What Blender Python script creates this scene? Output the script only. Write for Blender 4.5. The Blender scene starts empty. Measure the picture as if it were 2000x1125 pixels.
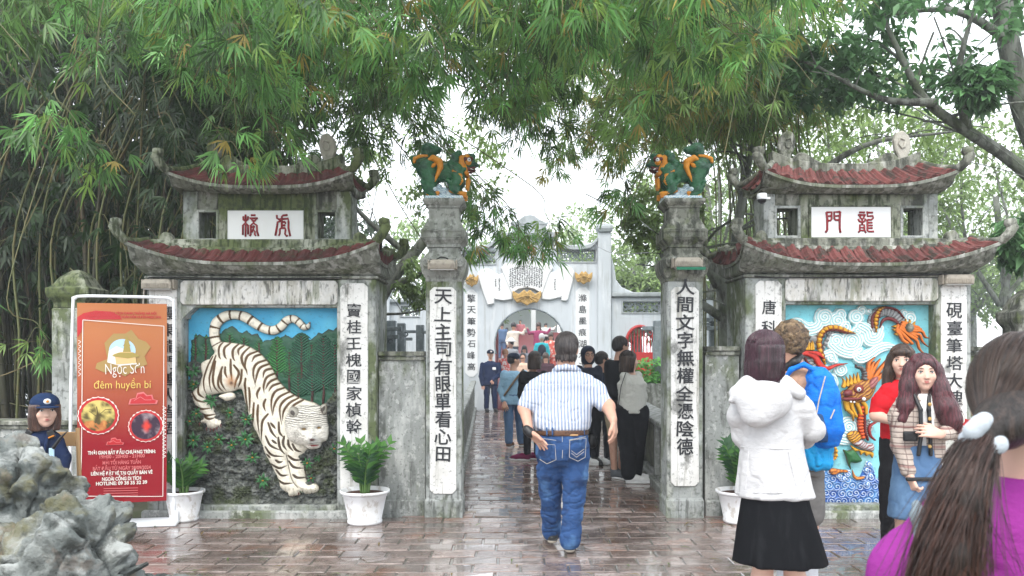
import bpy, bmesh, math, random
import numpy as np
from mathutils import Vector, Matrix

# ------------------------------------------------------------------ camera, light, exposure
scene = bpy.context.scene
COL = scene.collection
F = 1600.0; HOR = 690.0; EYE = 1.578
cam_d = bpy.data.cameras.new('camera'); cam = bpy.data.objects.new('camera', cam_d); COL.objects.link(cam)
cam.location = (0, 0, EYE); cam.rotation_euler = (math.radians(90), 0, 0)
cam_d.sensor_width = 36; cam_d.lens = F/2000*36; cam_d.shift_y = (HOR-562.5)/2000; cam_d.clip_start = .05; cam_d.clip_end = 600
cam_d.dof.use_dof = True; cam_d.dof.focus_distance = 8.2; cam_d.dof.aperture_fstop = 6.3
scene.camera = cam
SUN_EL, SUN_AZ = math.radians(58), math.radians(200)
world = bpy.data.worlds.new('World'); scene.world = world; world.use_nodes = True
wn = world.node_tree; wn.nodes.clear()
sky = wn.nodes.new('ShaderNodeTexSky'); sky.sky_type = 'NISHITA'; sky.sun_disc = False
sky.sun_elevation = SUN_EL; sky.sun_rotation = SUN_AZ; sky.air_density = 1.0; sky.dust_density = 4.0
wmx = wn.nodes.new('ShaderNodeMixRGB'); wmx.inputs[0].default_value = .88; wmx.inputs[2].default_value = (8.6, 9.0, 9.5, 1)
wbg = wn.nodes.new('ShaderNodeBackground'); wbg.inputs[1].default_value = .125
wout = wn.nodes.new('ShaderNodeOutputWorld')
wn.links.new(sky.outputs[0], wmx.inputs[1]); wn.links.new(wmx.outputs[0], wbg.inputs[0]); wn.links.new(wbg.outputs[0], wout.inputs[0])
sun_d = bpy.data.lights.new('sun', 'SUN'); sun_d.energy = 1.1; sun_d.angle = math.radians(30); sun_d.color = (1, .96, .9)
sun = bpy.data.objects.new('sun', sun_d); COL.objects.link(sun)
sun.rotation_euler = (math.radians(38), 0, math.radians(-18))
scene.view_settings.view_transform = 'Standard'; scene.view_settings.look = 'None'
scene.view_settings.exposure = 1.36; scene.view_settings.gamma = 1
scene.view_settings.use_curve_mapping = False
scene.cycles.max_bounces = 8; scene.cycles.transparent_max_bounces = 6; scene.cycles.volume_bounces = 0
scene.cycles.use_denoising = True

# ------------------------------------------------------------------ helpers
rng = np.random.default_rng(7); random.seed(7)
def W(px, py, s, dy=0.0):          # point seen at photo pixel, on the plane where one metre spans s pixels (+dy metres further)
    return Vector(((px-1000)/s, F/s+dy, EYE-(py-HOR)/s))
def lin(c):
    return tuple(((v/12.92) if v <= .04045 else ((v+.055)/1.055)**2.4) for v in c)

def tag(o, label=None, cat=None, group=None, kind=None):
    if label: o['label'] = label
    if cat: o['category'] = cat
    if group: o['group'] = group
    if kind: o['kind'] = kind
    return o
def thing(name, label, cat, loc=(0, 0, 0), group=None, rz=0):
    o = bpy.data.objects.new(name, None); COL.objects.link(o); o.location = loc; o.rotation_euler = (0, 0, rz); o.empty_display_size = .1
    return tag(o, label, cat, group)
def link(name, mesh, mat=None, parent=None, loc=None, smooth=False):
    o = bpy.data.objects.new(name, mesh); COL.objects.link(o)
    if mat is not None and not mesh.materials: mesh.materials.append(mat)
    if parent is not None: o.parent = parent
    if loc is not None: o.location = loc
    if smooth: mesh.shade_smooth()
    return o
def np_mesh(name, V, Fc, smooth=True, col=None):
    V = np.asarray(V, 'f4'); Fc = np.asarray(Fc, 'i4'); k = Fc.shape[1]
    m = bpy.data.meshes.new(name); m.vertices.add(len(V)); m.vertices.foreach_set('co', V.ravel())
    m.loops.add(Fc.size); m.loops.foreach_set('vertex_index', Fc.ravel())
    m.polygons.add(len(Fc)); m.polygons.foreach_set('loop_start', np.arange(0, Fc.size, k, dtype='i4'))
    try: m.polygons.foreach_set('loop_total', np.full(len(Fc), k, 'i4'))
    except Exception: pass
    m.update(calc_edges=True); m.validate()
    if col is not None:
        a = m.color_attributes.new('Col', 'FLOAT_COLOR', 'POINT')
        c = np.ones((len(V), 4), 'f4'); c[:, :3] = col; a.data.foreach_set('color', c.ravel())
    if smooth: m.shade_smooth()
    return m
class MB:                                   # plain mesh builder
    def __init__(s): s.v = []; s.f = []
    def add(s, V, Fs):
        n = len(s.v); s.v += [tuple(v) for v in V]; s.f += [tuple(i+n for i in f) for f in Fs]
    def box(s, x0, x1, y0, y1, z0, z1, M=None):
        V = [Vector((x, y, z)) for x in (x0, x1) for y in (y0, y1) for z in (z0, z1)]
        if M is not None: V = [M @ v for v in V]
        s.add(V, [(0, 1, 3, 2), (4, 6, 7, 5), (0, 4, 5, 1), (2, 3, 7, 6), (0, 2, 6, 4), (1, 5, 7, 3)])
    def tube(s, pts, rad, n=8, cap=True):
        pts = [Vector(p) for p in pts]; m = len(pts)
        if not hasattr(rad, '__len__'): rad = [rad]*m
        prev = None; V = []
        for i, p in enumerate(pts):
            t = (pts[min(i+1, m-1)]-pts[max(i-1, 0)]).normalized()
            if prev is None:
                u = t.orthogonal().normalized()
            else:
                u = (prev - t*prev.dot(t)); u = u.normalized() if u.length > 1e-6 else t.orthogonal().normalized()
            prev = u; w = t.cross(u)
            V += [p + (u*math.cos(a)+w*math.sin(a))*rad[i] for a in [2*math.pi*j/n for j in range(n)]]
        Fs = [(i*n+j, i*n+(j+1) % n, (i+1)*n+(j+1) % n, (i+1)*n+j) for i in range(m-1) for j in range(n)]
        if cap: Fs += [tuple(range(n))[::-1], tuple((m-1)*n+j for j in range(n))]
        s.add(V, Fs)
    def lathe(s, prof, c=(0, 0, 0), n=24):
        V = [(c[0]+r*math.cos(2*math.pi*j/n), c[1]+r*math.sin(2*math.pi*j/n), c[2]+z) for r, z in prof for j in range(n)]
        s.add(V, [(i*n+j, i*n+(j+1) % n, (i+1)*n+(j+1) % n, (i+1)*n+j) for i in range(len(prof)-1) for j in range(n)])
    def rectloft(s, lev, cx, cy):           # lev: (half_x, half_y, z)
        V = []
        for hx, hy, z in lev: V += [(cx-hx, cy-hy, z), (cx+hx, cy-hy, z), (cx+hx, cy+hy, z), (cx-hx, cy+hy, z)]
        m = len(lev)
        s.add(V, [(i*4+j, i*4+(j+1) % 4, i*4+4+(j+1) % 4, i*4+4+j) for i in range(m-1) for j in range(4)] + [(3, 2, 1, 0), tuple((m-1)*4+j for j in range(4))])
    def prism(s, pts, y0, y1):              # pts: (x,z) outline, extruded in y
        n = len(pts); V = [(x, y0, z) for x, z in pts]+[(x, y1, z) for x, z in pts]
        s.add(V, [tuple(range(n)), tuple(range(2*n-1, n-1, -1))]+[(i, i+n, (i+1) % n+n, (i+1) % n) for i in range(n)])
    def make(s, name, mat, parent=None, bevel=0, seg=1, smooth=False, loc=None, tri=False, recalc=True):
        m = bpy.data.meshes.new(name); m.from_pydata(s.v, [], s.f)
        bm = bmesh.new(); bm.from_mesh(m)
        if recalc: bmesh.ops.recalc_face_normals(bm, faces=bm.faces)
        if bevel:
            es = [e for e in bm.edges if len(e.link_faces) == 2 and e.calc_face_angle(0) > .5]
            bmesh.ops.bevel(bm, geom=es, offset=bevel, segments=seg, affect='EDGES', clamp_overlap=True)
        if tri: bmesh.ops.triangulate(bm, faces=[f for f in bm.faces if len(f.verts) > 4])
        bm.to_mesh(m); bm.free()
        return link(name, m, mat, parent, loc, smooth)
def boxes(name, mat, parent, L, bevel=.006, loc=None):
    b = MB()
    for q in L: b.box(*q)
    return b.make(name, mat, parent, bevel, loc=loc)
def copy_tree(o, parent=None):
    c = o.copy(); COL.objects.link(c)
    if parent is not None: c.parent = parent
    for ch in list(o.children): copy_tree(ch, c)
    return c

# noise (value noise lattice)
LAT = rng.random((32, 32, 32)).astype('f4')*2-1
def vnoise(P):
    P = np.asarray(P, 'f4'); i = np.floor(P).astype(int); f = P-i; f = f*f*(3-2*f); i &= 31; j = (i+1) & 31
    x0, y0, z0 = i[..., 0], i[..., 1], i[..., 2]; x1, y1, z1 = j[..., 0], j[..., 1], j[..., 2]
    fx, fy, fz = f[..., 0], f[..., 1], f[..., 2]
    a = LAT[x0, y0, z0]*(1-fx)+LAT[x1, y0, z0]*fx; b = LAT[x0, y1, z0]*(1-fx)+LAT[x1, y1, z0]*fx
    c = LAT[x0, y0, z1]*(1-fx)+LAT[x1, y0, z1]*fx; d = LAT[x0, y1, z1]*(1-fx)+LAT[x1, y1, z1]*fx
    return (a*(1-fy)+b*fy)*(1-fz)+(c*(1-fy)+d*fy)*fz
def fbm(P, o=4):
    r = 0; a = 1; P = np.asarray(P, 'f4')
    for k in range(o): r = r+a*vnoise(P*(2.03**k)+k*7.3); a *= .5
    return r

# ------------------------------------------------------------------ materials
def mat(name, base=(.5, .5, .5), layers=(), rough=.8, bump=None, attr=False, rnd=0, spec=.4, translucent=None, metal=0, coord='Object', rlayer=None, alpha=None, sss=0, coat=0, lines=()):
    m = bpy.data.materials.new(name); m.use_nodes = True; t = m.node_tree; N = t.nodes; L = t.links
    bs = N['Principled BSDF']; out = N['Material Output']
    tc = N.new('ShaderNodeTexCoord'); geo = N.new('ShaderNodeNewGeometry')
    src = geo.outputs['Position'] if coord == 'World' else tc.outputs['Object']
    def noise(scale, stretch, detail=5, ro=.6):
        mp = N.new('ShaderNodeMapping'); mp.inputs['Scale'].default_value = stretch
        n = N.new('ShaderNodeTexNoise'); n.inputs['Scale'].default_value = scale; n.inputs['Detail'].default_value = detail; n.inputs['Roughness'].default_value = ro
        L.new(src, mp.inputs[0]); L.new(mp.outputs[0], n.inputs['Vector']); return n.outputs[0]
    def rng_(o, lo, hi, a=0, b=1):
        r = N.new('ShaderNodeMapRange'); r.inputs[1].default_value = lo; r.inputs[2].default_value = hi; r.inputs[3].default_value = a; r.inputs[4].default_value = b
        L.new(o, r.inputs[0]); return r.outputs[0]
    if attr:
        at = N.new('ShaderNodeAttribute'); at.attribute_name = 'Col'; cur = at.outputs[0]
    else:
        rgb = N.new('ShaderNodeRGB'); rgb.outputs[0].default_value = (*base, 1); cur = rgb.outputs[0]
    for ly in layers:
        c, sc, st, lo, hi, fac = ly[:6]; lo = .5+(lo-.5)*.6; hi = .5+(hi-.5)*.6
        mx = N.new('ShaderNodeMixRGB'); mx.blend_type = ly[6] if len(ly) > 6 else 'MIX'
        L.new(rng_(noise(sc, st), lo, hi, 0, fac), mx.inputs[0]); L.new(cur, mx.inputs[1]); mx.inputs[2].default_value = (*c, 1); cur = mx.outputs[0]
    for axn, per, wd, c, fac in lines:
        sp = N.new('ShaderNodeSeparateXYZ'); L.new(tc.outputs['Object'], sp.inputs[0]); cur_ = sp.outputs[axn]
        nm = noise(3, (1, 1, 1), 2); ad = N.new('ShaderNodeMath'); ad.operation = 'MULTIPLY_ADD'; L.new(nm, ad.inputs[0]); ad.inputs[1].default_value = .03; L.new(cur_, ad.inputs[2])
        dv = N.new('ShaderNodeMath'); dv.operation = 'PINGPONG'; L.new(ad.outputs[0], dv.inputs[0]); dv.inputs[1].default_value = per/2
        mx = N.new('ShaderNodeMixRGB'); L.new(rng_(dv.outputs[0], per*wd*.5, per*wd*.5*1.5, fac, 0), mx.inputs[0]); L.new(cur, mx.inputs[1]); mx.inputs[2].default_value = (*c, 1); cur = mx.outputs[0]
    if rnd:
        oi = N.new('ShaderNodeObjectInfo'); hs = N.new('ShaderNodeHueSaturation')
        L.new(rng_(oi.outputs['Random'], 0, 1, 1-rnd, 1+rnd), hs.inputs['Value']); L.new(cur, hs.inputs['Color']); cur = hs.outputs[0]
    L.new(cur, bs.inputs['Base Color'])
    bs.inputs['Roughness'].default_value = rough; bs.inputs['Specular IOR Level'].default_value = spec; bs.inputs['Metallic'].default_value = metal
    bs.inputs['Coat Weight'].default_value = coat; bs.inputs['Coat Roughness'].default_value = .04; bs.inputs['Coat IOR'].default_value = 1.4
    if coat and rlayer: L.new(rng_(noise(rlayer[0], rlayer[1]), rlayer[2], (rlayer[2]+rlayer[3])/2+.03, coat, 0), bs.inputs['Coat Weight'])
    if rlayer: L.new(rng_(noise(rlayer[0], rlayer[1]), rlayer[2], rlayer[3], rlayer[4], rlayer[5]), bs.inputs['Roughness'])
    if bump:
        bp = N.new('ShaderNodeBump'); bp.inputs['Strength'].default_value = bump[0]; bp.inputs['Distance'].default_value = bump[3] if len(bump) > 3 else .02
        L.new(noise(bump[1], bump[2], 6), bp.inputs['Height']); L.new(bp.outputs[0], bs.inputs['Normal'])
    if translucent:
        tr = N.new('ShaderNodeBsdfTranslucent'); ms = N.new('ShaderNodeMixShader'); ms.inputs[0].default_value = translucent
        hs2 = N.new('ShaderNodeHueSaturation'); hs2.inputs['Value'].default_value = 1.35; L.new(cur, hs2.inputs['Color']); L.new(hs2.outputs[0], tr.inputs[0])
        L.new(bs.outputs[0], ms.inputs[1]); L.new(tr.outputs[0], ms.inputs[2]); L.new(ms.outputs[0], out.inputs[0])
    if alpha is not None: bs.inputs['Alpha'].default_value = alpha
    return m
V3 = (1, 1, 1); DRIP = (15, 15, .8)
BLK = (.03, .034, .026); MOSS = (.085, .112, .032); GRY = (.30, .315, .30)
M = {}
M['white_plaster'] = mat('white plaster', (.64, .63, .60), [(GRY, 3, V3, .45, .75, .4), ((.24, .22, .14), 2.2, (4, 4, 1.1), .52, .74, .55), (BLK, 4.1, (7, 7, 1.1), .60, .72, .7), (MOSS, 2.0, (5, 5, .9), .58, .70, .55), (BLK, 1.6, (3, 3, .6), .58, .72, .7), ((.42, .39, .30), 14, V3, .5, .8, .4), (BLK, 30, (1, 1, .5), .62, .74, .5)], .9, (.25, 40, V3))
M['strip_plaster'] = mat('whitewashed strip', (.74, .735, .71), [((.50, .49, .45), 3, V3, .48, .75, .5), ((.22, .21, .16), 2.0, (12, 12, .7), .60, .74, .6), (BLK, 2.3, (2, 2, 1.2), .62, .74, .7), (BLK, 40, V3, .64, .74, .4)], .85, (.2, 40, V3))
M['grey_plaster'] = mat('grey plaster', (.35, .37, .36), [((.17, .185, .165), 2.5, V3, .4, .66, .8), (MOSS, 1.9, (1, 1, .6), .46, .62, .85), (BLK, 3.3, (7, 7, .7), .58, .74, .6), ((.52, .53, .50), 3.8, (2, 2, 1), .52, .7, .6), (BLK, 20, V3, .56, .75, .5)], .92, (.35, 34, V3))
M['mossy_plaster'] = mat('mossy plaster', (.23, .245, .185), [((.42, .43, .37), 3, (2, 2, .6), .5, .68, .6), (MOSS, 2.2, V3, .40, .60, .9), ((.035, .05, .02), 4.3, (5, 5, .8), .48, .66, .9), (BLK, 16, V3, .52, .7, .55)], .95, (.5, 30, V3))
M['dark_plaster'] = mat('weathered dark plaster', (.20, .205, .17), [((.42, .42, .38), 4, (3, 3, .5), .52, .72, .75), (BLK, 3.5, (3, 3, .5), .45, .66, .85), (MOSS, 7, V3, .52, .75, .6), (BLK, 24, V3, .52, .66, .5)], .95, (.5, 30, V3))
M['eave_plaster'] = mat('eave plaster', (.21, .22, .185), [((.12, .125, .10), 2.4, (9, 9, .7), .42, .66, .8), (BLK, 4, (5, 5, 1.2), .5, .7, .7), ((.48, .48, .45), 2.9, (4, 4, 1), .54, .70, .6), (MOSS, 3, V3, .55, .75, .4)], .93, (.35, 30, V3))
M['wall_rough'] = mat('roughcast wall', (.28, .295, .28), [((.50, .51, .49), 3, (2, 2, .5), .48, .72, .8), (MOSS, 2, (1, 1, .4), .52, .66, .8), (BLK, 2.5, (3, 3, .8), .54, .72, .6), ((.62, .62, .6), 16, (1, 1, .7), .58, .72, .5), (BLK, 30, V3, .6, .7, .4)], .93, (.4, 45, V3))
M['tile_red'] = mat('red roof tile', (.135, .04, .036), [((.085, .03, .026), 6, V3, .45, .7, .8), ((.22, .10, .085), 18, V3, .58, .75, .5), ((.03, .03, .022), 9, V3, .54, .64, .8)], .85, (.4, 50, V3), rnd=.28)
M['tile_dull'] = mat('dull red roof tile', (.105, .024, .022), [((.05, .02, .017), 5, V3, .45, .7, .8), ((.05, .06, .03), 9, V3, .6, .75, .6)], .85, (.4, 50, V3), rnd=.18)
M['pale_wall'] = mat('pale grey limewash', (.53, .57, .60), [((.44, .47, .49), 1.2, (1, 1, .4), .42, .7, .7), ((.66, .68, .69), 2.5, (2, 2, .4), .55, .75, .5), ((.30, .31, .29), 3, (5, 5, .3), .6, .75, .4)], .9, (.2, 20, V3))
M['pale_trim'] = mat('pale grey trim', (.36, .39, .40), [((.24, .26, .26), 3, (2, 2, .6), .45, .7, .6)], .9, (.2, 20, V3))
M['white_paint'] = mat('chalk white paint', (.70, .71, .71), [((.66, .66, .64), 4, (2, 2, .5), .5, .8, .4)], .75, (.1, 20, V3))
M['ink'] = mat('black character paint', (.018, .02, .024), [((.13, .13, .13), 60, V3, .58, .7, .35)], .6)
M['red_ink'] = mat('red character paint', (.24, .008, .015), [((.08, .01, .012), 60, V3, .55, .7, .7)], .55)
M['stone_post'] = mat('blue grey stone', (.20, .235, .25), [((.10, .125, .135), 4, (2, 2, .6), .42, .7, .7), ((.34, .37, .38), 18, V3, .55, .72, .45)], .85, (.3, 40, V3))
M['rail'] = mat('wet concrete rail', (.24, .25, .235), [((.09, .10, .075), 4, (2, 2, .5), .42, .65, .8), ((.42, .43, .41), 14, V3, .56, .72, .5), (BLK, 3, (3, 3, .5), .55, .7, .6)], .6, (.35, 40, V3))
M['rail_panel'] = mat('mossy rail panel', (.09, .10, .065), [((.20, .20, .14), 5, (2, 2, .5), .5, .7, .8), (BLK, 6, V3, .5, .7, .6)], .75, (.4, 40, V3))
M['brick'] = mat('wet red brick', (.19, .145, .13), [((.12, .085, .072), 3, V3, .42, .65, .7), ((.29, .24, .215), 5, (1, 2, 1), .52, .74, .7), ((.20, .09, .055), 1.7, V3, .58, .75, .7), ((.06, .05, .045), 14, V3, .55, .75, .5)], .3, (.26, 13, (1, 1.6, 1), .012), rnd=.3, coord='World', rlayer=(1.6, (1, 1.8, 1), .42, .62, .03, .30), spec=.9, coat=1.0)
M['joint'] = mat('wet mortar', (.085, .075, .062), [((.16, .15, .13), 20, V3, .5, .7, .5), ((.04, .055, .025), 3, V3, .5, .7, .5)], .12, (.3, 30, V3, .01), coord='World', rlayer=(1.6, (1, 1.8, 1), .42, .62, .03, .22), spec=.9, coat=1.0)
M['leaf'] = mat('bamboo leaf', attr=True, rough=.45, translucent=.36, spec=.5)
M['leafb'] = mat('broad leaf', attr=True, rough=.5, translucent=.3, spec=.4)
M['culm'] = mat('bamboo culm', (.042, .038, .018), [((.02, .03, .012), 1.3, (1, 1, .3), .42, .62, .85), ((.12, .075, .038), 2.2, (2, 2, .3), .56, .7, .7), ((.02, .02, .014), 4, (1, 1, 2), .55, .7, .7)], .55, (.2, 30, V3))
M['cane'] = mat('bamboo cane', (.10, .11, .04), [((.17, .12, .05), 3, V3, .5, .7, .7)], .55)
M['bark'] = mat('grey bark', (.17, .18, .155), [((.05, .05, .042), 6, (2, 2, .6), .45, .65, .8), ((.22, .24, .20), 5, V3, .56, .7, .6), ((.07, .10, .04), 3, V3, .55, .7, .5)], .9, (.7, 25, (2, 2, .6)))
M['green_glaze'] = mat('green paint', (.024, .12, .05), [((.012, .035, .026), 8, V3, .45, .7, .7), ((.06, .16, .11), 26, V3, .56, .72, .5)], .42, (.3, 30, V3))
M['orange'] = mat('orange paint', (.62, .24, .016), [((.36, .10, .01), 12, V3, .5, .7, .6)], .45, (.25, 50, V3))
M['maroon'] = mat('maroon paint', (.09, .014, .012), rough=.4)
M['cloud_paint'] = mat('blue white cloud paint', attr=True, rough=.6, bump=(.2, 40, V3))
M['relief'] = mat('painted relief', attr=True, layers=[((.05, .05, .05), 26, V3, .60, .75, .25)], rough=.5, bump=(.3, 60, V3))
M['relief_rock'] = mat('painted relief rock', attr=True, layers=[((.02, .022, .018), 22, V3, .5, .66, .6), ((.16, .17, .13), 40, V3, .58, .7, .5)], rough=.75, bump=(.8, 60, V3))
M['black'] = mat('black plastic', (.012, .012, .013), rough=.4)
M['steel_white'] = mat('white painted steel', (.78, .80, .82), rough=.3)
M['pot_white'] = mat('white pot plastic', (.80, .81, .83), [((.50, .49, .45), 3, (1, 1, .6), .48, .7, .5), ((.30, .24, .18), 14, (1, 1, .7), .60, .72, .5)], .38)
M['soil'] = mat('potting soil', (.10, .04, .025), [((.03, .015, .01), 30, V3, .4, .6, .8)], .95, (.8, 60, V3))
M['rock'] = mat('limestone', (.165, .18, .17), [((.07, .085, .08), 2.2, V3, .42, .6, .85), ((.36, .375, .36), 4, (1, 1, 2), .54, .68, .7), ((.11, .10, .035), 2.6, V3, .54, .68, .7), ((.22, .16, .12), 5, V3, .62, .72, .4), ((.04, .045, .04), 9, V3, .56, .68, .7)], .75, (.8, 14, V3, .05))
M['gold'] = mat('old gold paint', (.46, .29, .09), [((.20, .11, .03), 14, V3, .5, .65, .6)], .5, (.3, 40, V3))
M['red_lacquer'] = mat('red paint', (.42, .018, .016), rough=.4)
M['dark_red'] = mat('dark red boards', (.13, .012, .016), rough=.5)
M['lamp_grey'] = mat('weathered lamp housing', (.38, .34, .28), [((.2, .18, .15), 20, V3, .5, .7, .5)], .6)
M['glass'] = mat('lamp glass', (.5, .5, .48), rough=.15)
M['wood'] = mat('pale wood', (.42, .25, .11), rough=.6)
M['ground'] = mat('damp soil', (.075, .07, .05), [((.04, .055, .02), 1.5, V3, .45, .65, .8)], .9, (.6, 10, V3), coord='World')
M['water'] = mat('lake water', (.06, .10, .08), rough=.12, bump=(.3, 3, V3), coord='World')

# ------------------------------------------------------------------ text
TXT = {}
def glyph(ch, size, off, ext):
    k = (ch, round(size, 4), off, ext)
    if k not in TXT:
        c = bpy.data.curves.new('glyph', 'FONT'); c.body = ch; c.size = size; c.offset = off; c.extrude = ext; c.align_x = 'CENTER'; c.resolution_u = 4
        o = bpy.data.objects.new('glyph', c); COL.objects.link(o)
        dg = bpy.context.evaluated_depsgraph_get(); m = bpy.data.meshes.new_from_object(o.evaluated_get(dg))
        bpy.data.objects.remove(o); bpy.data.curves.remove(c)
        n = len(m.vertices); co = np.zeros(n*3, 'f4'); m.vertices.foreach_get('co', co); co = co.reshape(-1, 3)
        if n and len(ch) == 1: co[:, :2] -= (co[:, :2].max(0)+co[:, :2].min(0))/2
        elif n: co[:, 1] -= (co[:, 1].max()+co[:, 1].min())/2
        co = np.stack([co[:, 0], -co[:, 2], co[:, 1]], 1); m.vertices.foreach_set('co', co.ravel()); m.update(); m.materials.clear()
        TXT[k] = m
    return TXT[k]
def text(s, size, material, parent, loc, off=0, ext=.004, name='lettering', wx=1):
    m = glyph(s, size, off, ext).copy(); m.materials.append(material)
    o = link(name, m, None, parent, loc); o.scale = (wx, 1, 1); return o

# ------------------------------------------------------------------ signed distance sculpting (grid + surface nets)
class Sculpt:
    def __init__(s): s.p = []
    def _add(s, lo, hi, fn, k, op='u'): s.p.append((np.array(lo, float), np.array(hi, float), fn, k, op)); return s
    def cone(s, a, ra, b, rb, k=.03, op='u'):
        a = np.array(a, float); b = np.array(b, float); r = max(ra, rb); ba = b-a; L2 = max(ba@ba, 1e-9)
        def fn(X, Y, Z):
            x, y, z = X-a[0], Y-a[1], Z-a[2]; t = np.clip((x*ba[0]+y*ba[1]+z*ba[2])/L2, 0, 1)
            return np.sqrt((x-ba[0]*t)**2+(y-ba[1]*t)**2+(z-ba[2]*t)**2)-(ra+(rb-ra)*t)
        return s._add(np.minimum(a, b)-r, np.maximum(a, b)+r, fn, k, op)
    def chain(s, pts, k=.03, op='u'):       # pts: ((x,y,z), r)
        for (a, ra), (b, rb) in zip(pts[:-1], pts[1:]): s.cone(a, ra, b, rb, k, op)
        return s
    def ell(s, c, r, k=.03, op='u', R=None):
        c = np.array(c, float); r = np.array(r, float); m = r.max()
        Rm = None if R is None else np.array(Matrix.Rotation(R[1], 3, R[0]))
        def fn(X, Y, Z):
            x, y, z = X-c[0], Y-c[1], Z-c[2]
            if Rm is not None: x, y, z = Rm[0, 0]*x+Rm[1, 0]*y+Rm[2, 0]*z, Rm[0, 1]*x+Rm[1, 1]*y+Rm[2, 1]*z, Rm[0, 2]*x+Rm[1, 2]*y+Rm[2, 2]*z
            k0 = np.sqrt((x/r[0])**2+(y/r[1])**2+(z/r[2])**2); k1 = np.sqrt((x/r[0]**2)**2+(y/r[1]**2)**2+(z/r[2]**2)**2)
            return k0*(k0-1)/np.maximum(k1, 1e-6)
        return s._add(c-m, c+m, fn, k, op)
    def box(s, c, r, rr=.01, k=.01, op='u', R=None):
        c = np.array(c, float); r = np.array(r, float); m = np.linalg.norm(r)
        Rm = None if R is None else np.array(Matrix.Rotation(R[1], 3, R[0]))
        def fn(X, Y, Z):
            x, y, z = X-c[0], Y-c[1], Z-c[2]
            if Rm is not None: x, y, z = Rm[0, 0]*x+Rm[1, 0]*y+Rm[2, 0]*z, Rm[0, 1]*x+Rm[1, 1]*y+Rm[2, 1]*z, Rm[0, 2]*x+Rm[1, 2]*y+Rm[2, 2]*z
            qx, qy, qz = np.abs(x)-r[0]+rr, np.abs(y)-r[1]+rr, np.abs(z)-r[2]+rr
            return np.sqrt(np.maximum(qx, 0)**2+np.maximum(qy, 0)**2+np.maximum(qz, 0)**2)+np.minimum(np.maximum(qx, np.maximum(qy, qz)), 0)-rr
        return s._add(c-m, c+m, fn, k, op)
    def loft(s, lev, k=.03, n=2.3, fold=None, op='u'):   # lev: (z, cx, cy, rx, ry), fold=(amp, count, phase, zlo, zhi)
        A = np.array(sorted(lev), float); z0, z1 = A[0, 0], A[-1, 0]
        def fn(X, Y, Z):
            zc = np.clip(Z, z0, z1)
            zz = A[:, 0]; cx, cy, rx, ry = [np.interp(zc, zz, A[:, i]) for i in (1, 2, 3, 4)]
            x, y = X-cx, Y-cy
            if fold is not None:
                th = np.arctan2(y/ry, x/rx); w = np.clip((zc-fold[3])/(fold[4]-fold[3]), 0, 1)
                g = 1+fold[0]*w*(np.sin(fold[1]*th+fold[2])+.5*np.sin(fold[1]*1.7*th+2*fold[2]))
                rx = rx*g; ry = ry*g
            d = ((np.abs(x)/rx)**n+(np.abs(y)/ry)**n)**(1/n)
            d = (d-1)*np.minimum(rx, ry)
            e = np.maximum(z0-Z, Z-z1)
            return np.where(e > 0, np.where(d > 0, np.sqrt(d*d+e*e), e), np.maximum(d, e))
        r = max(A[:, 3].max(), A[:, 4].max())*1.15
        return s._add((A[:, 1].min()-r, A[:, 2].min()-r, z0), (A[:, 1].max()+r, A[:, 2].max()+r, z1), fn, k, op)
    def mesh(s, name, h=.01, disp=None, color=None, smooth=1, clip=None):
        U = [p for p in s.p if p[4] == 'u']
        lo = np.min([p[0] for p in U], 0)-3*h; hi = np.max([p[1] for p in U], 0)+3*h
        if clip is not None: lo = np.maximum(lo, clip[0]); hi = np.minimum(hi, clip[1])
        n = np.ceil((hi-lo)/h).astype(int)+1; f = np.full(n, 1., 'f4')
        ax = [lo[i]+h*np.arange(n[i]) for i in range(3)]
        for a, b, fn, k, op in s.p:
            mgn = k+3*h; i0 = np.maximum(np.floor((a-mgn-lo)/h).astype(int), 0); i1 = np.minimum(np.ceil((b+mgn-lo)/h).astype(int)+1, n)
            if (i1 <= i0).any(): continue
            sl = tuple(slice(i0[i], i1[i]) for i in range(3))
            X = ax[0][sl[0]].astype('f4')[:, None, None]; Y = ax[1][sl[1]].astype('f4')[None, :, None]; Z = ax[2][sl[2]].astype('f4')[None, None, :]
            d = fn(X, Y, Z); g = f[sl]
            if op == 'u':
                hh = np.maximum(k-np.abs(g-d), 0)/max(k, 1e-6); f[sl] = np.minimum(g, d)-hh*hh*k*.25
            else:
                d = -d; hh = np.maximum(k-np.abs(g-d), 0)/max(k, 1e-6); f[sl] = np.maximum(g, d)+hh*hh*k*.25
        f[0] = f[-1] = 1; f[:, 0] = f[:, -1] = 1; f[:, :, 0] = f[:, :, -1] = 1
        ins = f < 0
        a = ins[:-1, :-1, :-1].astype('i1')
        tot = a.copy()
        offs = [(i, j, k) for i in (0, 1) for j in (0, 1) for k in (0, 1)]
        for o in offs[1:]: tot = tot+ins[o[0]:n[0]-1+o[0], o[1]:n[1]-1+o[1], o[2]:n[2]-1+o[2]]
        act = (tot > 0) & (tot < 8); idx = np.argwhere(act)
        vid = np.full(act.shape, -1, 'i4'); vid[act] = np.arange(len(idx))
        fv = np.stack([f[idx[:, 0]+o[0], idx[:, 1]+o[1], idx[:, 2]+o[2]] for o in offs], 1)
        P = np.zeros((len(idx), 3)); cnt = np.zeros(len(idx))
        for i in range(8):
            for j in range(i+1, 8):
                if sum(abs(offs[i][q]-offs[j][q]) for q in range(3)) != 1: continue
                fa, fb = fv[:, i], fv[:, j]; c = (fa < 0) != (fb < 0)
                t = np.where(c, fa/np.where(c, fa-fb, 1), 0)
                oa = np.array(offs[i]); ob = np.array(offs[j])
                P += np.where(c[:, None], oa+(ob-oa)*t[:, None], 0); cnt += c
        V = (idx+P/cnt[:, None])*h+lo
        Q = []
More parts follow.
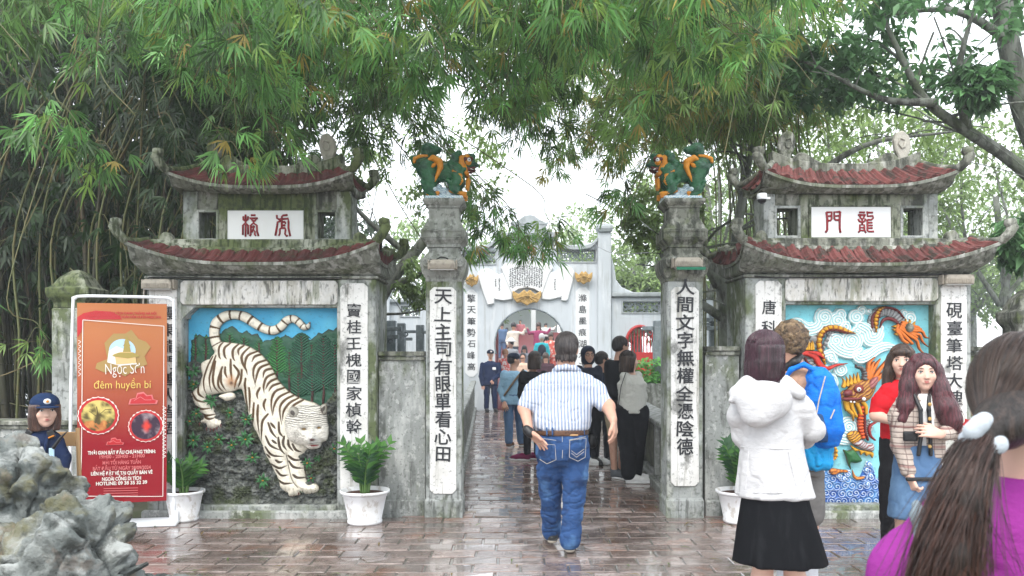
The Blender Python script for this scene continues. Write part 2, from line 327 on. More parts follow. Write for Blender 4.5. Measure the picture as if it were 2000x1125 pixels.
        for axn in range(3):
            b, c = [(1, 2), (2, 0), (0, 1)][axn]
            s0 = [slice(None)]*3; s1 = [slice(None)]*3; s0[axn] = slice(0, -1); s1[axn] = slice(1, None)
            A0 = ins[tuple(s0)]; A1 = ins[tuple(s1)]; E = np.argwhere(A0 != A1)
            inside0 = A0[E[:, 0], E[:, 1], E[:, 2]]
            def cell(db, dc):
                q = E.copy(); q[:, b] += db; q[:, c] += dc; return vid[q[:, 0], q[:, 1], q[:, 2]]
            q = np.stack([cell(-1, -1), cell(0, -1), cell(0, 0), cell(-1, 0)], 1)
            q[~inside0] = q[~inside0][:, ::-1]; Q.append(q)
        Q = np.concatenate(Q); Q = Q[(Q >= 0).all(1)]
        def normals():
            d1 = V[Q[:, 2]]-V[Q[:, 0]]; d2 = V[Q[:, 3]]-V[Q[:, 1]]; nf = np.cross(d1, d2); N_ = np.zeros_like(V)
            for c in range(4): np.add.at(N_, Q[:, c], nf)
            return N_/np.maximum(np.linalg.norm(N_, axis=1), 1e-12)[:, None]
        for _ in range(smooth):
            S = np.zeros_like(V); C = np.zeros(len(V))
            for c in range(4):
                np.add.at(S, Q[:, c], V[Q[:, (c+1) % 4]]); np.add.at(C, Q[:, c], 1)
            V = V*.5+.5*S/np.maximum(C, 1)[:, None]
        if disp is not None:
            N_ = normals(); V = V+N_*disp(V, N_)[:, None]
        col = color(V) if color is not None else None
        return np_mesh(name, V, Q, True, col)

# ================================================================== SETTING: ground, paving, sky backdrop
G = 203.0                                   # pixels per metre on the gate's front plane
Y0 = F/G
b = MB(); b.v = [(-160, -30, -.06), (160, -30, -.06), (160, 17, -.06), (-160, 17, -.06)]; b.f = [(0, 1, 2, 3)]
tag(b.make('ground', M['ground']), kind='structure')
b = MB(); b.v = [(-300, 17, -.9), (300, 17, -.9), (300, 420, -.9), (-300, 420, -.9)]; b.f = [(0, 1, 2, 3)]
tag(b.make('lake_water', M['water']), kind='structure')
b = MB(); b.box(-160, 160, 16.7, 17.0, -1.2, -.06)
tag(b.make('shore_edge', M['rail']), kind='structure')

def paving(name, x0, x1, y0, y1, pri, mask):
    b = MB(); b.box(x0, x1, y0, y1, -.12, -.008)
    base = tag(b.make(name, M['joint']), kind='structure')
    bw, bd, g = .352, .217, .016
    proto = []
    for v in range(6):
        q = MB(); q.box(-bw/2+g/2, bw/2-g/2, -bd/2+g/2, bd/2-g/2, -.05, 0)
        q.v = [(x+random.uniform(-.004, .004), y+random.uniform(-.003, .003), z+(random.uniform(-.003, .003) if z == 0 else 0)) for x, y, z in q.v]
        o = q.make('brick', M['brick'], None, .005); proto.append(o.data); bpy.data.objects.remove(o)
    spots = []
    r = 0; y = y0+bd/2
    while y < y1:
        off = (r % 2)*bw/2+random.uniform(-.04, .04); x = x0-bw/2+off
        while x < x1+bw*.4:
            if x0+bw*.3 < x < x1-bw*.3: spots.append((x, y))
            x += bw
        y += bd; r += 1
    spots.sort(key=lambda p: (not mask(*p), pri(*p)))
    rest = MB()
    for i, (x, y) in enumerate(spots):
        z = random.uniform(-.002, .004); rz = random.uniform(-.01, .01)
        if i < 290 and mask(x, y):
            o = bpy.data.objects.new('brick', random.choice(proto)); COL.objects.link(o); o.parent = base
            o.location = (x, y, z); o.rotation_euler = (random.uniform(-.006, .006), random.uniform(-.006, .006), rz)
        else:
            c = .005
            x2, y2 = bw/2-g/2, bd/2-g/2
            V = [(x-x2, y-y2, z-.03), (x+x2, y-y2, z-.03), (x+x2, y+y2, z-.03), (x-x2, y+y2, z-.03), (x-x2+c, y-y2+c, z), (x+x2-c, y-y2+c, z), (x+x2-c, y+y2-c, z), (x-x2+c, y+y2-c, z)]
            rest.add(V, [(4, 5, 6, 7), (0, 1, 5, 4), (1, 2, 6, 5), (2, 3, 7, 6), (3, 0, 4, 7)])
    if rest.v: tag(rest.make('bricks', M['brick'], base, recalc=False), kind='stuff')
    return base
paving('courtyard', -5.2, 6.5, 2.0, Y0+.02, lambda x, y: -y, lambda x, y: y > 5.5 and -3.9 < x < 3.9)
paving('bridge_deck', -1.1, 2.3, Y0+.03, 22.9, lambda x, y: y, lambda x, y: -.9 < x < 2.2)

# ================================================================== GATE TOWERS
def zg(py): return (1010-py)/G
def xg(px): return (px-1000)/G
def ring(hx, hy, n=28, m=7):                # rectangle perimeter samples, counter-clockwise from front-left
    P = [(-hx+2*hx*i/n, -hy) for i in range(n)]+[(hx, -hy+2*hy*i/m) for i in range(m)]+[(hx-2*hx*i/n, hy) for i in range(n)]+[(-hx, hy-2*hy*i/m) for i in range(m)]
    return P
def lift(x, y, hx, hy):                     # 0 in the middle of a side, 1 at the corners
    a = abs(x)/hx; c = abs(y)/hy
    return (max(0, a)**3.2)*(.25+.75*c**3) if c < .999 else max(0, a)**3.2
def roof_surface(cx, cy, lev):              # lev: (hx, hy, z, lift)
    b = MB(); V = []; n = None
    for hx, hy, z, L in lev:
        R = ring(hx, hy); n = len(R)
        for x, y in R:
            f = lift(x, y, hx, hy)
            ex = 1+.06*f*(1 if L > .05 else 0)
            V.append((cx+x*ex, cy+y*(1+.16*f*(1 if L > .05 else 0)), z+L*f))
    b.add(V, [(i*n+j, i*n+(j+1) % n, (i+1)*n+(j+1) % n, (i+1)*n+j) for i in range(len(lev)-1) for j in range(n)])
    return b
def scroll(b, c, r, w, dirx, y0, y1, tail=.0):   # cloud-scroll ornament: lobed flat stone with thickness
    pts = []
    for i in range(20):
        a = math.pi*2*i/20; rr = r*(1+.13*math.cos(3*a+.6))
        pts.append((c[0]+dirx*rr*math.cos(a)*w, c[1]+rr*math.sin(a)))
    b.prism(pts, y0, y1)

def tower(name, label, cx, geo, moss, red, flip, plaque):
    hw, hd = geo['hw'], .34                 # half width, half depth of the body
    cy = Y0+hd
    T = thing(name, label, 'gate tower', (cx, cy, 0))
    P = Matrix.Translation((-cx, -cy, 0))
    def L(o): o.matrix_parent_inverse = P; return o
    zt = geo['ztop']                        # body top (under the eave)
    x0, x1 = cx-hw, cx+hw
    cl, cr = geo['panel']                   # panel opening x range
    zp0, zp1 = geo['pz']
    # body: two piers, back wall, plinth, lintel
    L(boxes('pier', M['grey_plaster'], T, [(x0, cl, Y0, Y0+2*hd, .0, zt)], .008))
    L(boxes('pier', M['grey_plaster'], T, [(cr, x1, Y0, Y0+2*hd, .0, zt)], .008))
    L(boxes('back_wall', M['grey_plaster'], T, [(cl+.001, cr-.001, Y0+.16, Y0+2*hd-.003, 0, zt)], 0))
    L(boxes('plinth', M['grey_plaster'], T, [(cl+.001, cr-.001, Y0-.05, Y0+.158, -.02, zp0)], .01))
    L(boxes('lintel', M['grey_plaster'], T, [(cl+.001, cr-.001, Y0+.012, Y0+.158, zp1, zt-.003)], .006))
    lz0, lz1 = geo['lz']
    w = .02
    b = MB(); xa, xb = cl-.01, cr+.01
    b.prism([(xa+.03, lz0), (xb-.03, lz0), (xb, lz0+.03), (xb, lz1-.03), (xb-.03, lz1), (xa+.03, lz1), (xa, lz1-.03), (xa, lz0+.03)], Y0-w, Y0+.02)
    L(b.make('lintel_panel', M['white_plaster'], T, .006))
    L(boxes('base_step', M['wall_rough'], T, [(x0-.03, x1+.03, Y0-.075, Y0-.002, -.03, .075)], .015))
    # cornice moulding
    L(boxes('cornice', M['eave_plaster'], T, [(x0-.02, x1+.02, Y0-.03, Y0+2*hd+.03, zt+.003, zt+.03)], .008))
    # lower roof
    g = geo; H = .011
    ow = g['ow']; oz = g['eave']; lf = g['lift']
    lv = [(hw-.02, hd-.02, zt+.03, 0), (hw+.04, hd+.03, zt+.045, lf*.12), (hw+(ow-hw)*.55, hd+.13, oz-.075, lf*.55), (ow-.02, hd+.21, oz-.028, lf)]
    roof = L(roof_surface(cx, cy, lv).make('soffit', M['eave_plaster'], T, smooth=True))
    def roofset(ow, od, oz, lf, uw, ud, uz, ulf, nm, tilec):
        e = roof_surface(cx, cy, [(ow-.02, od-.02, oz-.03, lf), (ow, od, oz-.028, lf), (ow+.004, od+.004, oz, lf), (ow-.02, od-.02, oz+.006, lf)])
        L(e.make('eave_edge', M['eave_plaster'], T))
        r = L(roof_surface(cx, cy, [(ow-.025, od-.025, oz+.004, lf), ((ow+uw)/2, (od+ud)/2, (oz+uz)/2-.012, (lf*.7+ulf*.3)), (uw, ud, uz, ulf)]).make('roof', tilec, T, smooth=True))
        # tiles: rows of overlapping pieces up the slope, raised cover tiles between them
        def pt(s, v, side):
            # s -1..1 along the side, v 0 eave..1 top
            hx = (ow-.012)*(1-v)+uw*v; hy = (od-.012)*(1-v)+ud*v
            z = oz*(1-v)+uz*v-.024*4*v*(1-v)*.5+.004; l = lf*(1-v)+ulf*v
            if side in (0, 2): x, y = hx*s, (-hy if side == 0 else hy)
            else: x, y = (hx if side == 1 else -hx), hy*s
            f = lift(x, y, hx, hy); ex = 1+.06*f; return Vector((cx+x*ex, cy+y*(1+.16*f), z+l*f))
        rows = 2
        for side, cnt in ((0, g['tiles']), (1, 4), (2, g['tiles']), (3, 4)):
            for i in range(cnt):
                s0 = -1+2*i/cnt; s1 = -1+2*(i+1)/cnt; sm = (s0+s1)/2
                q = MB()
                A = [pt(s, v, side) for v in (-.02, 1) for s in (s0+.05/cnt, s1-.05/cnt)]
                nrm = (A[1]-A[0]).cross(A[2]-A[0]).normalized()
                if nrm.z < 0: nrm = -nrm
                V = []
                for v in (-.03, .46, .47, 1.0):
                    th = .017-.010*((v*2.1) % 1.0)
                    for k in range(6):
                        u = k/5; s = s0+(s1-s0)*(.06+.88*u)
                        hgt = th+.026*math.exp(-((u-.5)/.17)**2)*g['rib']
                        V.append(pt(s, v, side)+nrm*hgt)
                Fs = [(r_*6+k, r_*6+k+1, (r_+1)*6+k+1, (r_+1)*6+k) for r_ in range(3) for k in range(5)]
                nb = len(V)
                V += [pt(s0+(s1-s0)*k/5, -.03, side)-nrm*.006 for k in range(6)]
                Fs += [(nb+k, nb+k+1, k+1, k) for k in range(5)]
                q.add(V, Fs)
                o = q.make('roof_tile', tilec, r, recalc=False); o.matrix_parent_inverse = Matrix.Identity(4)
        # hip ridges: curling stone ridges at the four corners
        for sx in (-1, 1):
            for sy in (-1, 1):
                hb = MB(); pts = []; rad = []
                for k in range(7):
                    v = k/6; hx = ow*(1-v)+uw*v; hy = od*(1-v)+ud*v
                    pts.append(Vector((cx+sx*hx*(1+.06*(1-v)), cy+sy*hy*(1+.16*(1-v)), (oz*(1-v)+uz*v)+(lf*(1-v)+ulf*v)+.012-.02*4*v*(1-v))))
                tip = pts[0]; d = Vector((sx, sy*.45, 0)).normalized()
                pre = [tip+d*.075+Vector((0, 0, .155)), tip+d*.085+Vector((0, 0, .12)), tip+d*.05+Vector((0, 0, .055))]
                pts = pre+pts; rad = [.030, .050, .046, .042]+[.038]*6
                hb.tube(pts, rad, 7)
                L(hb.make('hip_ridge', moss, T, smooth=True))
                kb = MB(); t2 = pre[0]
                kb.lathe([(0, -.05), (.036, -.04), (.056, -.006), (.05, .035), (0, .05)], (t2.x-sx*.012, t2.y-sy*.005, t2.z-.005), 10)
                L(kb.make('ridge_knob', moss, T, smooth=True))
    roofset(ow, hd+.23, oz, lf, g['uw'], hd-.01, g['utop'], lf*.52, 'lower', red)
    # moss-grown band above the tiles
    bt = g['bodybase']
    L(roof_surface(cx, cy, [(g['uw']+.02, hd+.012, g['utop']-.02, lf*.52), (g['uw']+.025, hd+.016, g['utop']+.03, lf*.50), (g['uw']-.03, hd-.03, g['utop']+.045, lf*.40), (g['uw']-.14, hd-.05, bt, lf*.02)]).make('upper_band', moss, T, smooth=True))
    L(boxes('band_core', moss, T, [(cx-g['bw']-.12, cx+g['bw']+.12, Y0+.03, Y0+2*hd-.03, g['utop']-.05, bt+.002)], .01))
    # scroll finial standing on each end of the band
    for sx in (-1, 1):
        b = MB(); c = (cx+sx*(g['uw']-.155), g['utop']+lf*.32)
        b.prism([(c[0]+.055*math.cos(a)*(1+.2*math.cos(2*a)), c[1]+.07+.065*math.sin(a)) for a in [2*math.pi*i/16 for i in range(16)]], Y0+.02, Y0+.10)
        b.box(c[0]-.035, c[0]+.035, Y0+.03, Y0+.09, c[1]-.08, c[1]+.03)
        L(b.make('scroll_finial', moss, T, .008))
    # upper body with two through windows
    bw = g['bw']; bz0, bz1 = bt, g['btop']; wa, wb = g['win']; wz0, wz1 = g['wz']
    pl, pr = plaque['x']
    fr = Y0+.17; bk = Y0+.51
    for xa, xb in ((cx-bw, wa[0]), (wa[1], wb[0]), (wb[1], cx+bw)):
        L(boxes('wall', M['mossy_plaster'] if xa > cx-bw+.01 and xb < cx+bw-.01 else M['grey_plaster'], T, [(xa, xb, fr, bk, bz0, bz1)], .006))
    for xa, xb in (wa, wb):
        L(boxes('window_sill', M['mossy_plaster'], T, [(xa+.002, xb-.002, fr+.012, bk-.01, bz0, wz0)], .003))
        L(boxes('window_head', M['dark_plaster'], T, [(xa+.002, xb-.002, fr+.012, bk-.01, wz1, bz1)], .003))
        e = .016
        L(boxes('window_frame', M['grey_plaster'], T, [(xa-.01, xa+e, fr-.008, fr+.03, wz0-.01, wz1+.01), (xb-e, xb+.01, fr-.008, fr+.03, wz0-.01, wz1+.01), (xa+e+.001, xb-e-.001, fr-.006, fr+.03, wz1-e, wz1+.008), (xa+e+.001, xb-e-.001, fr-.006, fr+.03, wz0-.008, wz0+e)], .003))
    # name plaque with red seal characters
    pz0, pz1 = plaque['z']
    pq = L(boxes('name_plaque', M['white_paint'], T, [(pl, pr, fr-.014, fr+.004, pz0, pz1)], .004))
    e = .022
    L(boxes('plaque_frame', M['mossy_plaster'], T, [(pl-e, pl-.001, fr-.022, fr+.003, pz0-e, pz1+e), (pr+.001, pr+e, fr-.022, fr+.003, pz0-e, pz1+e), (pl, pr, fr-.020, fr+.003, pz1+.001, pz1+e-.002), (pl, pr, fr-.020, fr+.003, pz0-e+.002, pz0-.001)], .004))
    for strokes, conv in plaque['chars']:
        b = MB()
        for st, wd in strokes:
            pts = [Vector((conv(x, y)[0], fr-.018, conv(x, y)[1])) for x, y in st]
            b.tube(pts, wd, 6)
        V = [(x, fr-.018+(y-(fr-.018))*.6, z) for x, y, z in b.v]; b.v = V
        o = b.make('character', M['red_ink'], pq, smooth=True); o.matrix_parent_inverse = Matrix.Identity(4)
    # upper roof
    uo, uoz, ul = g['uow'], g['ueave'], g['ulift']
    hx = bw; hy = (bk-fr)/2
    L(roof_surface(cx, cy, [(hx-.02, hy-.02, bz1, 0), (hx+.035, hy+.03, bz1+.03, ul*.1), (hx+(uo-hx)*.55, hy+.10, uoz-.065, ul*.55), (uo-.02, hy+.18, uoz-.025, ul)]).make('soffit', M['eave_plaster'], T, smooth=True))
    g2 = dict(g); keep = g['tiles']; g['tiles'] = g['utiles']
    roofset(uo, hy+.20, uoz, ul, g['rw'], .07, g['rz'], ul*.60, 'upper', red)
    g['tiles'] = keep
    # main ridge with rising fish-tail finials
    b = MB(); rw = g['rw']; rz = g['rz']; top = []; bot = []
    n = 24
    for i in range(n+1):
        t = -1+2*i/n; f = abs(t)**3
        top.append((cx+t*rw, rz+.10+ul*.60*f+.045*f)); bot.append((cx+t*rw, rz-.03+ul*.58*f))
    b.prism(bot+top[::-1], cy-.075, cy+.075)
    L(b.make('ridge', moss, T, .008, tri=True))
    for sx in (-1, 1):
        # ridge scroll lying against the upright leaf finial
        fx = cx+sx*rw*.80; z0 = rz+.07
        if g.get('low'): fx = cx+sx*rw*.72
        out = [(-.02, 0), (-.035, .10), (-.075, .20), (-.055, .31), (.01, .37), (.075, .35), (.10, .27), (.085, .17), (.05, .09), (.06, 0)]
        b = MB(); b.prism([(fx+sx*x*-1.0*(1), z0+z) for x, z in out][::(1 if sx < 0 else -1)], cy-.035, cy+.035)
        L(b.make('leaf_finial', M['dark_plaster'] if sx < 0 else M['stone_light'], T, .012))
        b = MB(); b.tube([(fx-sx*(.0), cy-.04, z0+.27), (fx-sx*.045, cy-.041, z0+.29), (fx-sx*.06, cy-.042, z0+.23), (fx-sx*.03, cy-.042, z0+.19), (fx+sx*.0, cy-.041, z0+.20), (fx+sx*.005, cy-.04, z0+.25)], .009, 6)
        L(b.make('finial_scroll', M['dark_plaster'] if sx < 0 else M['stone_light'], T, smooth=True))
        b = MB(); o2 = [(.05, 0), (.06, .10), (.12, .17), (.19, .17), (.25, .12), (.33, .07), (.42, .03), (.50, 0)]
        b.prism([(fx-sx*x, z0+z*.9-.01) for x, z in o2][::(1 if sx > 0 else -1)], cy-.055, cy+.055)
        L(b.make('ridge_scroll', moss, T, .012))
    return T, L

M['stone_light'] = mat('pale finial stone', (.40, .38, .33), [((.2, .2, .17), 8, V3, .5, .7, .6)], .9, (.4, 40, V3))
# seal characters: strokes traced in their plaque, (points, radius)
c7 = lambda x, y: (xg(420+x/11.11), zg(390+y/11.11)); c8 = lambda x, y: (xg(1600+x/12.5), zg(390+y/12.5))
w1 = .0105
HU = [([(1240, 270), (1245, 340), (1290, 365), (1490, 350), (1500, 420), (1500, 560), (1540, 740)], w1), ([(1480, 270), (1380, 280), (1355, 300), (1350, 420), (1350, 560)], w1), ([(1350, 395), (1260, 430), (1240, 560), (1210, 730)], w1),
      ([(1360, 425), (1430, 425)], w1), ([(1430, 425), (1430, 470)], w1*.8), ([(1360, 500), (1430, 500)], w1), ([(1280, 730), (1305, 690), (1310, 580), (1340, 560), (1420, 560), (1435, 600), (1420, 690), (1460, 740), (1490, 720)], w1)]
BANG = [([(550, 260), (550, 750)], w1), ([(500, 300), (500, 370), (545, 410), (600, 370), (605, 300)], w1), ([(490, 710), (490, 500), (545, 445), (605, 500), (610, 700)], w1), ([(670, 275), (770, 275)], w1), ([(640, 345), (820, 345)], w1), ([(680, 350), (700, 400), (760, 400), (785, 350)], w1*.9),
        ([(730, 400), (725, 450)], w1), ([(640, 735), (665, 700), (665, 500), (720, 450), (800, 500), (805, 640), (835, 735)], w1), ([(690, 540), (760, 530)], w1*.9), ([(725, 500), (720, 600)], w1*.9), ([(690, 650), (720, 600), (760, 640), (750, 700), (780, 730)], w1*.9), ([(690, 590), (700, 660)], w1*.8)]
w2 = .010
MEN = [([(300, 740), (345, 680), (345, 400), (325, 235)], w2*1.15), ([(325, 240), (455, 232), (455, 400), (430, 440), (360, 445)], w2*1.05), ([(350, 335), (450, 325)], w2*.9), ([(675, 745), (655, 640), (655, 400), (665, 220)], w2*1.15), ([(665, 225), (515, 235), (525, 400), (550, 428), (640, 430)], w2*1.05), ([(530, 330), (650, 325)], w2*.9)]
LONG = [([(1140, 240), (1280, 240)], w2), ([(1110, 305), (1300, 305)], w2), ([(1150, 310), (1175, 380), (1215, 410), (1250, 380), (1275, 310)], w2*.9), ([(1215, 410), (1215, 540)], w2*.9), ([(1120, 400), (1140, 455), (1215, 490), (1280, 455), (1300, 395)], w2),
        ([(1115, 740), (1155, 700), (1155, 550), (1270, 550), (1275, 690), (1310, 750)], w2), ([(1160, 620), (1265, 620)], w2*.8), ([(1165, 690), (1265, 690)], w2*.8), ([(1340, 215), (1350, 335), (1480, 325), (1490, 380), (1440, 425), (1345, 420)], w2), ([(1355, 245), (1480, 245)], w2),
        ([(1345, 420), (1345, 690), (1380, 715), (1510, 715)], w2), ([(1370, 495), (1470, 495)], w2*.9), ([(1370, 565), (1475, 565)], w2*.9), ([(1370, 630), (1475, 630)], w2*.9)]

gl = dict(hw=(735-288)/G/2, ztop=zg(545), panel=(xg(355), xg(658)), pz=(zg(985), zg(600)), lz=(zg(595), zg(548)), ow=1.11, eave=zg(517), lift=.19, uw=1.09, utop=zg(491), bodybase=zg(466), bw=(680-345)/G/2, btop=zg(366),
          win=((xg(372), xg(413)), (xg(609), xg(650))), wz=(zg(464), zg(405)), uow=.84, ueave=zg(363), ulift=.13, rw=.72, rz=zg(331), tiles=18, utiles=13, rib=.6)
TL, LL = tower('tiger_tower', 'stained gate tower on the left whose panel shows a striding white tiger', xg(511), gl, M['mossy_plaster'], M['tile_dull'], 0,
               dict(x=(xg(433), xg(585)), z=(zg(465), zg(405)), chars=[(BANG, c7), (HU, c7)]))
gr_ = dict(hw=(1893-1452)/G/2, ztop=zg(542), panel=(xg(1535), xg(1829)), pz=(zg(985), zg(594)), lz=(zg(588), zg(543)), ow=1.13, eave=zg(518), lift=.19, uw=1.08, utop=zg(488), bodybase=zg(464), bw=(1848-1500)/G/2, btop=zg(372),
           win=((xg(1525), xg(1574)), (xg(1777), xg(1822))), wz=(zg(458), zg(397)), uow=.88, ueave=zg(362), ulift=.14, rw=.74, rz=zg(326), tiles=17, utiles=14, rib=1.35)
TR, LR = tower('dragon_tower', 'stained gate tower on the right with red ribbed tiles and a dragon panel', xg(1676), gr_, M['dark_plaster'], M['tile_red'], 1,
               dict(x=(xg(1596), xg(1755)), z=(zg(459), zg(398)), chars=[(MEN, c8), (LONG, c8)]))

# ------------------------------------------------------------------ couplet strips (panel > characters)
def couplet(parent, L, px0, px1, py0, py1, chars, cy0, cy1, y, size_px, s=G, mtl=None, name='couplet_panel', ink=None, dx=0):
    k = 8/s; x0, x1 = (px0-1000)/s, (px1-1000)/s; z0, z1 = EYE-(py1-HOR)/s, EYE-(py0-HOR)/s
    if s == G: z0, z1 = zg(py1), zg(py0)
    b = MB(); b.prism([(x0+k, z0), (x1-k, z0), (x1, z0+k), (x1, z1-k), (x1-k, z1), (x0+k, z1), (x0, z1-k), (x0, z0+k)], y-.016, y+.01)
    pn = b.make(name, mtl or M['strip_plaster'], parent, .005)
    if L: L(pn)
    n = len(chars)
    for i, ch in enumerate(chars):
        if ch == ' ': continue
        py = cy0+(cy1-cy0)*(i/(n-1) if n > 1 else 0)
        zc = zg(py) if s == G else EYE-(py-HOR)/s
        sz = size_px/s*1.10
        o = link('character', glyph(ch, sz, sz*(.014 if size_px > 30 else .007), .005), ink or M['ink'], pn, ((x0+x1)/2+dx+random.uniform(-.004, .004), y-.018, zc))
        o.scale = (random.uniform(.95, 1.1), 1, random.uniform(.92, 1.04)); o.rotation_euler = (0, random.uniform(-.05, .05), 0)
    return pn
couplet(TL, LL, 665, 719, 553, 962, '竇桂王槐國家楨幹', 606, 832, Y0, 27)
couplet(TL, LL, 292, 346, 553, 962, '震東龍門善人皆悟', 612, 835, Y0, 27, dx=.055)
couplet(TR, LR, 1475, 1526, 548, 962, '唐科', 600, 640, Y0, 27)
couplet(TR, LR, 1837, 1887, 553, 962, '硯臺筆塔大塊文章', 606, 845, Y0, 29)

# ================================================================== MAIN PILLARS
def pillar(px, label, chars, c0, c1, sz, dark, panel, base_top):
    cx = xg(px); cy = Y0+.20
    T = thing('gate_pillar', label, 'pillar', (cx, cy, 0), group='tall pillars either side of the opening')
    P = Matrix.Translation((-cx, -cy, 0))
    def L(o): o.matrix_parent_inverse = P; return o
    hs = (900-830)/G/2
    b = MB(); b.rectloft([(hs+.012, hs+.012, -.03), (hs+.012, hs+.012, .16), (hs, hs, .17), (hs, hs, zg(548))], cx, cy); L(b.make('shaft', M['grey_plaster'], T, .01))
    m2 = M['dark_plaster'] if dark else M['grey_cap']
    q = [(.176, 549), (.176, 543), (.205, 534), (.215, 526), (.222, 518), (.222, 508), (.20, 503), (.172, 498), (.150, 492), (.150, 482)]
    b = MB(); b.rectloft([(h, h, zg(z)) for h, z in q], cx, cy); L(b.make('capital', m2, T, .004))
    q = [(.165, 481.7), (.165, 476), (.175, 474), (.195, 470), (.214, 466), (.214, 447), (.195, 445), (.178, 436), (.148, 424), (.148, 404)]
    b = MB(); b.rectloft([(h, h, zg(z)) for h, z in q], cx, cy); L(b.make('upper_block', m2, T, .004))
    b = MB(); e = .012; zf0, zf1 = zg(463), zg(450); yf = cy-.214
    for q_ in ((cx-.19, cx+.19, yf-e, yf-.001, zf1-.006, zf1), (cx-.19, cx+.19, yf-e, yf-.001, zf0, zf0+.006), (cx-.19, cx-.182, yf-e, yf-.001, zf0+.007, zf1-.007), (cx+.182, cx+.19, yf-e, yf-.001, zf0+.007, zf1-.007)): b.box(*q_)
    L(b.make('block_moulding', m2, T))
    q = [(.160, 403.7), (.160, 400), (.178, 397), (.196, 393), (.20, 391), (.20, 387), (.19, 385.5)]
    b = MB(); b.rectloft([(h, h, zg(z)) for h, z in q], cx, cy); L(b.make('top_slab', m2, T, .004))
    couplet(T, L, *panel, chars, c0, c1, cy-hs, sz)
    # carved bracket band half way up the capital
    for sx in (-1, 1):
        b = MB(); b.prism([(cx+sx*(.16+.045*math.cos(a)), zg(512)+.052*math.sin(a)) for a in [2*math.pi*i/14 for i in range(14)]], cy-.25, cy-.223)
        L(b.make('volute', m2, T, .006))
        b = MB(); b.tube([(cx+sx*(.16+.024*math.cos(a)*(1-a/12)), cy-.252, zg(512)+.03*math.sin(a)*(1-a/12)) for a in [i*.7 for i in range(12)]], .006, 5)
        L(b.make('volute_curl', m2, T, smooth=True))
    return T, cx, cy
M['grey_cap'] = mat('grey weathered capital', (.29, .30, .275), [((.15, .16, .135), 3, (2, 2, .6), .42, .66, .8), ((.42, .43, .41), 6, (3, 3, .8), .55, .7, .6), (BLK, 18, V3, .56, .7, .5), (MOSS, 3, V3, .56, .75, .5)], .93, (.4, 35, V3))
pillar(866, 'tall grey pillar with ten black characters ending in the field sign, left of the opening', '天上主司有眼單看心田', 579, 887, 31, False, (839, 891, 560, 965), 0)
pillar(1339, 'tall darker pillar with ten characters ending in virtue, right of the opening', '人間文字無權全憑陰德', 560, 872, 31, True, (1311, 1366, 560, 950), 0)

def floodlight(px, py, w, label, y, mtl='lamp_grey', green=False):
    cx, z = xg(px), zg(py)
    T = thing('floodlight', label, 'lamp', (cx, y, z), group='old floodlights fixed below the eaves and capitals')
    P = Matrix.Translation((-cx, -y, -z))
    def L(o): o.matrix_parent_inverse = P; return o
    h = .045
    b = MB(); b.rectloft([(w*.5, .05, z-h), (w*.5, .06, z+h*.2), (w*.42, .045, z+h)], cx, y-.02); L(b.make('housing', M[mtl], T, .006))
    b = MB()
    for i in range(14): xx = cx-w*.4+w*.8*i/13; b.box(xx-.003, xx+.003, y-.084, y-.079, z-h+.01, z+h*.1)
    L(b.make('cooling_fins', M[mtl], T))
    L(boxes('lens', M['glass'], T, [(cx-w*.45, cx+w*.45, y-.062, y+.02, z-h-.008, z-h-.001)], .002))
    for sx in (-1, 1): L(boxes('bracket', M[mtl], T, [(cx+sx*w*.53-.006, cx+sx*w*.53+.006, y-.04, y+.06, z-h, z+h)], .002))
    if green:
        L(boxes('label_plate', mat('green plate', (.02, .16, .09)), T, [(cx-w*.45, cx+w*.6, y-.09, y-.087, z-h-.03, z-h-.002)], 0))
floodlight(316, 556, .28, 'pale ribbed floodlight under the eave above the red banner', Y0-.06)
floodlight(1861, 547, .27, 'pale ribbed floodlight under the right end of the dragon tower eave', Y0-.06)
floodlight(866, 519, .25, 'grey ribbed floodlight on the capital of the left pillar', Y0-.09)
floodlight(1338, 515, .26, 'grey floodlight with a green plate on the capital of the right pillar', Y0-.09, green=True)

# cables
def cable(label, pts, r=.006, m='black'):
    b = MB(); b.tube(pts, r, 5); tag(b.make('cable', M[m], smooth=True), label, 'cable', 'thin cables')
def cur(pts, n=10):                         # catmull-rom
    out = []; P = [Vector(p) for p in pts]; P = [P[0]*2-P[1]]+P+[P[-1]*2-P[-2]]
    for i in range(1, len(P)-2):
        for k in range(n):
            t = k/n; a, b_, c, d = P[i-1:i+3]
            out.append(.5*((2*b_)+(c-a)*t+(2*a-5*b_+4*c-d)*t*t+(3*b_-a-3*c+d)*t**3))
    return out+[P[-2]]
cable('black cable along the bottom of the tiger tower eave', cur([(xg(290), Y0-.045, zg(575)), (xg(292), Y0-.05, zg(548)), (xg(320), Y0-.05, zg(542)), (xg(500), Y0-.05, zg(545)), (xg(670), Y0-.05, zg(543))]))
cable('grey cable hanging from the eave behind the banner', cur([(xg(292), Y0-.04, zg(552)), (xg(284), Y0-.03, zg(570)), (xg(282), Y0-.03, zg(640)), (xg(283), Y0-.03, zg(800))]), .008, 'lamp_grey')
cable('black cable along the bottom of the dragon tower eave', cur([(xg(1470), Y0-.05, zg(540)), (xg(1530), Y0-.05, zg(543)), (xg(1700), Y0-.05, zg(541)), (xg(1830), Y0-.05, zg(537)), (xg(1890), Y0-.05, zg(540))]))
cable('coiled black cable on the left pillar capital', cur([(xg(833), Y0-.03, zg(505)), (xg(850), Y0-.04, zg(508)), (xg(862), Y0-.04, zg(503)), (xg(875), Y0-.04, zg(506)), (xg(872), Y0-.04, zg(512))]))
cable('upper wire sagging over the bridge to the right pillar', cur([(0.2, 24, 7.2), (1.9, 16, 4.55), (xg(1290), Y0+.1, zg(455))]), .005)
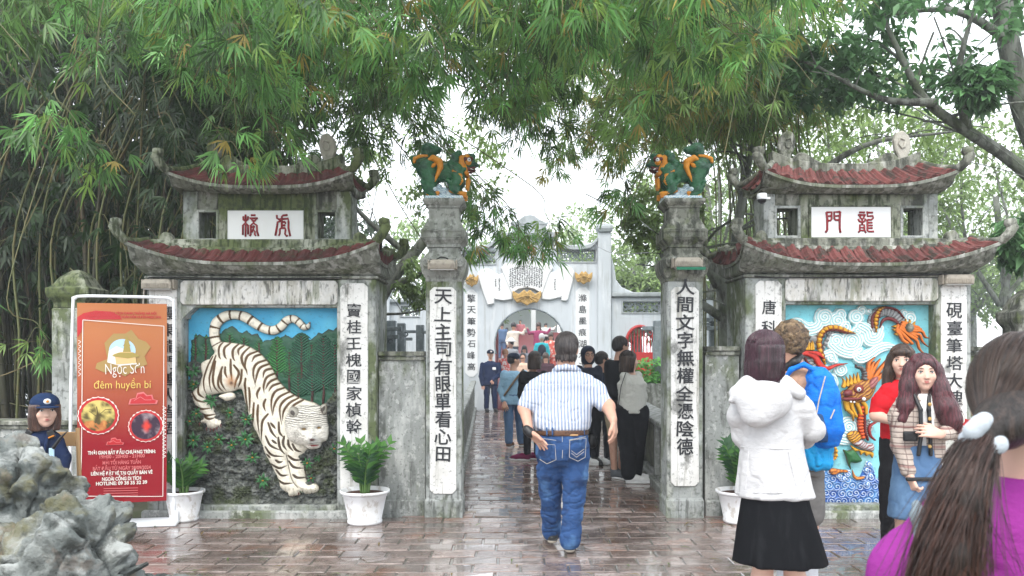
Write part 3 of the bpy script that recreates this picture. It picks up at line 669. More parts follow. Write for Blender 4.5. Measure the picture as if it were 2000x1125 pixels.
cable('lower wire sagging over the bridge to the right pillar', cur([(0.8, 24, 6.0), (1.7, 16, 3.65), (xg(1290), Y0+.1, zg(492))]), .005)

# CCTV camera
T = thing('security_camera', 'small white dome camera on the left side of the dragon tower', 'camera', (xg(1487), Y0-.02, zg(388)))
b = MB(); b.lathe([(0, .05), (.045, .045), (.05, .01), (.045, -.01)], (0, 0, 0), 16); b.make('housing', M['steel_white'], T, smooth=True)
b = MB(); b.lathe([(.042, -.011), (.036, -.035), (.015, -.05), (0, -.052)], (0, 0, 0), 16); b.make('dome', M['black'], T, smooth=True)
b = MB(); b.box(0, .09, .03, .06, .0, .02); b.make('bracket', M['steel_white'], T)

# ================================================================== LOW WALLS joining pillars and towers, end posts
def lowwall(label, xa, xb, top, y, th=.22, cap=.16, cat='wall'):
    T = thing('low_wall', label, cat, ((xa+xb)/2, y, 0)); P = Matrix.Translation((-(xa+xb)/2, -y, 0))
    o = boxes('wall_face', M['wall_rough'], T, [(xa, xb, y, y+th, -.04, top-.09)], 0); o.matrix_parent_inverse = P
    o = boxes('coping', M['dark_plaster'], T, [(xa, xb, y-.03, y+th+.03, top-.087, top-.048), (xa, xb, y-.055, y+th+.055, top-.045, top)], .006); o.matrix_parent_inverse = P
    o = boxes('skirting', M['wall_rough'], T, [(xa, xb, y-.05, y-.002, -.04, .15)], .012); o.matrix_parent_inverse = P
lowwall('streaked grey wall between the tiger tower and the left pillar', xg(736), xg(828), zg(686), Y0+.12)
lowwall('streaked grey wall between the right pillar and the dragon tower', xg(1383), xg(1450), zg(676), Y0+.12)
lowwall('low mossy wall running right from the dragon tower', xg(1896), xg(2700), zg(676), Y0+.30)
lowwall('low dark wall behind the seated guard, left of the stone post', xg(-500), xg(127), zg(830), Y0+.55)

def capped_post(cx, y, s, px0, px1, ptop, pcap, label, hwcap, mossy=True):
    hw = (px1-px0)/s/2; x = ((px0+px1)/2-1000)/s; Z = lambda py: EYE-(py-HOR)/s
    T = thing('stone_post', label, 'post', (x, y, 0))
    b = MB(); b.rectloft([(hw, hw, -.05), (hw, hw, Z(ptop))], 0, 0); b.make('shaft', M['grey_plaster'], T, .01)
    z0 = Z(ptop); z1 = Z(pcap); H = z1-z0
    b = MB(); b.rectloft([(hw*.94, hw*.94, z0+.002), (hw*.94, hw*.94, z0+H*.15), (hw*1.18, hw*1.18, z0+H*.28), (hw*1.25, hw*1.25, z0+H*.36), (hw*1.25, hw*1.25, z0+H*.5), (hw*1.0, hw*1.0, z0+H*.55), (hw*.7, hw*.7, z0+H*.8), (hw*.25, hw*.25, z0+H*.97), (hw*.05, hw*.05, z1)], 0, 0)
    b.make('cap', M['mossy_plaster'] if mossy else M['dark_plaster'], T, .006)
capped_post(0, Y0+.75, 182., 135, 200, 605, 530, 'grey post with mossy pyramid cap behind the red banner', 0)
capped_post(0, Y0+.55, 190., 1973, 2030, 655, 565, 'mossy stepped post at the right edge of the photo', 0, False)

# ================================================================== PAINTED HELPERS for stone frames behind the walls
def stone_frame(label, s, posts, beams, group='grey stone railing frames beside the bridge'):
    xs = [p[0] for p in posts]; y = F/s
    T = thing('slatted_railing', label, 'railing', ((xs[0]-1000)/s, y, 0), group=group); P = Matrix.Translation((-(xs[0]-1000)/s, -y, 0))
    Z = lambda py: EYE-(py-HOR)/s
    for a, c, top, dy in posts:
        o = boxes('post', M['stone_post'], T, [((a-1000)/s, (c-1000)/s, y+dy, y+dy+(c-a)/s, -.05, Z(top))], .01); o.matrix_parent_inverse = P
    for a, c, t, bt, dy in beams:
        o = boxes('beam', M['stone_post'], T, [((a-1000)/s, (c-1000)/s, y+dy+.02, y+dy+.12, Z(bt), Z(t))], .006); o.matrix_parent_inverse = P
    return T, P, Z, y
for lab, s, posts, beams, curls in (
    ('grey stone frame of stepped posts seen above the left low wall', 118., [(733, 750, 617, 0), (751, 769, 625, .2), (768, 784, 629, .45), (804, 820, 632, .6)], [(750, 784, 638, 646, -.02), (752, 778, 654, 662, -.03), (784, 804, 643, 649, .5), (784, 797, 658, 664, .5), (820, 833, 644, 650, .5)], [(791, 652), (762, 666)]),
    ('grey stone frame with cross beams seen above the right low wall', 118., [(1392, 1404, 608, .2), (1414, 1432, 600, 0), (1432, 1440, 603, .3)], [(1378, 1414, 620, 628, .1), (1384, 1420, 637, 645, .05), (1378, 1392, 630, 634, .1)], [(1409, 632), (1386, 640)]),
    ('grey stone post with a bracketed beam inside the opening by the right pillar', 100., [(1278, 1297, 626, 0)], [(1256, 1277, 637, 645, .0), (1297, 1304, 637, 645, 0)], [(1270, 650)])):
    T, P, Z, y = stone_frame(lab, s, posts, beams)
    for px, py in curls:
        b = MB(); r = 4.2/s; b.tube([((px-1000)/s+r*math.cos(a), y+.08, Z(py)+r*math.sin(a)) for a in [i*.628 for i in range(11)]], .014, 6, False)
        o = b.make('curl', M['stone_post'], T, smooth=True); o.matrix_parent_inverse = P

# ================================================================== BRIDGE PARAPETS
def parapet(label, P0, P1, h, n, cap_w, side):
    A = Vector((P0[0], P0[1], 0)); B = Vector((P1[0], P1[1], 0)); d = B-A; Ln = d.length; ang = math.atan2(d.y, d.x)
    T = thing('bridge_parapet', label, 'railing', A, 'concrete parapets along the bridge', ang)
    m = M['rail']
    def bx(nm, mt, L, bev=.006): return boxes(nm, mt, T, L, bev)
    w = .10
    bx('kerb', m, [(0, Ln, -w-.02, w+.02, -.04, .10)], .01)
    b = MB(); b.prism([(0, h-.05), (Ln, h-.05), (Ln, h), (0, h)], -cap_w/2, cap_w/2); 
    V = []
    for x, y, z in b.v: V.append((x, y, z-(.06 if (y*side > 0) else 0)))
    b.v = V; b.make('top_rail', m, T, .01)
    bx('lower_rail', m, [(0, Ln, -w*.7, w*.7, .101, .15)])
    step = Ln/n
    for i in range(n+1):
        x = i*step; bx('post', m, [(max(x-.05, 0), min(x+.05, Ln), -w, w, .151, h-.11)])
    for i in range(n):
        x = i*step; bx('panel', M['rail_panel'], [(x+.06, x+step-.06, -w*.35, w*.35, .152, h-.12)])
        q = MB()
        k = 3
        for j in range(k):
            xa = x+.10+j*(step-.2)/k; xb = xa+(step-.2)/k-.03
            for sy in (-1, 1):
                y_ = sy*w*.36; q.box(xa, xb, min(y_, y_+sy*.02), max(y_, y_+sy*.02), .20, h-.17)
        q.make('panel_moulding', M['rail_panel'], T, .004)
    return T
parapet('concrete parapet with square panels along the right side of the bridge', (1.72, Y0+.45), (2.32, 22.6), .86, 11, .24, 1)
b_ = Vector((-.62, Y0+.45, 0)); e_ = Vector((-1.05, 22.4, 0)); d_ = e_-b_
T = thing('bridge_parapet', 'narrow parapet of upright bars along the left side of the bridge', 'railing', b_, 'concrete parapets along the bridge', math.atan2(d_.y, d_.x)); Ln = d_.length
boxes('kerb', M['rail'], T, [(0, Ln, -.08, .08, -.04, .10)], .01); boxes('top_rail', M['rail'], T, [(0, Ln, -.07, .07, .76, .83)], .01)
for i in range(int(Ln/.22)+1):
    boxes('bar', M['rail'], T, [(i*.22, i*.22+.055, -.03, .03, .101, .757)], 0)

# ================================================================== BACK GATE
S = 69.7; YB = F/S
def xb(px): return (px-1000)/S
def zb(py): return EYE-(py-HOR)/S
T = thing('inner_gate', 'pale grey inner gate wall with a round arch and white scroll at the far end', 'gate', (xb(1035), YB, 0))
PI_ = Matrix.Translation((-xb(1035), -YB, 0))
def LB(o): o.matrix_parent_inverse = PI_; return o
def holed(name, outer, holes, y0, y1, mtl, parent, bevel=0):
    import mathutils.geometry as mg
    polys = [[Vector((x, z, 0)) for x, z in outer]]+[[Vector((x, z, 0)) for x, z in h] for h in holes]
    tris = mg.tessellate_polygon(polys); P2 = [p for q in polys for p in q]
    n = len(P2); b = MB(); V = [(p.x, y0, p.y) for p in P2]+[(p.x, y1, p.y) for p in P2]; Fs = [tuple(t) for t in tris]+[(t[2]+n, t[1]+n, t[0]+n) for t in tris]
    k = 0
    for q in polys:
        m = len(q); Fs += [(k+i, k+(i+1) % m, k+(i+1) % m+n, k+i+n) for i in range(m)]; k += m
    b.add(V, Fs); return b.make(name, mtl, parent, bevel)
ar = [(966.5, 806), (966.5, 690)]
for i in range(25):
    a = math.pi*(1.09-1.18*i/24); ar.append((1035+68.5*math.cos(a), 672-69*math.sin(a)))
arch = [(xb(x), zb(y)) for x, y in ar]+[(xb(1103.5), zb(690)), (xb(1103.5), zb(806))]
r4 = lambda a, b_, c, d: [(xb(a), zb(d)), (xb(b_), zb(d)), (xb(b_), zb(c)), (xb(a), zb(c))]
wins = [(903, 967, 492, 515), (975, 997, 475, 495), (1058, 1080, 472, 494), (1088, 1163, 488, 511)]
outer = [(xb(820), zb(810))]+arch+[(xb(1194), zb(810)), (xb(1194), zb(468)), (xb(1083), zb(484)), (xb(1083), zb(462)), (xb(975), zb(462)), (xb(975), zb(484)), (xb(890), zb(484)), (xb(890), zb(560)), (xb(820), zb(560))]
LB(holed('wall', outer, [r4(*w) for w in wins], YB, YB+.45, M['pale_wall'], T))
# arch trim and open red door leaf
b = MB(); b.tube([(x, YB-.01, z) for x, z in arch[1:-1]], .022, 6); LB(b.make('arch_trim', M['stone_post'], T, smooth=True))
for i in range(7):
    LB(boxes('door_board', M['dark_red'], T, [(xb(967)+.02, xb(967)+.07, YB+.5+i*.16, YB+.65+i*.16, 0, zb(640)-.02*i)], .004))
def lattice(parent, L, a, c, t, btm, s, y, fx, fz, n):
    x0, x1, z0, z1 = fx(a), fx(c), fz(btm), fz(t); e = .04
    L(boxes('lattice_frame', M['pale_trim'], parent, [(x0-e, x0, y-.03, y+.08, z0-e, z1+e), (x1, x1+e, y-.03, y+.08, z0-e, z1+e), (x0+.001, x1-.001, y-.028, y+.08, z1, z1+e), (x0+.001, x1-.001, y-.028, y+.08, z0-e, z0)], .008))
    w = (x1-x0)/n; h = z1-z0
    for i in range(n):
        cx = x0+w*(i+.5); cz = (z0+z1)/2; b = MB()
        r = min(w, h)*.25
        for q in ((-1, 0), (1, 0), (0, -1), (0, 1), (0, 0)):
            ox, oz = q[0]*w*.24, q[1]*h*.24
            b.tube([(cx+ox+w*.2*math.cos(t_), y+.04, cz+oz+h*.2*math.sin(t_)) for t_ in [k*math.pi/5 for k in range(11)]], .013, 5, False)
        b.tube([(cx-w/2, y+.04, z0), (cx, y+.04, cz), (cx+w/2, y+.04, z1)], .012, 5); b.tube([(cx-w/2, y+.04, z1), (cx, y+.04, cz), (cx+w/2, y+.04, z0)], .012, 5)
        b.box(cx-w/2-.012, cx-w/2+.012, y+.02, y+.06, z0, z1)
        L(b.make('lattice_tile', M['stone_post'], parent))
for a, c, t, bt in wins: lattice(T, LB, a, c, t, bt, S, YB, xb, zb, 1 if c-a < 30 else 3)
def strip(nm, pts, th, y0, y1, mtl, par, L):
    b = MB(); top = [(xb(x), zb(y)) for x, y in pts]; b.prism(top+[(x, z-th) for x, z in top[::-1]], y0, y1); return L(b.make(nm, mtl, par, .015, tri=True))
strip('coping', [(1086, 463), (1092, 474), (1104, 479), (1120, 481), (1140, 480), (1153, 477), (1161, 470), (1166, 464)], .12, YB-.15, YB+.6, M['pale_trim'], T, LB)
strip('coping', [(905, 482), (925, 484), (950, 480), (962, 472), (972, 462)], .12, YB-.15, YB+.6, M['pale_trim'], T, LB)
strip('coping', [(970, 455), (1090, 455)], .14, YB-.17, YB+.62, M['pale_trim'], T, LB)
LB(boxes('crest_block', M['pale_trim'], T, [(xb(1000), xb(1068), YB+.02, YB+.4, zb(454.5), zb(440))], .02))
b = MB(); b.prism([(xb(x), zb(y)) for x, y in [(1000, 440), (996, 432), (1004, 433), (1016, 426), (1024, 420), (1034, 418), (1044, 420), (1052, 426), (1064, 433), (1072, 432), (1068, 440)]], YB+.03, YB+.38); LB(b.make('crest_roof', M['pale_trim'], T, .03, tri=True))
LB(boxes('shrine_tablet', M['white_paint'], T, [(xb(1030), xb(1045), YB-.03, YB-.002, zb(497), zb(473))], .01))
LB(link('character', glyph('山', .20, .006, .004), M['red_lacquer'], T, (xb(1037.5), YB-.035, zb(485))))
# tall end post
LB(boxes('end_post', M['pale_wall'], T, [(xb(1167), xb(1193), YB-.12, YB-.002, -.1, zb(455))], .02))
b = MB(); cxp = xb(1180); b.rectloft([(.19, .12, zb(455)), (.20, .13, zb(452)), (.235, .17, zb(450)), (.235, .17, zb(444)), (.19, .14, zb(440)), (.09, .07, zb(438))], cxp, YB-.05); LB(b.make('post_cap', M['pale_trim'], T, .03, 2))
# fan and scroll
sc = [(150, 470), (175, 448), (200, 440), (225, 440), (245, 447), (270, 468), (300, 480), (322, 470), (326, 458), (310, 435), (330, 413), (360, 398), (400, 388), (440, 382), (500, 380), (550, 385), (600, 398), (640, 413), (670, 432), (655, 465), (675, 462), (700, 455), (722, 437), (745, 425), (775, 425), (800, 440), (815, 465), (805, 520), (795, 560), (770, 655), (750, 662), (725, 660), (725, 635), (690, 645), (640, 655), (590, 650), (590, 610), (540, 580), (490, 570), (430, 580), (390, 610), (390, 650), (330, 660), (295, 655), (265, 650), (265, 680), (220, 690), (190, 610), (160, 520)]
c1 = lambda x, y: (xb(890+x/3.516), zb(400+y/3.516))
b = MB(); b.prism([c1(*p) for p in sc], YB-.09, YB-.005); LB(b.make('scroll_panel', M['white_paint'], T, .02, tri=True))
fan = [(326, 470), (312, 435), (360, 398), (440, 382), (500, 380), (600, 398), (668, 432), (640, 480), (592, 612), (540, 580), (490, 570), (430, 580), (388, 612), (350, 530)]
b = MB(); b.prism([c1(*p) for p in fan], YB-.12, YB-.091); fanp = LB(b.make('fan_panel', M['white_paint'], T, .015, tri=True))
b = MB(); 
for ci in range(14):                        # columns of small brush strokes
    xa = 375+ci*16.5; top = 425+abs(ci-6.5)**2*.55; bot = 575-12*math.cos((ci-6.5)/5)
    yy = top
    while yy < bot:
        for k in range(3):
            cx_, cz_ = c1(xa+random.uniform(-4, 4), yy+random.uniform(-4, 4)); a = random.choice((0, .5, 1.57, -.6)); l = random.uniform(.014, .03); w = .006
            d = Vector((math.cos(a), 0, math.sin(a)))*l; n_ = Vector((-math.sin(a), 0, math.cos(a)))*w; c_ = Vector((cx_, YB-.124, cz_))
            b.add([c_-d-n_, c_+d-n_, c_+d+n_, c_-d+n_], [(0, 1, 2, 3)])
        yy += 12.5
b.make('brush_writing', M['ink'], fanp)
b = MB()
for xs_, ya, yb_ in ((300, 510, 590), (275, 515, 560), (680, 515, 585)):
    yy = ya
    while yy < yb_:
        for k in range(3):
            cx_, cz_ = c1(xs_+random.uniform(-3, 3), yy+random.uniform(-3, 3)); a = random.choice((0, .5, 1.57)); d = Vector((math.cos(a), 0, math.sin(a)))*.02; n_ = Vector((-math.sin(a), 0, math.cos(a)))*.005; c_ = Vector((cx_, YB-.094, cz_))
            b.add([c_-d-n_, c_+d-n_, c_+d+n_, c_-d+n_], [(0, 1, 2, 3)])
        yy += 11
LB(b.make('brush_writing', M['ink'], T))
def bat(cx, cy, w, h):
    b = MB(); L_ = []
    for k in range(9):
        a = math.pi*k/8; rr = 1 if k % 2 == 0 else .72; L_.append((cx+w/2*math.cos(math.pi-a)*1.0, cy+h*.62*math.sin(a)*rr))
    top = [(cx+w/2, cy-h*.35), (cx+w*.28, cy-h*.12), (cx+w*.1, cy-h*.42), (cx, cy-h*.25), (cx-w*.1, cy-h*.42), (cx-w*.28, cy-h*.12), (cx-w/2, cy-h*.35)]
    b.prism([(xb(x), zb(y)) for x, y in L_+top], YB-.20, YB-.125); o = LB(b.make('bat_ornament', M['gold'], T, .02, tri=True))
    b = MB()
    for k in range(1, 8):
        a = math.pi*k/8; b.tube([(xb(cx), YB-.21, zb(cy-h*.05)), (xb(cx+w*.42*math.cos(a)), YB-.205, zb(cy+h*.48*math.sin(a)))], [.03, .012], 5)
    b.lathe([(0, -.09), (.07, -.03), (.06, .05), (0, .09)], (xb(cx), YB-.22, zb(cy-h*.05)), 8)
    q = LB(b.make('wing_ribs', M['gold'], o)); q.matrix_parent_inverse = Matrix.Identity(4)
bat(1029, 579, 56, 30); bat(1139, 541, 34, 26); bat(922, 546, 26, 26)
for cc in ('擎天筆勢石峰高', '滌島墨痕湖水滿'):
    lft = cc[0] == '擎'
    couplet(T, LB, 908.5 if lft else 1124, 933 if lft else 1151.5, 566 if lft else 561.5, 736, cc, 583 if lft else 582, 716, YB, 15, s=S, mtl=M['white_paint'])
# lower side walls in the same plane
def sidewall(label, xa, xc, top, latt, posts):
    T = thing('lake_wall', label, 'wall', (xb((xa+xc)/2), YB, 0)); Pm = Matrix.Translation((-xb((xa+xc)/2), -YB, 0))
    def L(o): o.matrix_parent_inverse = Pm; return o
    return T, L
T, L = sidewall('pale wall with lattice opening and red barred arch right of the inner gate', 1195, 1600, 575, 0, 0)
ra = [(xb(1224), zb(806)), (xb(1224), zb(668))]+[(xb(1250.5+26.5*math.cos(math.pi*(1-i/10))), zb(668-31*math.sin(math.pi*i/10))) for i in range(1, 10)]+[(xb(1277), zb(668)), (xb(1277), zb(806))]
out = [(xb(1195), zb(810))]+ra+[(xb(1640), zb(810)), (xb(1640), zb(581)), (xb(1195), zb(581))]
L(holed('wall', out, [r4(1217, 1290, 589, 610)], YB+.05, YB+.35, M['pale_wall'], T))
lattice(T, L, 1217, 1290, 589, 610, S, YB+.05, xb, zb, 3)
L(boxes('coping', M['pale_trim'], T, [(xb(1194), xb(1640), YB-.08, YB+.45, zb(580), zb(571))], .03))
b = MB(); b.prism([(xb(x), zb(y)) for x, y in [(1195, 571), (1195, 500), (1201, 520), (1204, 545), (1215, 560), (1240, 571)]], YB+.1, YB+.3); L(b.make('scroll_buttress', M['pale_wall'], T, .02, tri=True))
b = MB(); b.tube([(x, YB+.03, z) for x, z in ra[1:-1]], .045, 6); L(b.make('red_arch_frame', M['red_lacquer'], T, smooth=True))
for i in range(8): L(boxes('red_bar', M['red_lacquer'], T, [(xb(1228+i*6.2)-.018, xb(1228+i*6.2)+.018, YB+.12, YB+.16, zb(700), zb(640+abs(i-3.5)*3.2))], .004))
L(boxes('red_panel', M['red_lacquer'], T, [(xb(1224)+.01, xb(1277)-.01, YB+.1, YB+.18, -.1, zb(688))], .01))
T, L = sidewall('pale wall with diamond lattice behind the left low wall', 500, 830, 590, 0, 0)
L(holed('wall', [(xb(500), zb(810)), (xb(889), zb(810)), (xb(889), zb(592)), (xb(500), zb(592))], [r4(783, 831, 598, 617)], YB+.05, YB+.35, M['white_wall2'] if 'white_wall2' in M else M['pale_wall'], T))
lattice(T, L, 783, 831, 598, 617, S, YB+.05, xb, zb, 2)
L(boxes('coping', M['pale_trim'], T, [(xb(500), xb(889), YB-.06, YB+.45, zb(591.5), zb(584))], .03))
capx = xb(747); L(boxes('wall_post', M['pale_wall'], T, [(xb(733), xb(762), YB-.15, YB+.04, -.1, zb(580))], .02))
b = MB(); b.rectloft([(.20, .2, zb(580)), (.235, .24, zb(576)), (.24, .24, zb(571)), (.12, .12, zb(565)), (.02, .02, zb(560))], capx, YB+.0); L(b.make('post_cap', M['pale_trim'], T, .01))

# temple roof and far steps seen through the arch; rising red bridge beyond
b = MB(); b.v = [(-1.6, 23.4, .0), (2.4, 23.4, .0), (2.4, 40, 2.6), (-1.6, 40, 2.6), (2.4, 23.4, -.3), (-1.6, 23.4, -.3), (2.4, 40, 2.2), (-1.6, 40, 2.2)]
b.f = [(0, 1, 2, 3), (4, 5, 7, 6), (0, 5, 4, 1), (1, 4, 6, 2), (3, 2, 6, 7), (0, 3, 7, 5)]
tag(b.make('footbridge_deck', M['dark_red']), kind='structure')
T = thing('temple_pavilion', 'white pavilion with a pale sagging roof seen through the arch', 'pavilion', (0.2, 44, 2.4))
b = MB(); b.rectloft([(2.9, 2.2, 3.0), (2.8, 2.1, 3.15), (1.5, .4, 4.3), (1.4, .3, 4.4)], 0, 0); b.make('roof', M['pale_trim'], T, .02)
for x in (-2.4, -.9, .9, 2.4):
    b = MB(); b.box(x-.12, x+.12, -1.9, -1.66, -.4, 3.0); b.make('column', M['white_paint'], T)
b = MB(); b.box(-2.3, 2.3, 1.0, 1.2, -.4, 3.0); b.make('wall', M['white_paint'], T)

# ================================================================== PAINTED RELIEFS
def spline(pts, n=6, closed=False):
    P = np.array(pts, float)
    if closed: P = np.vstack([P[-1], P, P[0], P[1]])
    else: P = np.vstack([2*P[0]-P[1], P, 2*P[-1]-P[-2]])
    out = []
    for i in range(1, len(P)-2):
        for k in range(n):
            t = k/n; a, b_, c, d = P[i-1:i+3]
            out.append(.5*((2*b_)+(c-a)*t+(2*a-5*b_+4*c-d)*t*t+(3*b_-a-3*c+d)*t**3))
    if not closed: out.append(P[-2])
    return np.array(out)
def seg_d(X, Y, P, closed=False):           # distance to a polyline, with parameter
    best = np.full(X.shape, 1e9); tt = np.zeros(X.shape); sg = np.zeros(X.shape)
    m = len(P)-(0 if closed else 1)
    for i in range(m):
        a = P[i]; b_ = P[(i+1) % len(P)]; d = b_-a; L2 = max(d@d, 1e-9)
        t = np.clip(((X-a[0])*d[0]+(Y-a[1])*d[1])/L2, 0, 1); dx = X-a[0]-t*d[0]; dy = Y-a[1]-t*d[1]; q = dx*dx+dy*dy
        k = q < best; best[k] = q[k]; tt[k] = (i+t)[k]; sg[k] = (d[0]*dy-d[1]*dx)[k]
    return np.sqrt(best), tt/m, np.sign(sg)
def poly_in(X, Y, P):
    r = np.zeros(X.shape, bool); n = len(P)
    for i in range(n):
        a = P[i]; b_ = P[(i+1) % n]
        if a[1] == b_[1]: continue
        c = ((a[1] > Y) != (b_[1] > Y)) & (X < (b_[0]-a[0])*(Y-a[1])/(b_[1]-a[1])+a[0]); r ^= c
    return r
def poly_sd(X, Y, P):                        # positive inside
    d, t, _ = seg_d(X, Y, P, True); return np.where(poly_in(X, Y, P), d, -d)
def stroke_sd(X, Y, pts, rad, n=6):
    P = spline(pts, n); d, t, sg = seg_d(X, Y, P); r = np.interp(t, np.linspace(0, 1, len(rad)), rad) if hasattr(rad, '__len__') else rad
    return r-d, t, sg*d/np.maximum(r, 1e-6)
class Relief:                                # px coordinates of one plane -> world
    def __init__(s, parent, L, ybase, s_=G): s.T = parent; s.L = L; s.y = ybase; s.s = s_
    def sheet(s, name, bbox, sd_fn, h_fn, c_fn, material, step=1.0, parent=None, trim=True, y=None):
        x0, y0, x1, y1 = bbox; nx = int((x1-x0)/step)+2; ny = int((y1-y0)/step)+2
        X, Y = np.meshgrid(x0+step*np.arange(nx), y0+step*np.arange(ny), indexing='ij')
        sd = sd_fn(X, Y); ins = sd > 0
        Xv, Yv = X.copy(), Y.copy()
        if trim:
            q = ins[:-1, :-1] | ins[1:, :-1] | ins[:-1, 1:] | ins[1:, 1:]
            gx, gy = np.gradient(sd, step); gl_ = np.maximum(np.hypot(gx, gy), 1e-6); o = ~ins
            mv = np.clip(-sd, 0, 1.6*step)/gl_
            Xv[o] += (gx/gl_*mv)[o]; Yv[o] += (gy/gl_*mv)[o]
        else: q = np.ones((nx-1, ny-1), bool)
        sdc = np.maximum(sd, 0)
        H = h_fn(Xv, Yv, sdc); C = c_fn(Xv, Yv, sdc)
        use = np.zeros((nx, ny), bool)
        use[:-1, :-1] |= q; use[1:, :-1] |= q; use[:-1, 1:] |= q; use[1:, 1:] |= q
        vid = np.full((nx, ny), -1); vid[use] = np.arange(use.sum())
        V = np.stack([(Xv-1000)/s.s, (s.y if y is None else y)-H, (1010-Yv)/s.s if s.s == G else EYE-(Yv-HOR)/s.s], -1)[use]
        a = vid[:-1, :-1][q]; b_ = vid[1:, :-1][q]; c = vid[1:, 1:][q]; d = vid[:-1, 1:][q]
        m = np_mesh(name, V, np.stack([a, d, c, b_], 1), True, C[use])
        o = link(name, m, material, parent or s.T)
        if parent is None: s.L(o)
        return o
def dome(sd, R, H, p=.5): t = np.clip(sd/R, 0, 1); return H*(1-(1-t)**2)**p
def nz(X, Y, sc, o=3, z=0.): return fbm(np.stack([X*sc, Y*sc, np.full(X.shape, z)], -1), o)
def cl(*c): return np.array(c, float)
def mix(a, b_, t): return a+(b_-a)*np.asarray(t)[..., None]

# ------------------------------------------------------------------ tiger panel
R1 = Relief(TL, LL, Y0+.155)
K = 5.358; t1 = lambda x, y: (355+x/K, 590+y/K); t2 = lambda x, y: (355+x/K, 790+y/K)
SKY = cl(.05, .36, .60)
R1.sheet('painted_sky', (356, 598, 657, 760), lambda X, Y: np.where((X-356)+(Y-598) < 24, -1., 5.), lambda X, Y, s: .002+0*X, lambda X, Y, s: mix(SKY, cl(.10, .46, .66), np.clip(nz(X, Y, .03)*.5+.3, 0, 1)), M['relief'], 4, trim=False)
R1.L(boxes('corner_fillet', M['grey_plaster'], R1.T, [(xg(355), xg(362), Y0+.06, Y0+.15, zg(622), zg(599))], .002))
b = MB(); b.prism([(xg(355), zg(598)), (xg(380), zg(598)), (xg(355), zg(622))], Y0+.01, Y0+.15); R1.L(b.make('corner_fillet', M['grey_plaster'], R1.T))
# far mountains
ridge = [(30, 400), (120, 330), (200, 360), (340, 320), (400, 270), (470, 235), (540, 290), (580, 315), (630, 285), (680, 335), (740, 320), (800, 400), (850, 385), (960, 375), (1040, 330), (1110, 370), (1180, 310), (1240, 330), (1300, 390), (1390, 310), (1430, 325), (1500, 275), (1550, 290), (1600, 240), (1625, 240)]
mp = np.array([t1(*p) for p in ridge]+[(658, 1000), (356, 1000)])
R1.sheet('mountain_range', (356, 630, 658, 900), lambda X, Y: poly_sd(X, Y, mp), lambda X, Y, s: dome(s, 14, .012)+.006*nz(X, Y, .12), lambda X, Y, s: mix(cl(.022, .09, .05), cl(.008, .02, .025), np.clip(1-s/5, 0, 1)), M['relief'], 1.5)
def rtree(x, top, bot, w, hh, g):           # relief conifer
    px, pt_ = t1(x, top); _, pb = t1(x, bot); W_ = w/K; leg = []
    n = 5; Lp = []; Rp = []
    for i in range(n):
        f = (i+1)/n; yy = pt_+(pb-pt_)*.75*f; ww = W_*(.25+.75*f)*.5
        Lp += [(px-ww, yy), (px-ww*.62, yy-1)]; Rp += [(px+ww, yy+random.uniform(-1, 1)), (px+ww*.62, yy-1)]
    P = spline([(px, pt_)]+Rp+[(px, pt_+(pb-pt_)*.8)]+Lp[::-1], 3, True)
    col = cl(*g)
    def cf(X, Y, s):
        st = np.sin((Y-pt_)*1.1+np.abs(X-px)*.75+2*nz(X, Y, .1)); return mix(col*.22, col*1.35, np.clip(.45+.6*st, 0, 1))
    o = R1.sheet('relief_tree', (px-W_*.7, pt_-2, px+W_*.7, pb), lambda X, Y: poly_sd(X, Y, P), lambda X, Y, s: dome(s, 8, hh)+.006*np.sin((Y-pt_)*1.1+np.abs(X-px)*.75), cf, M['relief'], 1.0)
    tr = R1.sheet('trunk', (px-3, pt_+8, px+3.5, pb+8), lambda X, Y: (2.4-np.abs(X-px-.6*np.sin(Y*.15)))*1.0, lambda X, Y, s: hh*.7+dome(s, 2.4, .010), lambda X, Y, s: mix(cl(.075, .025, .02), cl(.03, .012, .01), np.clip(.5+nz(X, Y, .3), 0, 1)), M['relief'], 1.0)
for a in ((85, 320, 640, 130, .014, (.03, .15, .04)), (195, 330, 640, 130, .014, (.03, .15, .04)), (450, 300, 560, 300, .016, (.025, .13, .04)), (600, 330, 560, 260, .016, (.022, .12, .04)), (955, 350, 860, 400, .024, (.03, .17, .04)), (1215, 310, 760, 520, .022, (.02, .10, .055)), (1450, 330, 1050, 560, .03, (.018, .09, .05)), (1330, 560, 1060, 420, .03, (.016, .08, .045)), (1085, 480, 900, 330, .02, (.02, .11, .04)), (1570, 400, 1080, 420, .022, (.018, .10, .05)), (1320, 400, 900, 420, .02, (.02, .11, .05)), (1180, 700, 1080, 330, .026, (.018, .09, .045)), (760, 380, 560, 220, .016, (.025, .13, .04))): rtree(*a)
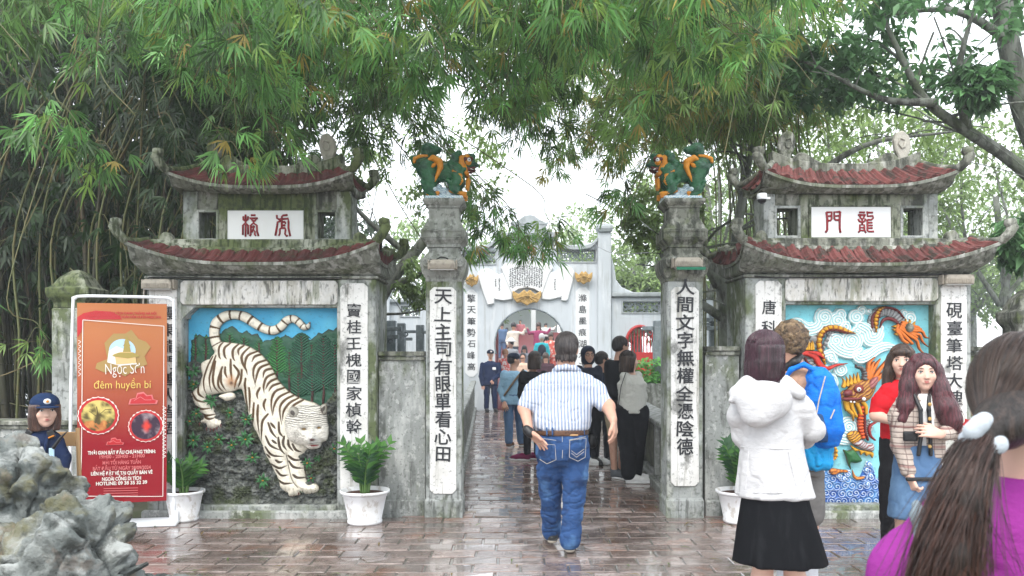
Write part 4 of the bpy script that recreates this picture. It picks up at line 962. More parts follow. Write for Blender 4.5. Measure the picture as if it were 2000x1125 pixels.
# rocky ground in relief
g_out = [(20, 640), (70, 600), (150, 640), (240, 980), (420, 1000), (560, 940), (620, 1000), (680, 1180), (800, 1450), (1000, 1500), (1240, 1400), (1500, 1030), (1560, 950), (1625, 900)]
gp = np.array([(355+x/K, 590+y/K) for x, y in g_out]+[(658.5, 1002), (355.5, 1002)])
def gh(X, Y, s):
    n = fbm(np.stack([X*.055, Y*.075, 0*X], -1), 4); bump = np.abs(n)*.045+.024*np.abs(nz(X, Y, .2, 2, 3.))-.02*np.clip(1-np.abs(nz(X, Y, .045, 2, 6.))/.08, 0, 1); ledge = .02*np.clip((Y-790)/60, 0, 1)+.045*np.clip((Y-977-3*nz(X, Y, .05, 2, 1.))/8, 0, 1)+.015*np.clip((Y-930)/30, 0, 1)
    return dome(s, 10, .02)+bump+ledge
def gc(X, Y, s):
    n = nz(X, Y, .1, 4, 5.); return mix(mix(cl(.045, .052, .048), cl(.17, .18, .165), np.clip(n+.35, 0, 1)), cl(.045, .06, .018), np.clip(nz(X, Y, .05, 3, 9.)*1.4, 0, .8))
R1.sheet('relief_rocks', (355, 690, 659, 1003), lambda X, Y: poly_sd(X, Y, gp), gh, gc, M['relief_rock'], 1.1)
# little leafy plants modelled on the rocks
def rplant(x, y, r, n, y2, flower=True, gcol=(.03, .13, .04)):
    px, py = (355+x/K, 590+y/K); b = MB(); c = Vector(((px-1000)/G, R1.y-y2, zg(py)))
    for i in range(n):
        a = math.pi*2*i/n+random.uniform(-.2, .2); l = r/G*random.uniform(.75, 1.1); d = Vector((math.cos(a), -.3, math.sin(a))); w_ = Vector((-math.sin(a), 0, math.cos(a)))*l*.17; q = c.copy()
        b.add([q, q+d*l*.5+w_+Vector((0, -.012, 0)), q+d*l, q+d*l*.5-w_+Vector((0, -.012, 0)), q+d*l*.5+Vector((0, -.02, 0))], [(0, 1, 4), (1, 2, 4), (2, 3, 4), (3, 0, 4)])
    o = R1.L(b.make('relief_plant', mat('relief plant green', gcol, rough=.5), R1.T))
    if flower:
        f = MB(); f.lathe([(0, -.006), (.009, -.004), (.009, .004), (0, .006)], (0, 0, 0), 8); o2 = f.make('flower', M['orange'], o); o2.matrix_parent_inverse = Matrix.Identity(4); o2.location = c+Vector((0, -.022, 0))
for a in ((290, 1035, 17, 8, .085), (485, 1160, 13, 7, .08), (130, 1170, 14, 7, .08), (60, 1250, 11, 6, .08), (650, 1230, 16, 7, .08), (370, 1440, 15, 7, .09), (505, 1500, 14, 7, .09), (650, 1440, 21, 9, .09), (725, 1630, 17, 7, .09), (840, 1870, 19, 9, .11), (1300, 1690, 14, 7, .085), (1585, 1540, 12, 6, .08), (250, 1520, 16, 8, .09), (100, 1450, 18, 8, .09), (80, 720, 18, 8, .05), (1340, 1850, 12, 5, .085), (1410, 1640, 9, 6, .08), (90, 860, 13, 7, .055)): rplant(*a, flower=random.random() < .7)

# the tiger: outline, stripes
WHT = cl(.76, .71, .59); OLV = cl(.085, .042, .010); DRK = cl(.04, .03, .02)
body = [(360, 415), (440, 418), (560, 432), (680, 468), (780, 530), (850, 605), (910, 690), (960, 790), (1010, 860), (1080, 930), (1170, 990), (1280, 1035), (1400, 1080), (1480, 1250), (1420, 1480), (1310, 1555), (1258, 1604), (1247, 1660), (1255, 1740), (1272, 1820), (1290, 1880), (1390, 1915), (1420, 1965), (1385, 2010), (1290, 2025), (1225, 2015), (1215, 2035), (1110, 2050), (1078, 2010), (1010, 1960), (985, 1875), (910, 1722), (850, 1612), (812, 1530), (800, 1492), (760, 1412), (720, 1342), (690, 1262), (658, 1182), (640, 1092),
        (618, 1040), (600, 960), (575, 915), (480, 950), (400, 960), (330, 965), (262, 985), (215, 1015), (235, 1060), (285, 1100), (305, 1135), (345, 1205), (392, 1252), (396, 1312), (330, 1345), (232, 1335), (200, 1290), (147, 1275), (152, 1240), (182, 1212), (130, 1140), (92, 1092), (62, 1010), (50, 960), (82, 918), (130, 880), (160, 800), (200, 680), (255, 580), (295, 530), (290, 480)]
bp = spline([(355+x/K, 590+y/K) for x, y in body], 3, True)
tail_c = [(330, 460), (302, 400), (290, 300), (320, 205), (415, 137), (520, 126), (620, 150), (720, 215), (825, 275), (920, 290), (1000, 250), (1060, 185), (1130, 168), (1190, 205), (1235, 250), (1282, 250), (1305, 205)]
tail_r = np.array([62, 55, 55, 58, 54, 48, 55, 52, 46, 50, 48, 46, 42, 40, 38, 30, 8])/K
tailp = [(355+x/K, 590+y/K) for x, y in tail_c]
ST = [[(390, 425), (365, 470), (370, 560), (395, 600)], [(470, 430), (425, 480), (430, 560), (455, 600)], [(555, 440), (515, 500), (520, 580), (545, 620)], [(610, 455), (570, 500), (580, 560)], [(670, 472), (610, 560), (620, 640), (655, 710), (670, 770)], [(750, 515), (670, 560), (645, 640), (655, 720)], [(800, 545), (740, 570), (715, 630)], [(850, 605), (760, 650), (730, 740), (755, 880)],
      [(885, 645), (800, 690), (765, 780), (755, 860)], [(915, 695), (850, 720), (830, 800)], [(945, 745), (870, 790), (840, 880), (845, 960)], [(975, 795), (900, 840), (855, 920)], [(1000, 850), (930, 880), (890, 940)], [(1040, 900), (960, 940), (920, 1040), (930, 1190)], [(1090, 945), (1000, 1000), (950, 1090), (935, 1200)], [(1140, 980), (1060, 1030), (1010, 1120), (1035, 1300)], [(1190, 1010), (1110, 1060), (1050, 1150), (1040, 1250)], [(1240, 1030), (1160, 1080), (1110, 1150)],
      [(330, 560), (300, 680), (270, 800), (285, 950)], [(290, 570), (230, 700), (200, 830), (232, 980)], [(335, 620), (310, 780), (320, 880), (360, 955)], [(410, 680), (370, 800), (370, 890), (410, 945)], [(400, 700), (395, 830), (440, 935)], [(495, 600), (500, 720), (510, 830)], [(530, 660), (580, 740), (550, 830), (520, 915)], [(610, 710), (600, 820), (560, 900)], [(440, 680), (440, 740), (465, 800)],
      [(650, 800), (640, 900), (650, 1060), (670, 1170)], [(685, 900), (690, 1000), (682, 1180)], [(735, 1060), (725, 1200), (705, 1290)], [(780, 1080), (775, 1200), (790, 1410)], [(800, 900), (770, 960), (780, 1020)], [(860, 1020), (840, 1080), (860, 1150)], [(885, 1175), (830, 1250), (820, 1350), (805, 1480)],
      [(890, 1267), (930, 1362), (990, 1432)], [(920, 1272), (970, 1332)], [(1000, 1262), (1010, 1362), (1055, 1422)], [(865, 1407), (920, 1502), (1030, 1557)], [(860, 1522), (930, 1602), (1060, 1622)], [(870, 1602), (920, 1637)], [(915, 1705), (1010, 1742), (1095, 1712)], [(970, 1762), (1030, 1817), (1112, 1812)], [(985, 1872), (1060, 1902), (1160, 1897)], [(1000, 1420), (1020, 1530), (1070, 1600)],
      [(1060, 1410), (1050, 1490), (1090, 1560)], [(1100, 1450), (1110, 1512), (1160, 1570)], [(1145, 1492), (1180, 1552), (1240, 1580)], [(1100, 1612), (1160, 1657), (1245, 1662)], [(1105, 1672), (1160, 1732), (1255, 1752)], [(1155, 1812), (1200, 1842), (1285, 1847)], [(940, 1450), (990, 1487)], [(975, 1660), (1010, 1680), (1050, 1672)],
      [(130, 880), (150, 960), (200, 1010)], [(70, 950), (120, 1020), (215, 1060)], [(95, 1087), (170, 1122), (290, 1112)], [(165, 1172), (230, 1192), (325, 1177)], [(190, 1202), (260, 1227), (320, 1212)]]
STP = [spline([(355+x/K, 590+y/K) for x, y in q], 4) for q in ST]
legline = spline([(355+x/K, 590+y/K) for x, y in [(1078, 1605), (1105, 1740), (1145, 1870), (1200, 1945)]], 5)
def stripe_mask(X, Y):
    m = np.zeros(X.shape)
    for P in STP:
        lo = P.min(0)-4; hi = P.max(0)+4; k = (X > lo[0]) & (X < hi[0]) & (Y > lo[1]) & (Y < hi[1])
        if not k.any(): continue
        d, t, _ = seg_d(X[k], Y[k], P); wd = 2.6*np.sin(np.pi*np.clip(t*.78+.22, 0, 1))**.7; m[k] = np.maximum(m[k], np.clip((wd-d)*1.6+.5, 0, 1))
    return m
def body_c(X, Y, s):
    m = stripe_mask(X, Y); c = mix(mix(WHT, cl(.55, .50, .40), np.clip(nz(X, Y, .12)*.5, 0, .4)), mix(OLV, DRK, np.clip((Y-800)/80, 0, .7)), m)
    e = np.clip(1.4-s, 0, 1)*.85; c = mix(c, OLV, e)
    r = np.hypot((X-448)/14, (Y-745)/17); c = mix(c, cl(.45, .18, .04), np.clip(1.0-r, 0, .75)); c = mix(c, cl(.05, .015, .008), np.clip(1-np.hypot((X-449)/5, (Y-748)/5), 0, 1))
    d, t, _ = seg_d(X, Y, legline); return mix(c, DRK, np.clip(1.3-d, 0, 1))
def body_h(X, Y, s):
    h = .03+.035*np.clip((Y-900)/50, 0, 1)+dome(s, 22, .075, .6)+.004*nz(X, Y, .08); d, t, _ = seg_d(X, Y, legline); h -= .02*np.exp(-(d/3)**2)
    h += .02*np.exp(-(((X-435)/28)**2+((Y-735)/35)**2))+.03*np.exp(-(((X-530)/30)**2+((Y-880)/45)**2))
    toes = (Y > 955) | ((Y > 822) & (X < 432)); h -= np.where(toes, .010*(np.sin(X*.75) > .82), 0); return h-.004*stripe_mask(X, Y)
def small(name, poly, hb, hh, col, R=8, step=1., par=None):
    P = spline([(355+x/K, 590+y/K) for x, y in poly], 4, True); lo = P.min(0)-2; hi = P.max(0)+2
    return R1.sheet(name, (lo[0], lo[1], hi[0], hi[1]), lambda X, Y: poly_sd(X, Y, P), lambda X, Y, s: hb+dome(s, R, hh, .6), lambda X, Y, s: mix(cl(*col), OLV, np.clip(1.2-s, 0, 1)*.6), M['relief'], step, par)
small('far_thigh', [(150, 660), (180, 620), (250, 600), (240, 700), (200, 790), (165, 760)], .03, .04, WHT)
small('far_paw', [(355, 985), (430, 955), (500, 948), (532, 975), (525, 1010), (450, 1040), (400, 1020)], .075, .04, WHT*.95)
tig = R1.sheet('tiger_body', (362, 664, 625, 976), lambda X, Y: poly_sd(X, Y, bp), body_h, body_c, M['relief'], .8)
def tail_col(X, Y, s):
    _, t, _ = seg_d(X, Y, spline(tailp, 6)); b_ = np.abs(((t*15.5+.15) % 1)-.5) < .10; c = mix(WHT, OLV, b_*1.); return mix(c, OLV, np.clip(1.5-s, 0, 1)*.85)
R1.sheet('tiger_tail', (392, 598, 606, 690), lambda X, Y: stroke_sd(X, Y, tailp, tail_r)[0], lambda X, Y, s: .02+dome(s, 9, .045, .5), tail_col, M['relief'], .8)
# head
hc = (355+1312/K, 590+1318/K)
hp = spline([(355+x/K, 590+y/K) for x, y in [(1150, 1110), (1240, 1080), (1330, 1085), (1430, 1080), (1500, 1150), (1518, 1250), (1530, 1340), (1515, 1440), (1460, 1475), (1430, 1530), (1330, 1545), (1270, 1510), (1190, 1490), (1110, 1440), (1068, 1330), (1070, 1220), (1105, 1150)]], 4, True)
def hd_h(X, Y, s):
    h = .11+dome(s, 24, .085, .55); g = lambda x, y, rx, ry: np.exp(-(((X-(355+x/K))/rx)**2+((Y-(590+y/K))/ry)**2))
    h += .045*g(1375, 1430, 11, 9)+.03*g(1380, 1370, 5, 14)+.014*g(1300, 1280, 12, 5)+.02*g(1390, 1490, 9, 4)+.012*g(1250, 1400, 12, 10)
    h -= .022*g(1283, 1325, 7, 4)+.022*g(1440, 1312, 5, 4)+.028*g(1390, 1497, 12, 2.2); return h+.004*nz(X, Y, .5, 2)
def hd_c(X, Y, s):
    st = np.sin((Y-hc[1])*1.5+.12*np.abs(X-hc[0])*1.2+2.5*nz(X, Y, .09)); c = mix(cl(.66, .63, .56), cl(.09, .082, .065), np.clip(st*1.6-.3, 0, .95)*np.clip((hc[1]-2-Y)/14+.35, .12, 1))
    g = lambda x, y, rx, ry: np.clip(1.6*np.exp(-(((X-(355+x/K))/rx)**2+((Y-(590+y/K))/ry)**2))-.3, 0, 1)
    c = mix(c, cl(.62, .61, .57), g(1390, 1440, 13, 9)*.9); c = mix(c, cl(.12, .11, .09), g(1210, 1370, 10, 8)*.5)
    for ex, ey, w_ in ((1285, 1325, 6.5), (1440, 1312, 5)): c = mix(c, cl(.65, .63, .58), g(ex, ey-18, w_+2, 3)*.8); c = mix(c, cl(.02, .015, .01), g(ex, ey, w_, 2.8)); c = mix(c, cl(.26, .15, .03), g(ex, ey, w_*.62, 1.8))
    c = mix(c, cl(.09, .035, .03), g(1385, 1430, 6, 3.4)); c = mix(c, cl(.30, .04, .04), g(1385, 1497, 10, 2.6)); c = mix(c, cl(.75, .73, .68), g(1345, 1500, 1.6, 2)+g(1440, 1495, 1.6, 2)); c = mix(c, cl(.10, .09, .07), g(1385, 1470, 13, 1.2)*.8)
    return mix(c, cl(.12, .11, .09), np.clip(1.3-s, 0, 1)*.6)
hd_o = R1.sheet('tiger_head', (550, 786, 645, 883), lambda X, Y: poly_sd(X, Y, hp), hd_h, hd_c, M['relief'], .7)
for ear, inner in (([(1130, 1190), (1120, 1130), (1150, 1090), (1200, 1100), (1235, 1140), (1230, 1190), (1190, 1215)], [(1145, 1170), (1145, 1125), (1185, 1120), (1210, 1160), (1190, 1195)]), ([(1450, 1120), (1460, 1075), (1510, 1060), (1522, 1100), (1515, 1160), (1480, 1175)], [(1462, 1120), (1475, 1090), (1505, 1080), (1505, 1130), (1485, 1160)])):
    small('tiger_ear', ear, .155, .05, (.34, .32, .27), 6); small('ear_hollow', inner, .195, .012, (.07, .06, .05), 4)
for x, y in ((1125, 2030), (1150, 2020), (1180, 2015), (1205, 2015), (1290, 1985), (1320, 1985), (1350, 1975), (1380, 1960), (160, 1285), (235, 1335), (275, 1345), (310, 1345), (345, 1330), (385, 1300)):
    b = MB(); c = Vector((xg(355+x/K), R1.y-.085, zg(590+y/K))); b.tube([c+Vector((0, 0, .016)), c+Vector((0, -.014, .004)), c+Vector((.003, -.012, -.022))], [.007, .006, .001], 6); R1.L(b.make('claw', M['maroon'], R1.T, smooth=True))

# ------------------------------------------------------------------ dragon panel
R2 = Relief(TR, LR, Y0+.155)
Kd = 5.357; dA = lambda x, y: (1530+x/Kd, 590+y/Kd); dB = lambda x, y: (1560+x/Kd, 790+y/Kd)
LB_ = cl(.20, .60, .68)
R2.sheet('painted_sky', (1534, 592, 1830, 990), lambda X, Y: 5+0*X, lambda X, Y, s: .002+0*X, lambda X, Y, s: mix(LB_, cl(.34, .68, .70), np.clip(nz(X, Y, .03)*.6+.2+(Y-800)/400, 0, 1)), M['relief'], 4, trim=False)
CW = cl(.74, .80, .79); CL_ = cl(.30, .60, .62)
def cloud(blobs, ribbons=(), hb=.01):        # blobs (x,y,r) px, ribbons (pts, rad px)
    def sdp(X, Y):
        best = np.full(X.shape, -1e9); ph = np.zeros(X.shape)
        for x, y, r in blobs:
            d = np.hypot(X-x, Y-y); a = np.arctan2(Y-y, X-x); v = r-d+.6*np.sin(5*a)*(r > 12); k = v > best; best[k] = v[k]; ph[k] = (d/5.4-a/(2*np.pi))[k]
        for pts, rad in ribbons:
            v, t, sn = stroke_sd(X, Y, pts, rad); k = v > best; best[k] = v[k]; rr = np.interp(t, np.linspace(0, 1, len(rad)), rad) if hasattr(rad, '__len__') else rad; ph[k] = ((rr-v)*np.sign(sn)/5.4+.5)[k]
        return best, ph
    allp = [(x-r, y-r) for x, y, r in blobs]+[(x+r, y+r) for x, y, r in blobs]+[(p[0]+q*16, p[1]+q*16) for pts, _ in ribbons for p in pts for q in (-1, 1)]
    A = np.array(allp); lo = np.maximum(A.min(0)-2, (1535, 593)); hi = np.minimum(A.max(0)+2, (1829, 988))
    rid = lambda ph: .5+.5*np.cos(2*np.pi*ph)
    R2.sheet('relief_cloud', (lo[0], lo[1], hi[0], hi[1]), lambda X, Y: sdp(X, Y)[0], lambda X, Y, s: hb+dome(s, 5, .022)+.012*rid(sdp(X, Y)[1])**.6*np.clip(s/2, 0, 1), lambda X, Y, s: mix(CL_, CW, np.clip(rid(sdp(X, Y)[1])*2.2-.25, 0, 1)), M['relief'], .9)
A_ = lambda L_: [dA(*p) for p in L_]
q = lambda x, y, r: (*dA(x, y), r/Kd)
cloud([q(480, 150, 105), q(620, 190, 105), q(820, 150, 90), q(650, 120, 70)], [(A_([(110, 200), (200, 210), (300, 280), (400, 260), (440, 200)]), [4, 12, 15, 14, 10]), (A_([(180, 310), (300, 320), (380, 300)]), [4, 9, 6])])
cloud([q(605, 400, 88), q(770, 400, 125), q(700, 250, 70), q(830, 300, 60)], [(A_([(560, 440), (650, 510), (760, 540), (860, 500)]), [10, 12, 12, 8]), (A_([(860, 250), (940, 300), (970, 380), (1050, 360), (1090, 260)]), [12, 16, 18, 14, 6])])
cloud([q(830, 560, 60)], [(A_([(820, 560), (860, 590), (950, 560), (1050, 490), (1150, 460), (1250, 470)]), [11, 13, 13, 11, 9, 5])])
cloud([q(560, 590, 60), q(540, 840, 100), q(660, 710, 75), q(500, 720, 60), q(560, 1010, 60)], [(A_([(480, 560), (560, 540), (600, 620)]), [8, 10, 8])], .006)
cloud([q(1390, 160, 80), q(1330, 110, 50), q(880, 80, 60), q(960, 90, 35)], hb=.004)
qb = lambda x, y, r: (*dB(x, y), r/Kd)
cloud([qb(580, 250, 120), qb(800, 250, 55), qb(480, 180, 55)], [([dB(x, y) for x, y in [(470, 120), (440, 260), (480, 370), (580, 400)]], [6, 12, 12, 8])], .006)
def dstroke(name, pts, rad, cols, hb=.03, hh=.04, cvt=dA, rings=0, sp=1.0, edge=(.09, .015, .012), par=None):
    cols = cols if hasattr(cols[0], '__len__') else (cols,); P = [cvt(*p) for p in pts]; r = np.array(rad)/Kd if hasattr(rad, '__len__') else np.array([rad/Kd]*2); A = np.array(P); m = r.max()+3
    lo = A.min(0)-m; hi = A.max(0)+m; lo = np.maximum(lo, (1535, 593)); hi = np.minimum(hi, (1829, 988))
    def cf(X, Y, s):
        v, t, sn = stroke_sd(X, Y, P, r, 5); c = np.zeros(X.shape+(3,))+cl(*cols[0])
        if len(cols) > 1: c = mix(c, cl(*cols[1]), np.clip(sn*3, 0, 1))
        if rings: c = mix(c, cl(*edge), (np.abs(((t*rings) % 1)-.5) < .12)*.9)
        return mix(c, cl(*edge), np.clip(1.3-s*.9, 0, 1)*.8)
    def hf(X, Y, s):
        v, t, sn = stroke_sd(X, Y, P, r, 5); h = hb+dome(s, max(r.mean()*.9, 1.5), hh, .5)
        if rings: h = h+.008*np.cos(2*np.pi*t*rings)
        return h
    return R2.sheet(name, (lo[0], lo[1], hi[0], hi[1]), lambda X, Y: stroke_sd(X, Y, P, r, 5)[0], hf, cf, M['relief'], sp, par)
GLD = (.62, .32, .02); MAR = (.13, .015, .015); SIL = (.30, .31, .31); ORG = (.62, .16, .02); RED = (.50, .03, .02)
dstroke('dragon_body', [(350, 700), (300, 600), (330, 480), (420, 340), (520, 300), (560, 330), (500, 420), (470, 520)], [30, 55, 50, 55, 40, 34, 24, 8], (SIL,), .015, .02, rings=16, edge=(.12, .12, .12))
dstroke('dragon_spine', [(480, 645), (455, 570), (425, 480), (425, 380), (455, 310), (520, 270), (610, 270), (700, 300), (800, 322)], [12, 26, 30, 30, 30, 32, 34, 30, 6], (GLD, MAR), .04, .04, rings=14, edge=(.2, .04, .01))
dstroke('dragon_body', [(1000, 280), (1000, 190), (1045, 110), (1130, 85), (1220, 110), (1290, 180), (1320, 240)], [40, 55, 58, 56, 52, 46, 34], (SIL,), .015, .025, rings=16, edge=(.12, .12, .12))
dstroke('dragon_spine', [(1025, 310), (1022, 220), (1030, 140), (1060, 75), (1110, 45)], [6, 26, 30, 24, 8], (GLD, MAR), .04, .03, rings=8, edge=(.2, .04, .01))
dstroke('belly_band', [(1065, 260), (1095, 190), (1150, 165), (1220, 185), (1270, 230)], [6, 18, 20, 20, 10], (MAR,), .04, .02)
dstroke('back_band', [(985, 260), (985, 150), (1060, 70), (1150, 50), (1250, 80), (1320, 160)], [12, 14, 14, 14, 14, 8], (MAR,), .04, .02)
for pts in ([(1290, 230), (1400, 290), (1500, 300), (1540, 360), (1585, 372)], [(1280, 250), (1400, 320), (1480, 340), (1510, 410), (1572, 466)], [(1270, 270), (1380, 350), (1450, 400), (1480, 490), (1560, 568)], [(1262, 290), (1340, 370), (1400, 430)], [(1255, 300), (1300, 390), (1350, 425)], [(1250, 240), (1240, 300), (1290, 360)], [(1300, 220), (1420, 270), (1490, 280)], [(1275, 260), (1400, 335), (1450, 365)], [(1300, 205), (1400, 240), (1470, 262)]):
    dstroke('tail_flame', pts, [18, 20, 17, 12, 4][:max(3, len(pts))], (ORG,), .045, .03)
for x, y, x2, y2 in ((1330, 230, 1340, 165), (1370, 230, 1385, 170), (1410, 240, 1435, 195), (1240, 250, 1190, 250), (1235, 290, 1195, 275), (1245, 330, 1215, 330)): dstroke('fringe', [(x, y), ((x+x2)/2+4, (y+y2)/2), (x2, y2)], [20, 14, 3], (GLD,), .03, .03)
b = MB(); c = dA(1362, 262); b.lathe([(0, -.05), (.03, -.035), (.045, 0), (.03, .035), (0, .05)], (xg(c[0]), R2.y-.07, zg(c[1])), 12); R2.L(b.make('tail_boss', M['dark_plaster'], R2.T, smooth=True))
dstroke('silver_belly', [(170, 510), (300, 520), (380, 560), (340, 640), (420, 700), (520, 700)], [25, 30, 30, 30, 26, 10], (SIL,), .02, .03, rings=10, edge=(.14, .14, .14))
dstroke('red_flame', [(180, 545), (290, 535), (370, 570), (420, 650), (500, 695), (600, 660), (720, 642)], [16, 34, 36, 34, 24, 16, 4], (RED,), .045, .035)
dstroke('red_flame', [(300, 520), (400, 540), (470, 600)], [12, 26, 5], (RED,), .06, .03)
dstroke('maroon_leg', [(270, 590), (300, 650), (340, 700)], [14, 16, 12], (MAR,), .04, .03)
for i in range(7): dstroke('fin_spine', [(205+i*24, 490), (212+i*22+(i % 2)*5, 430), (215+i*21, 380+30*(i % 2)+12*abs(i-3)/2)], [17, 12, 3], (GLD,), .05, .03)
# head
def dpatch(name, poly, hb, hh, col, R=8, cvt=dA, line=None, sp=.9):
    P = spline([cvt(*p) for p in poly], 4, True); lo = P.min(0)-2; hi = P.max(0)+2
    def cf(X, Y, s):
        c = np.zeros(X.shape+(3,))+cl(*col)
        if line: c = mix(c, cl(*line), np.clip(np.sin(X*.7+Y*.9+4*nz(X, Y, .07))*2-.4, 0, 1))
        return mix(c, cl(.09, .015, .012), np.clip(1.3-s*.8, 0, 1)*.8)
    return R2.sheet(name, (lo[0], lo[1], hi[0], hi[1]), lambda X, Y: poly_sd(X, Y, P), lambda X, Y, s: hb+dome(s, R, hh, .6)+(.004*np.sin(X*.7+Y*.9+4*nz(X, Y, .07)) if line else 0), cf, M['relief'], sp)
for pts in ([(900, 850), (930, 700), (940, 640), (1005, 572)], [(930, 850), (980, 720), (1020, 650), (1062, 592)], [(950, 860), (1030, 740), (1080, 670), (1125, 602)], [(960, 880), (1060, 780), (1110, 730), (1172, 662)], [(915, 850), (955, 720), (975, 650), (1000, 620)], [(940, 870), (1040, 790), (1090, 750), (1120, 720)]): dstroke('mane_flame', pts, [26, 24, 18, 5], (ORG,), .05, .04)
for pts in ([(700, 1030), (710, 1120), (760, 1180), (770, 1250)], [(740, 1040), (760, 1120), (800, 1200)], [(800, 1050), (830, 1120), (850, 1180)], [(860, 1040), (900, 1100), (905, 1170)], [(680, 1020), (690, 1080), (700, 1130)]): dstroke('beard_lock', pts, [28, 24, 18, 5][:max(3, len(pts))], (GLD,), .06, .04)
dpatch('dragon_head', [(640, 940), (700, 910), (730, 860), (820, 820), (930, 800), (1000, 860), (990, 940), (940, 1020), (860, 1060), (740, 1060), (660, 1040), (630, 1000)], .07, .07, (.42, .20, .03), 16, line=(.15, .02, .015))
dpatch('snout', [(632, 950), (660, 920), (710, 915), (735, 950), (715, 985), (650, 985)], .13, .04, (.16, .03, .035), 7)
dpatch('upper_lip', [(632, 1000), (700, 985), (780, 995), (850, 985), (860, 1010), (780, 1030), (700, 1040), (640, 1030)], .12, .03, (.17, .03, .03), 5)
dpatch('ear', [(905, 860), (940, 800), (1005, 780), (1000, 850), (960, 900), (920, 915)], .12, .035, (.38, .14, .13), 7, line=(.2, .05, .05))
dpatch('eye_ring', [(745, 910), (760, 870), (810, 860), (850, 890), (840, 940), (790, 955), (755, 940)], .135, .025, (.20, .03, .02), 6)
for i in range(5): dstroke('crest_spike', [(660+i*38, 880-i*14), (665+i*36, 830-i*12), (640+i*42, 790-i*14)], [24, 15, 3], (GLD,), .08, .03)
dstroke('horn', [(880, 800), (880, 740), (850, 690), (800, 680), (790, 660)], [26, 24, 20, 14, 8], (.12, .13, .13), .07, .05, rings=8)
for nm, px, py, r, ml in (('eye', 788, 912, .022, 'white_paint'), ('pupil', 786, 914, .010, 'black'), ('tusk', 840, 1012, .018, 'white_paint'), ('tooth', 705, 1042, .010, 'white_paint'), ('tooth', 740, 1044, .010, 'white_paint')):
    c = dA(px, py); b = MB(); b.lathe([(r*math.sin(k*math.pi/6), -r*math.cos(k*math.pi/6)) for k in range(7)], (0, 0, 0), 10); o = R2.L(b.make(nm, M[ml], R2.T, smooth=True)); o.location = (xg(c[0]), R2.y-(.175 if nm == 'pupil' else .16), zg(c[1]))
# lower body, leaf, fish, waves
dstroke('scaled_chest', [(700, 40), (690, 150), (690, 250), (715, 350)], [28, 32, 32, 24], ((.62, .09, .015),), .05, .04, dB, rings=9, edge=(.15, .01, .01))
dstroke('maroon_band', [(735, 60), (735, 200), (740, 300), (770, 380)], [14, 16, 16, 12], (MAR,), .05, .03, dB)
dstroke('silver_coil', [(790, 180), (750, 260), (770, 350)], [20, 26, 20], (SIL,), .03, .03, dB, rings=8, edge=(.14, .14, .14))
dstroke('maroon_band', [(850, 190), (780, 240), (790, 330), (840, 380)], [12, 16, 16, 10], ((.28, .02, .02),), .06, .03, dB)
dpatch('striped_fin', [(545, 320), (640, 280), (700, 330), (690, 390), (600, 420)], .05, .035, (.62, .30, .02), 7, dB, line=(.06, .015, .02))
dpatch('silver_coil', [(600, 410), (690, 370), (760, 410), (830, 420), (830, 500), (740, 490), (650, 450)], .05, .04, (.42, .42, .42), 8, dB, line=(.22, .03, .03))
dpatch('gold_fringe', [(590, 435), (680, 480), (830, 510), (825, 575), (790, 540), (760, 555), (735, 520), (700, 545), (680, 500), (630, 505)], .04, .025, GLD, 5, dB)
dpatch('lotus_leaf', [(510, 485), (560, 495), (620, 480), (690, 560), (712, 605), (650, 630), (590, 625), (600, 700), (560, 640), (540, 560)], .04, .05, (.02, .12, .035), 9, dB)
dpatch('carp', [(355, 690), (400, 680), (470, 690), (550, 700), (560, 725), (470, 730), (410, 755), (370, 735)], .05, .04, (.60, .20, .03), 6, dB, line=(.3, .08, .02))
dpatch('carp_tail', [(165, 690), (190, 650), (235, 670), (245, 730), (210, 825), (190, 800), (215, 720)], .05, .03, ORG, 5, dB)
dpatch('carp_tail', [(605, 690), (630, 740), (660, 770), (735, 765), (720, 795), (650, 805), (610, 770)], .05, .03, (.60, .22, .04), 5, dB)
dstroke('gold_scroll', [(350, 470), (390, 445), (430, 480), (430, 560), (395, 590), (370, 570)], [20, 18, 17, 16, 12, 5], (GLD,), .04, .04, dB, rings=9, edge=(.3, .08, .01))
wv = [(-140, 900), (-60, 760), (60, 740), (160, 720), (240, 620), (330, 560), (370, 620), (400, 720), (480, 770), (600, 790), (700, 800), (730, 720), (760, 640), (820, 620), (850, 700), (870, 800), (960, 760), (1100, 740), (1250, 700), (1450, 720)]
wp = np.array([dB(*p) for p in wv]+[(1829, 989), (1535, 989)]); wp[:, 0] = np.clip(wp[:, 0], 1535, 1829)
curls = [(x_*15+1540+(r_ % 2)*7+random.uniform(-2, 2), 983-r_*15+random.uniform(-2, 2), random.uniform(6.5, 9.5)) for r_ in range(6) for x_ in range(20)]
def wphase(X, Y):
    best = np.full(X.shape, 1e9); ph = np.zeros(X.shape)
    for x, y, r in curls:
        k = (np.abs(X-x) < 16) & (np.abs(Y-y) < 16)
        if not k.any(): continue
        d = np.hypot(X[k]-x, Y[k]-y); a = np.arctan2(Y[k]-y, X[k]-x); v = d/r; bb = best[k]; kk = v < bb; bb[kk] = v[kk]; best[k] = bb; pp = ph[k]; pp[kk] = (d/4.8-a/(2*np.pi)*(1 if int(x) % 2 else -1))[kk]; ph[k] = pp
    return ph, best
def wvc(X, Y, s):
    ph, bst = wphase(X, Y); return mix(mix(cl(.045, .15, .48), cl(.10, .30, .62), np.clip(nz(X, Y, .06)+.4, 0, 1)), cl(.66, .74, .80), np.clip(np.cos(2*np.pi*ph)*2.4-1.0, 0, 1)*np.clip(1.5-bst, .25, 1))
R2.sheet('relief_waves', (1535, 880, 1829, 989), lambda X, Y: poly_sd(X, Y, wp), lambda X, Y, s: .012+dome(s, 6, .03)+.014*np.cos(2*np.pi*wphase(X, Y)[0]), wvc, M['relief'], .9)
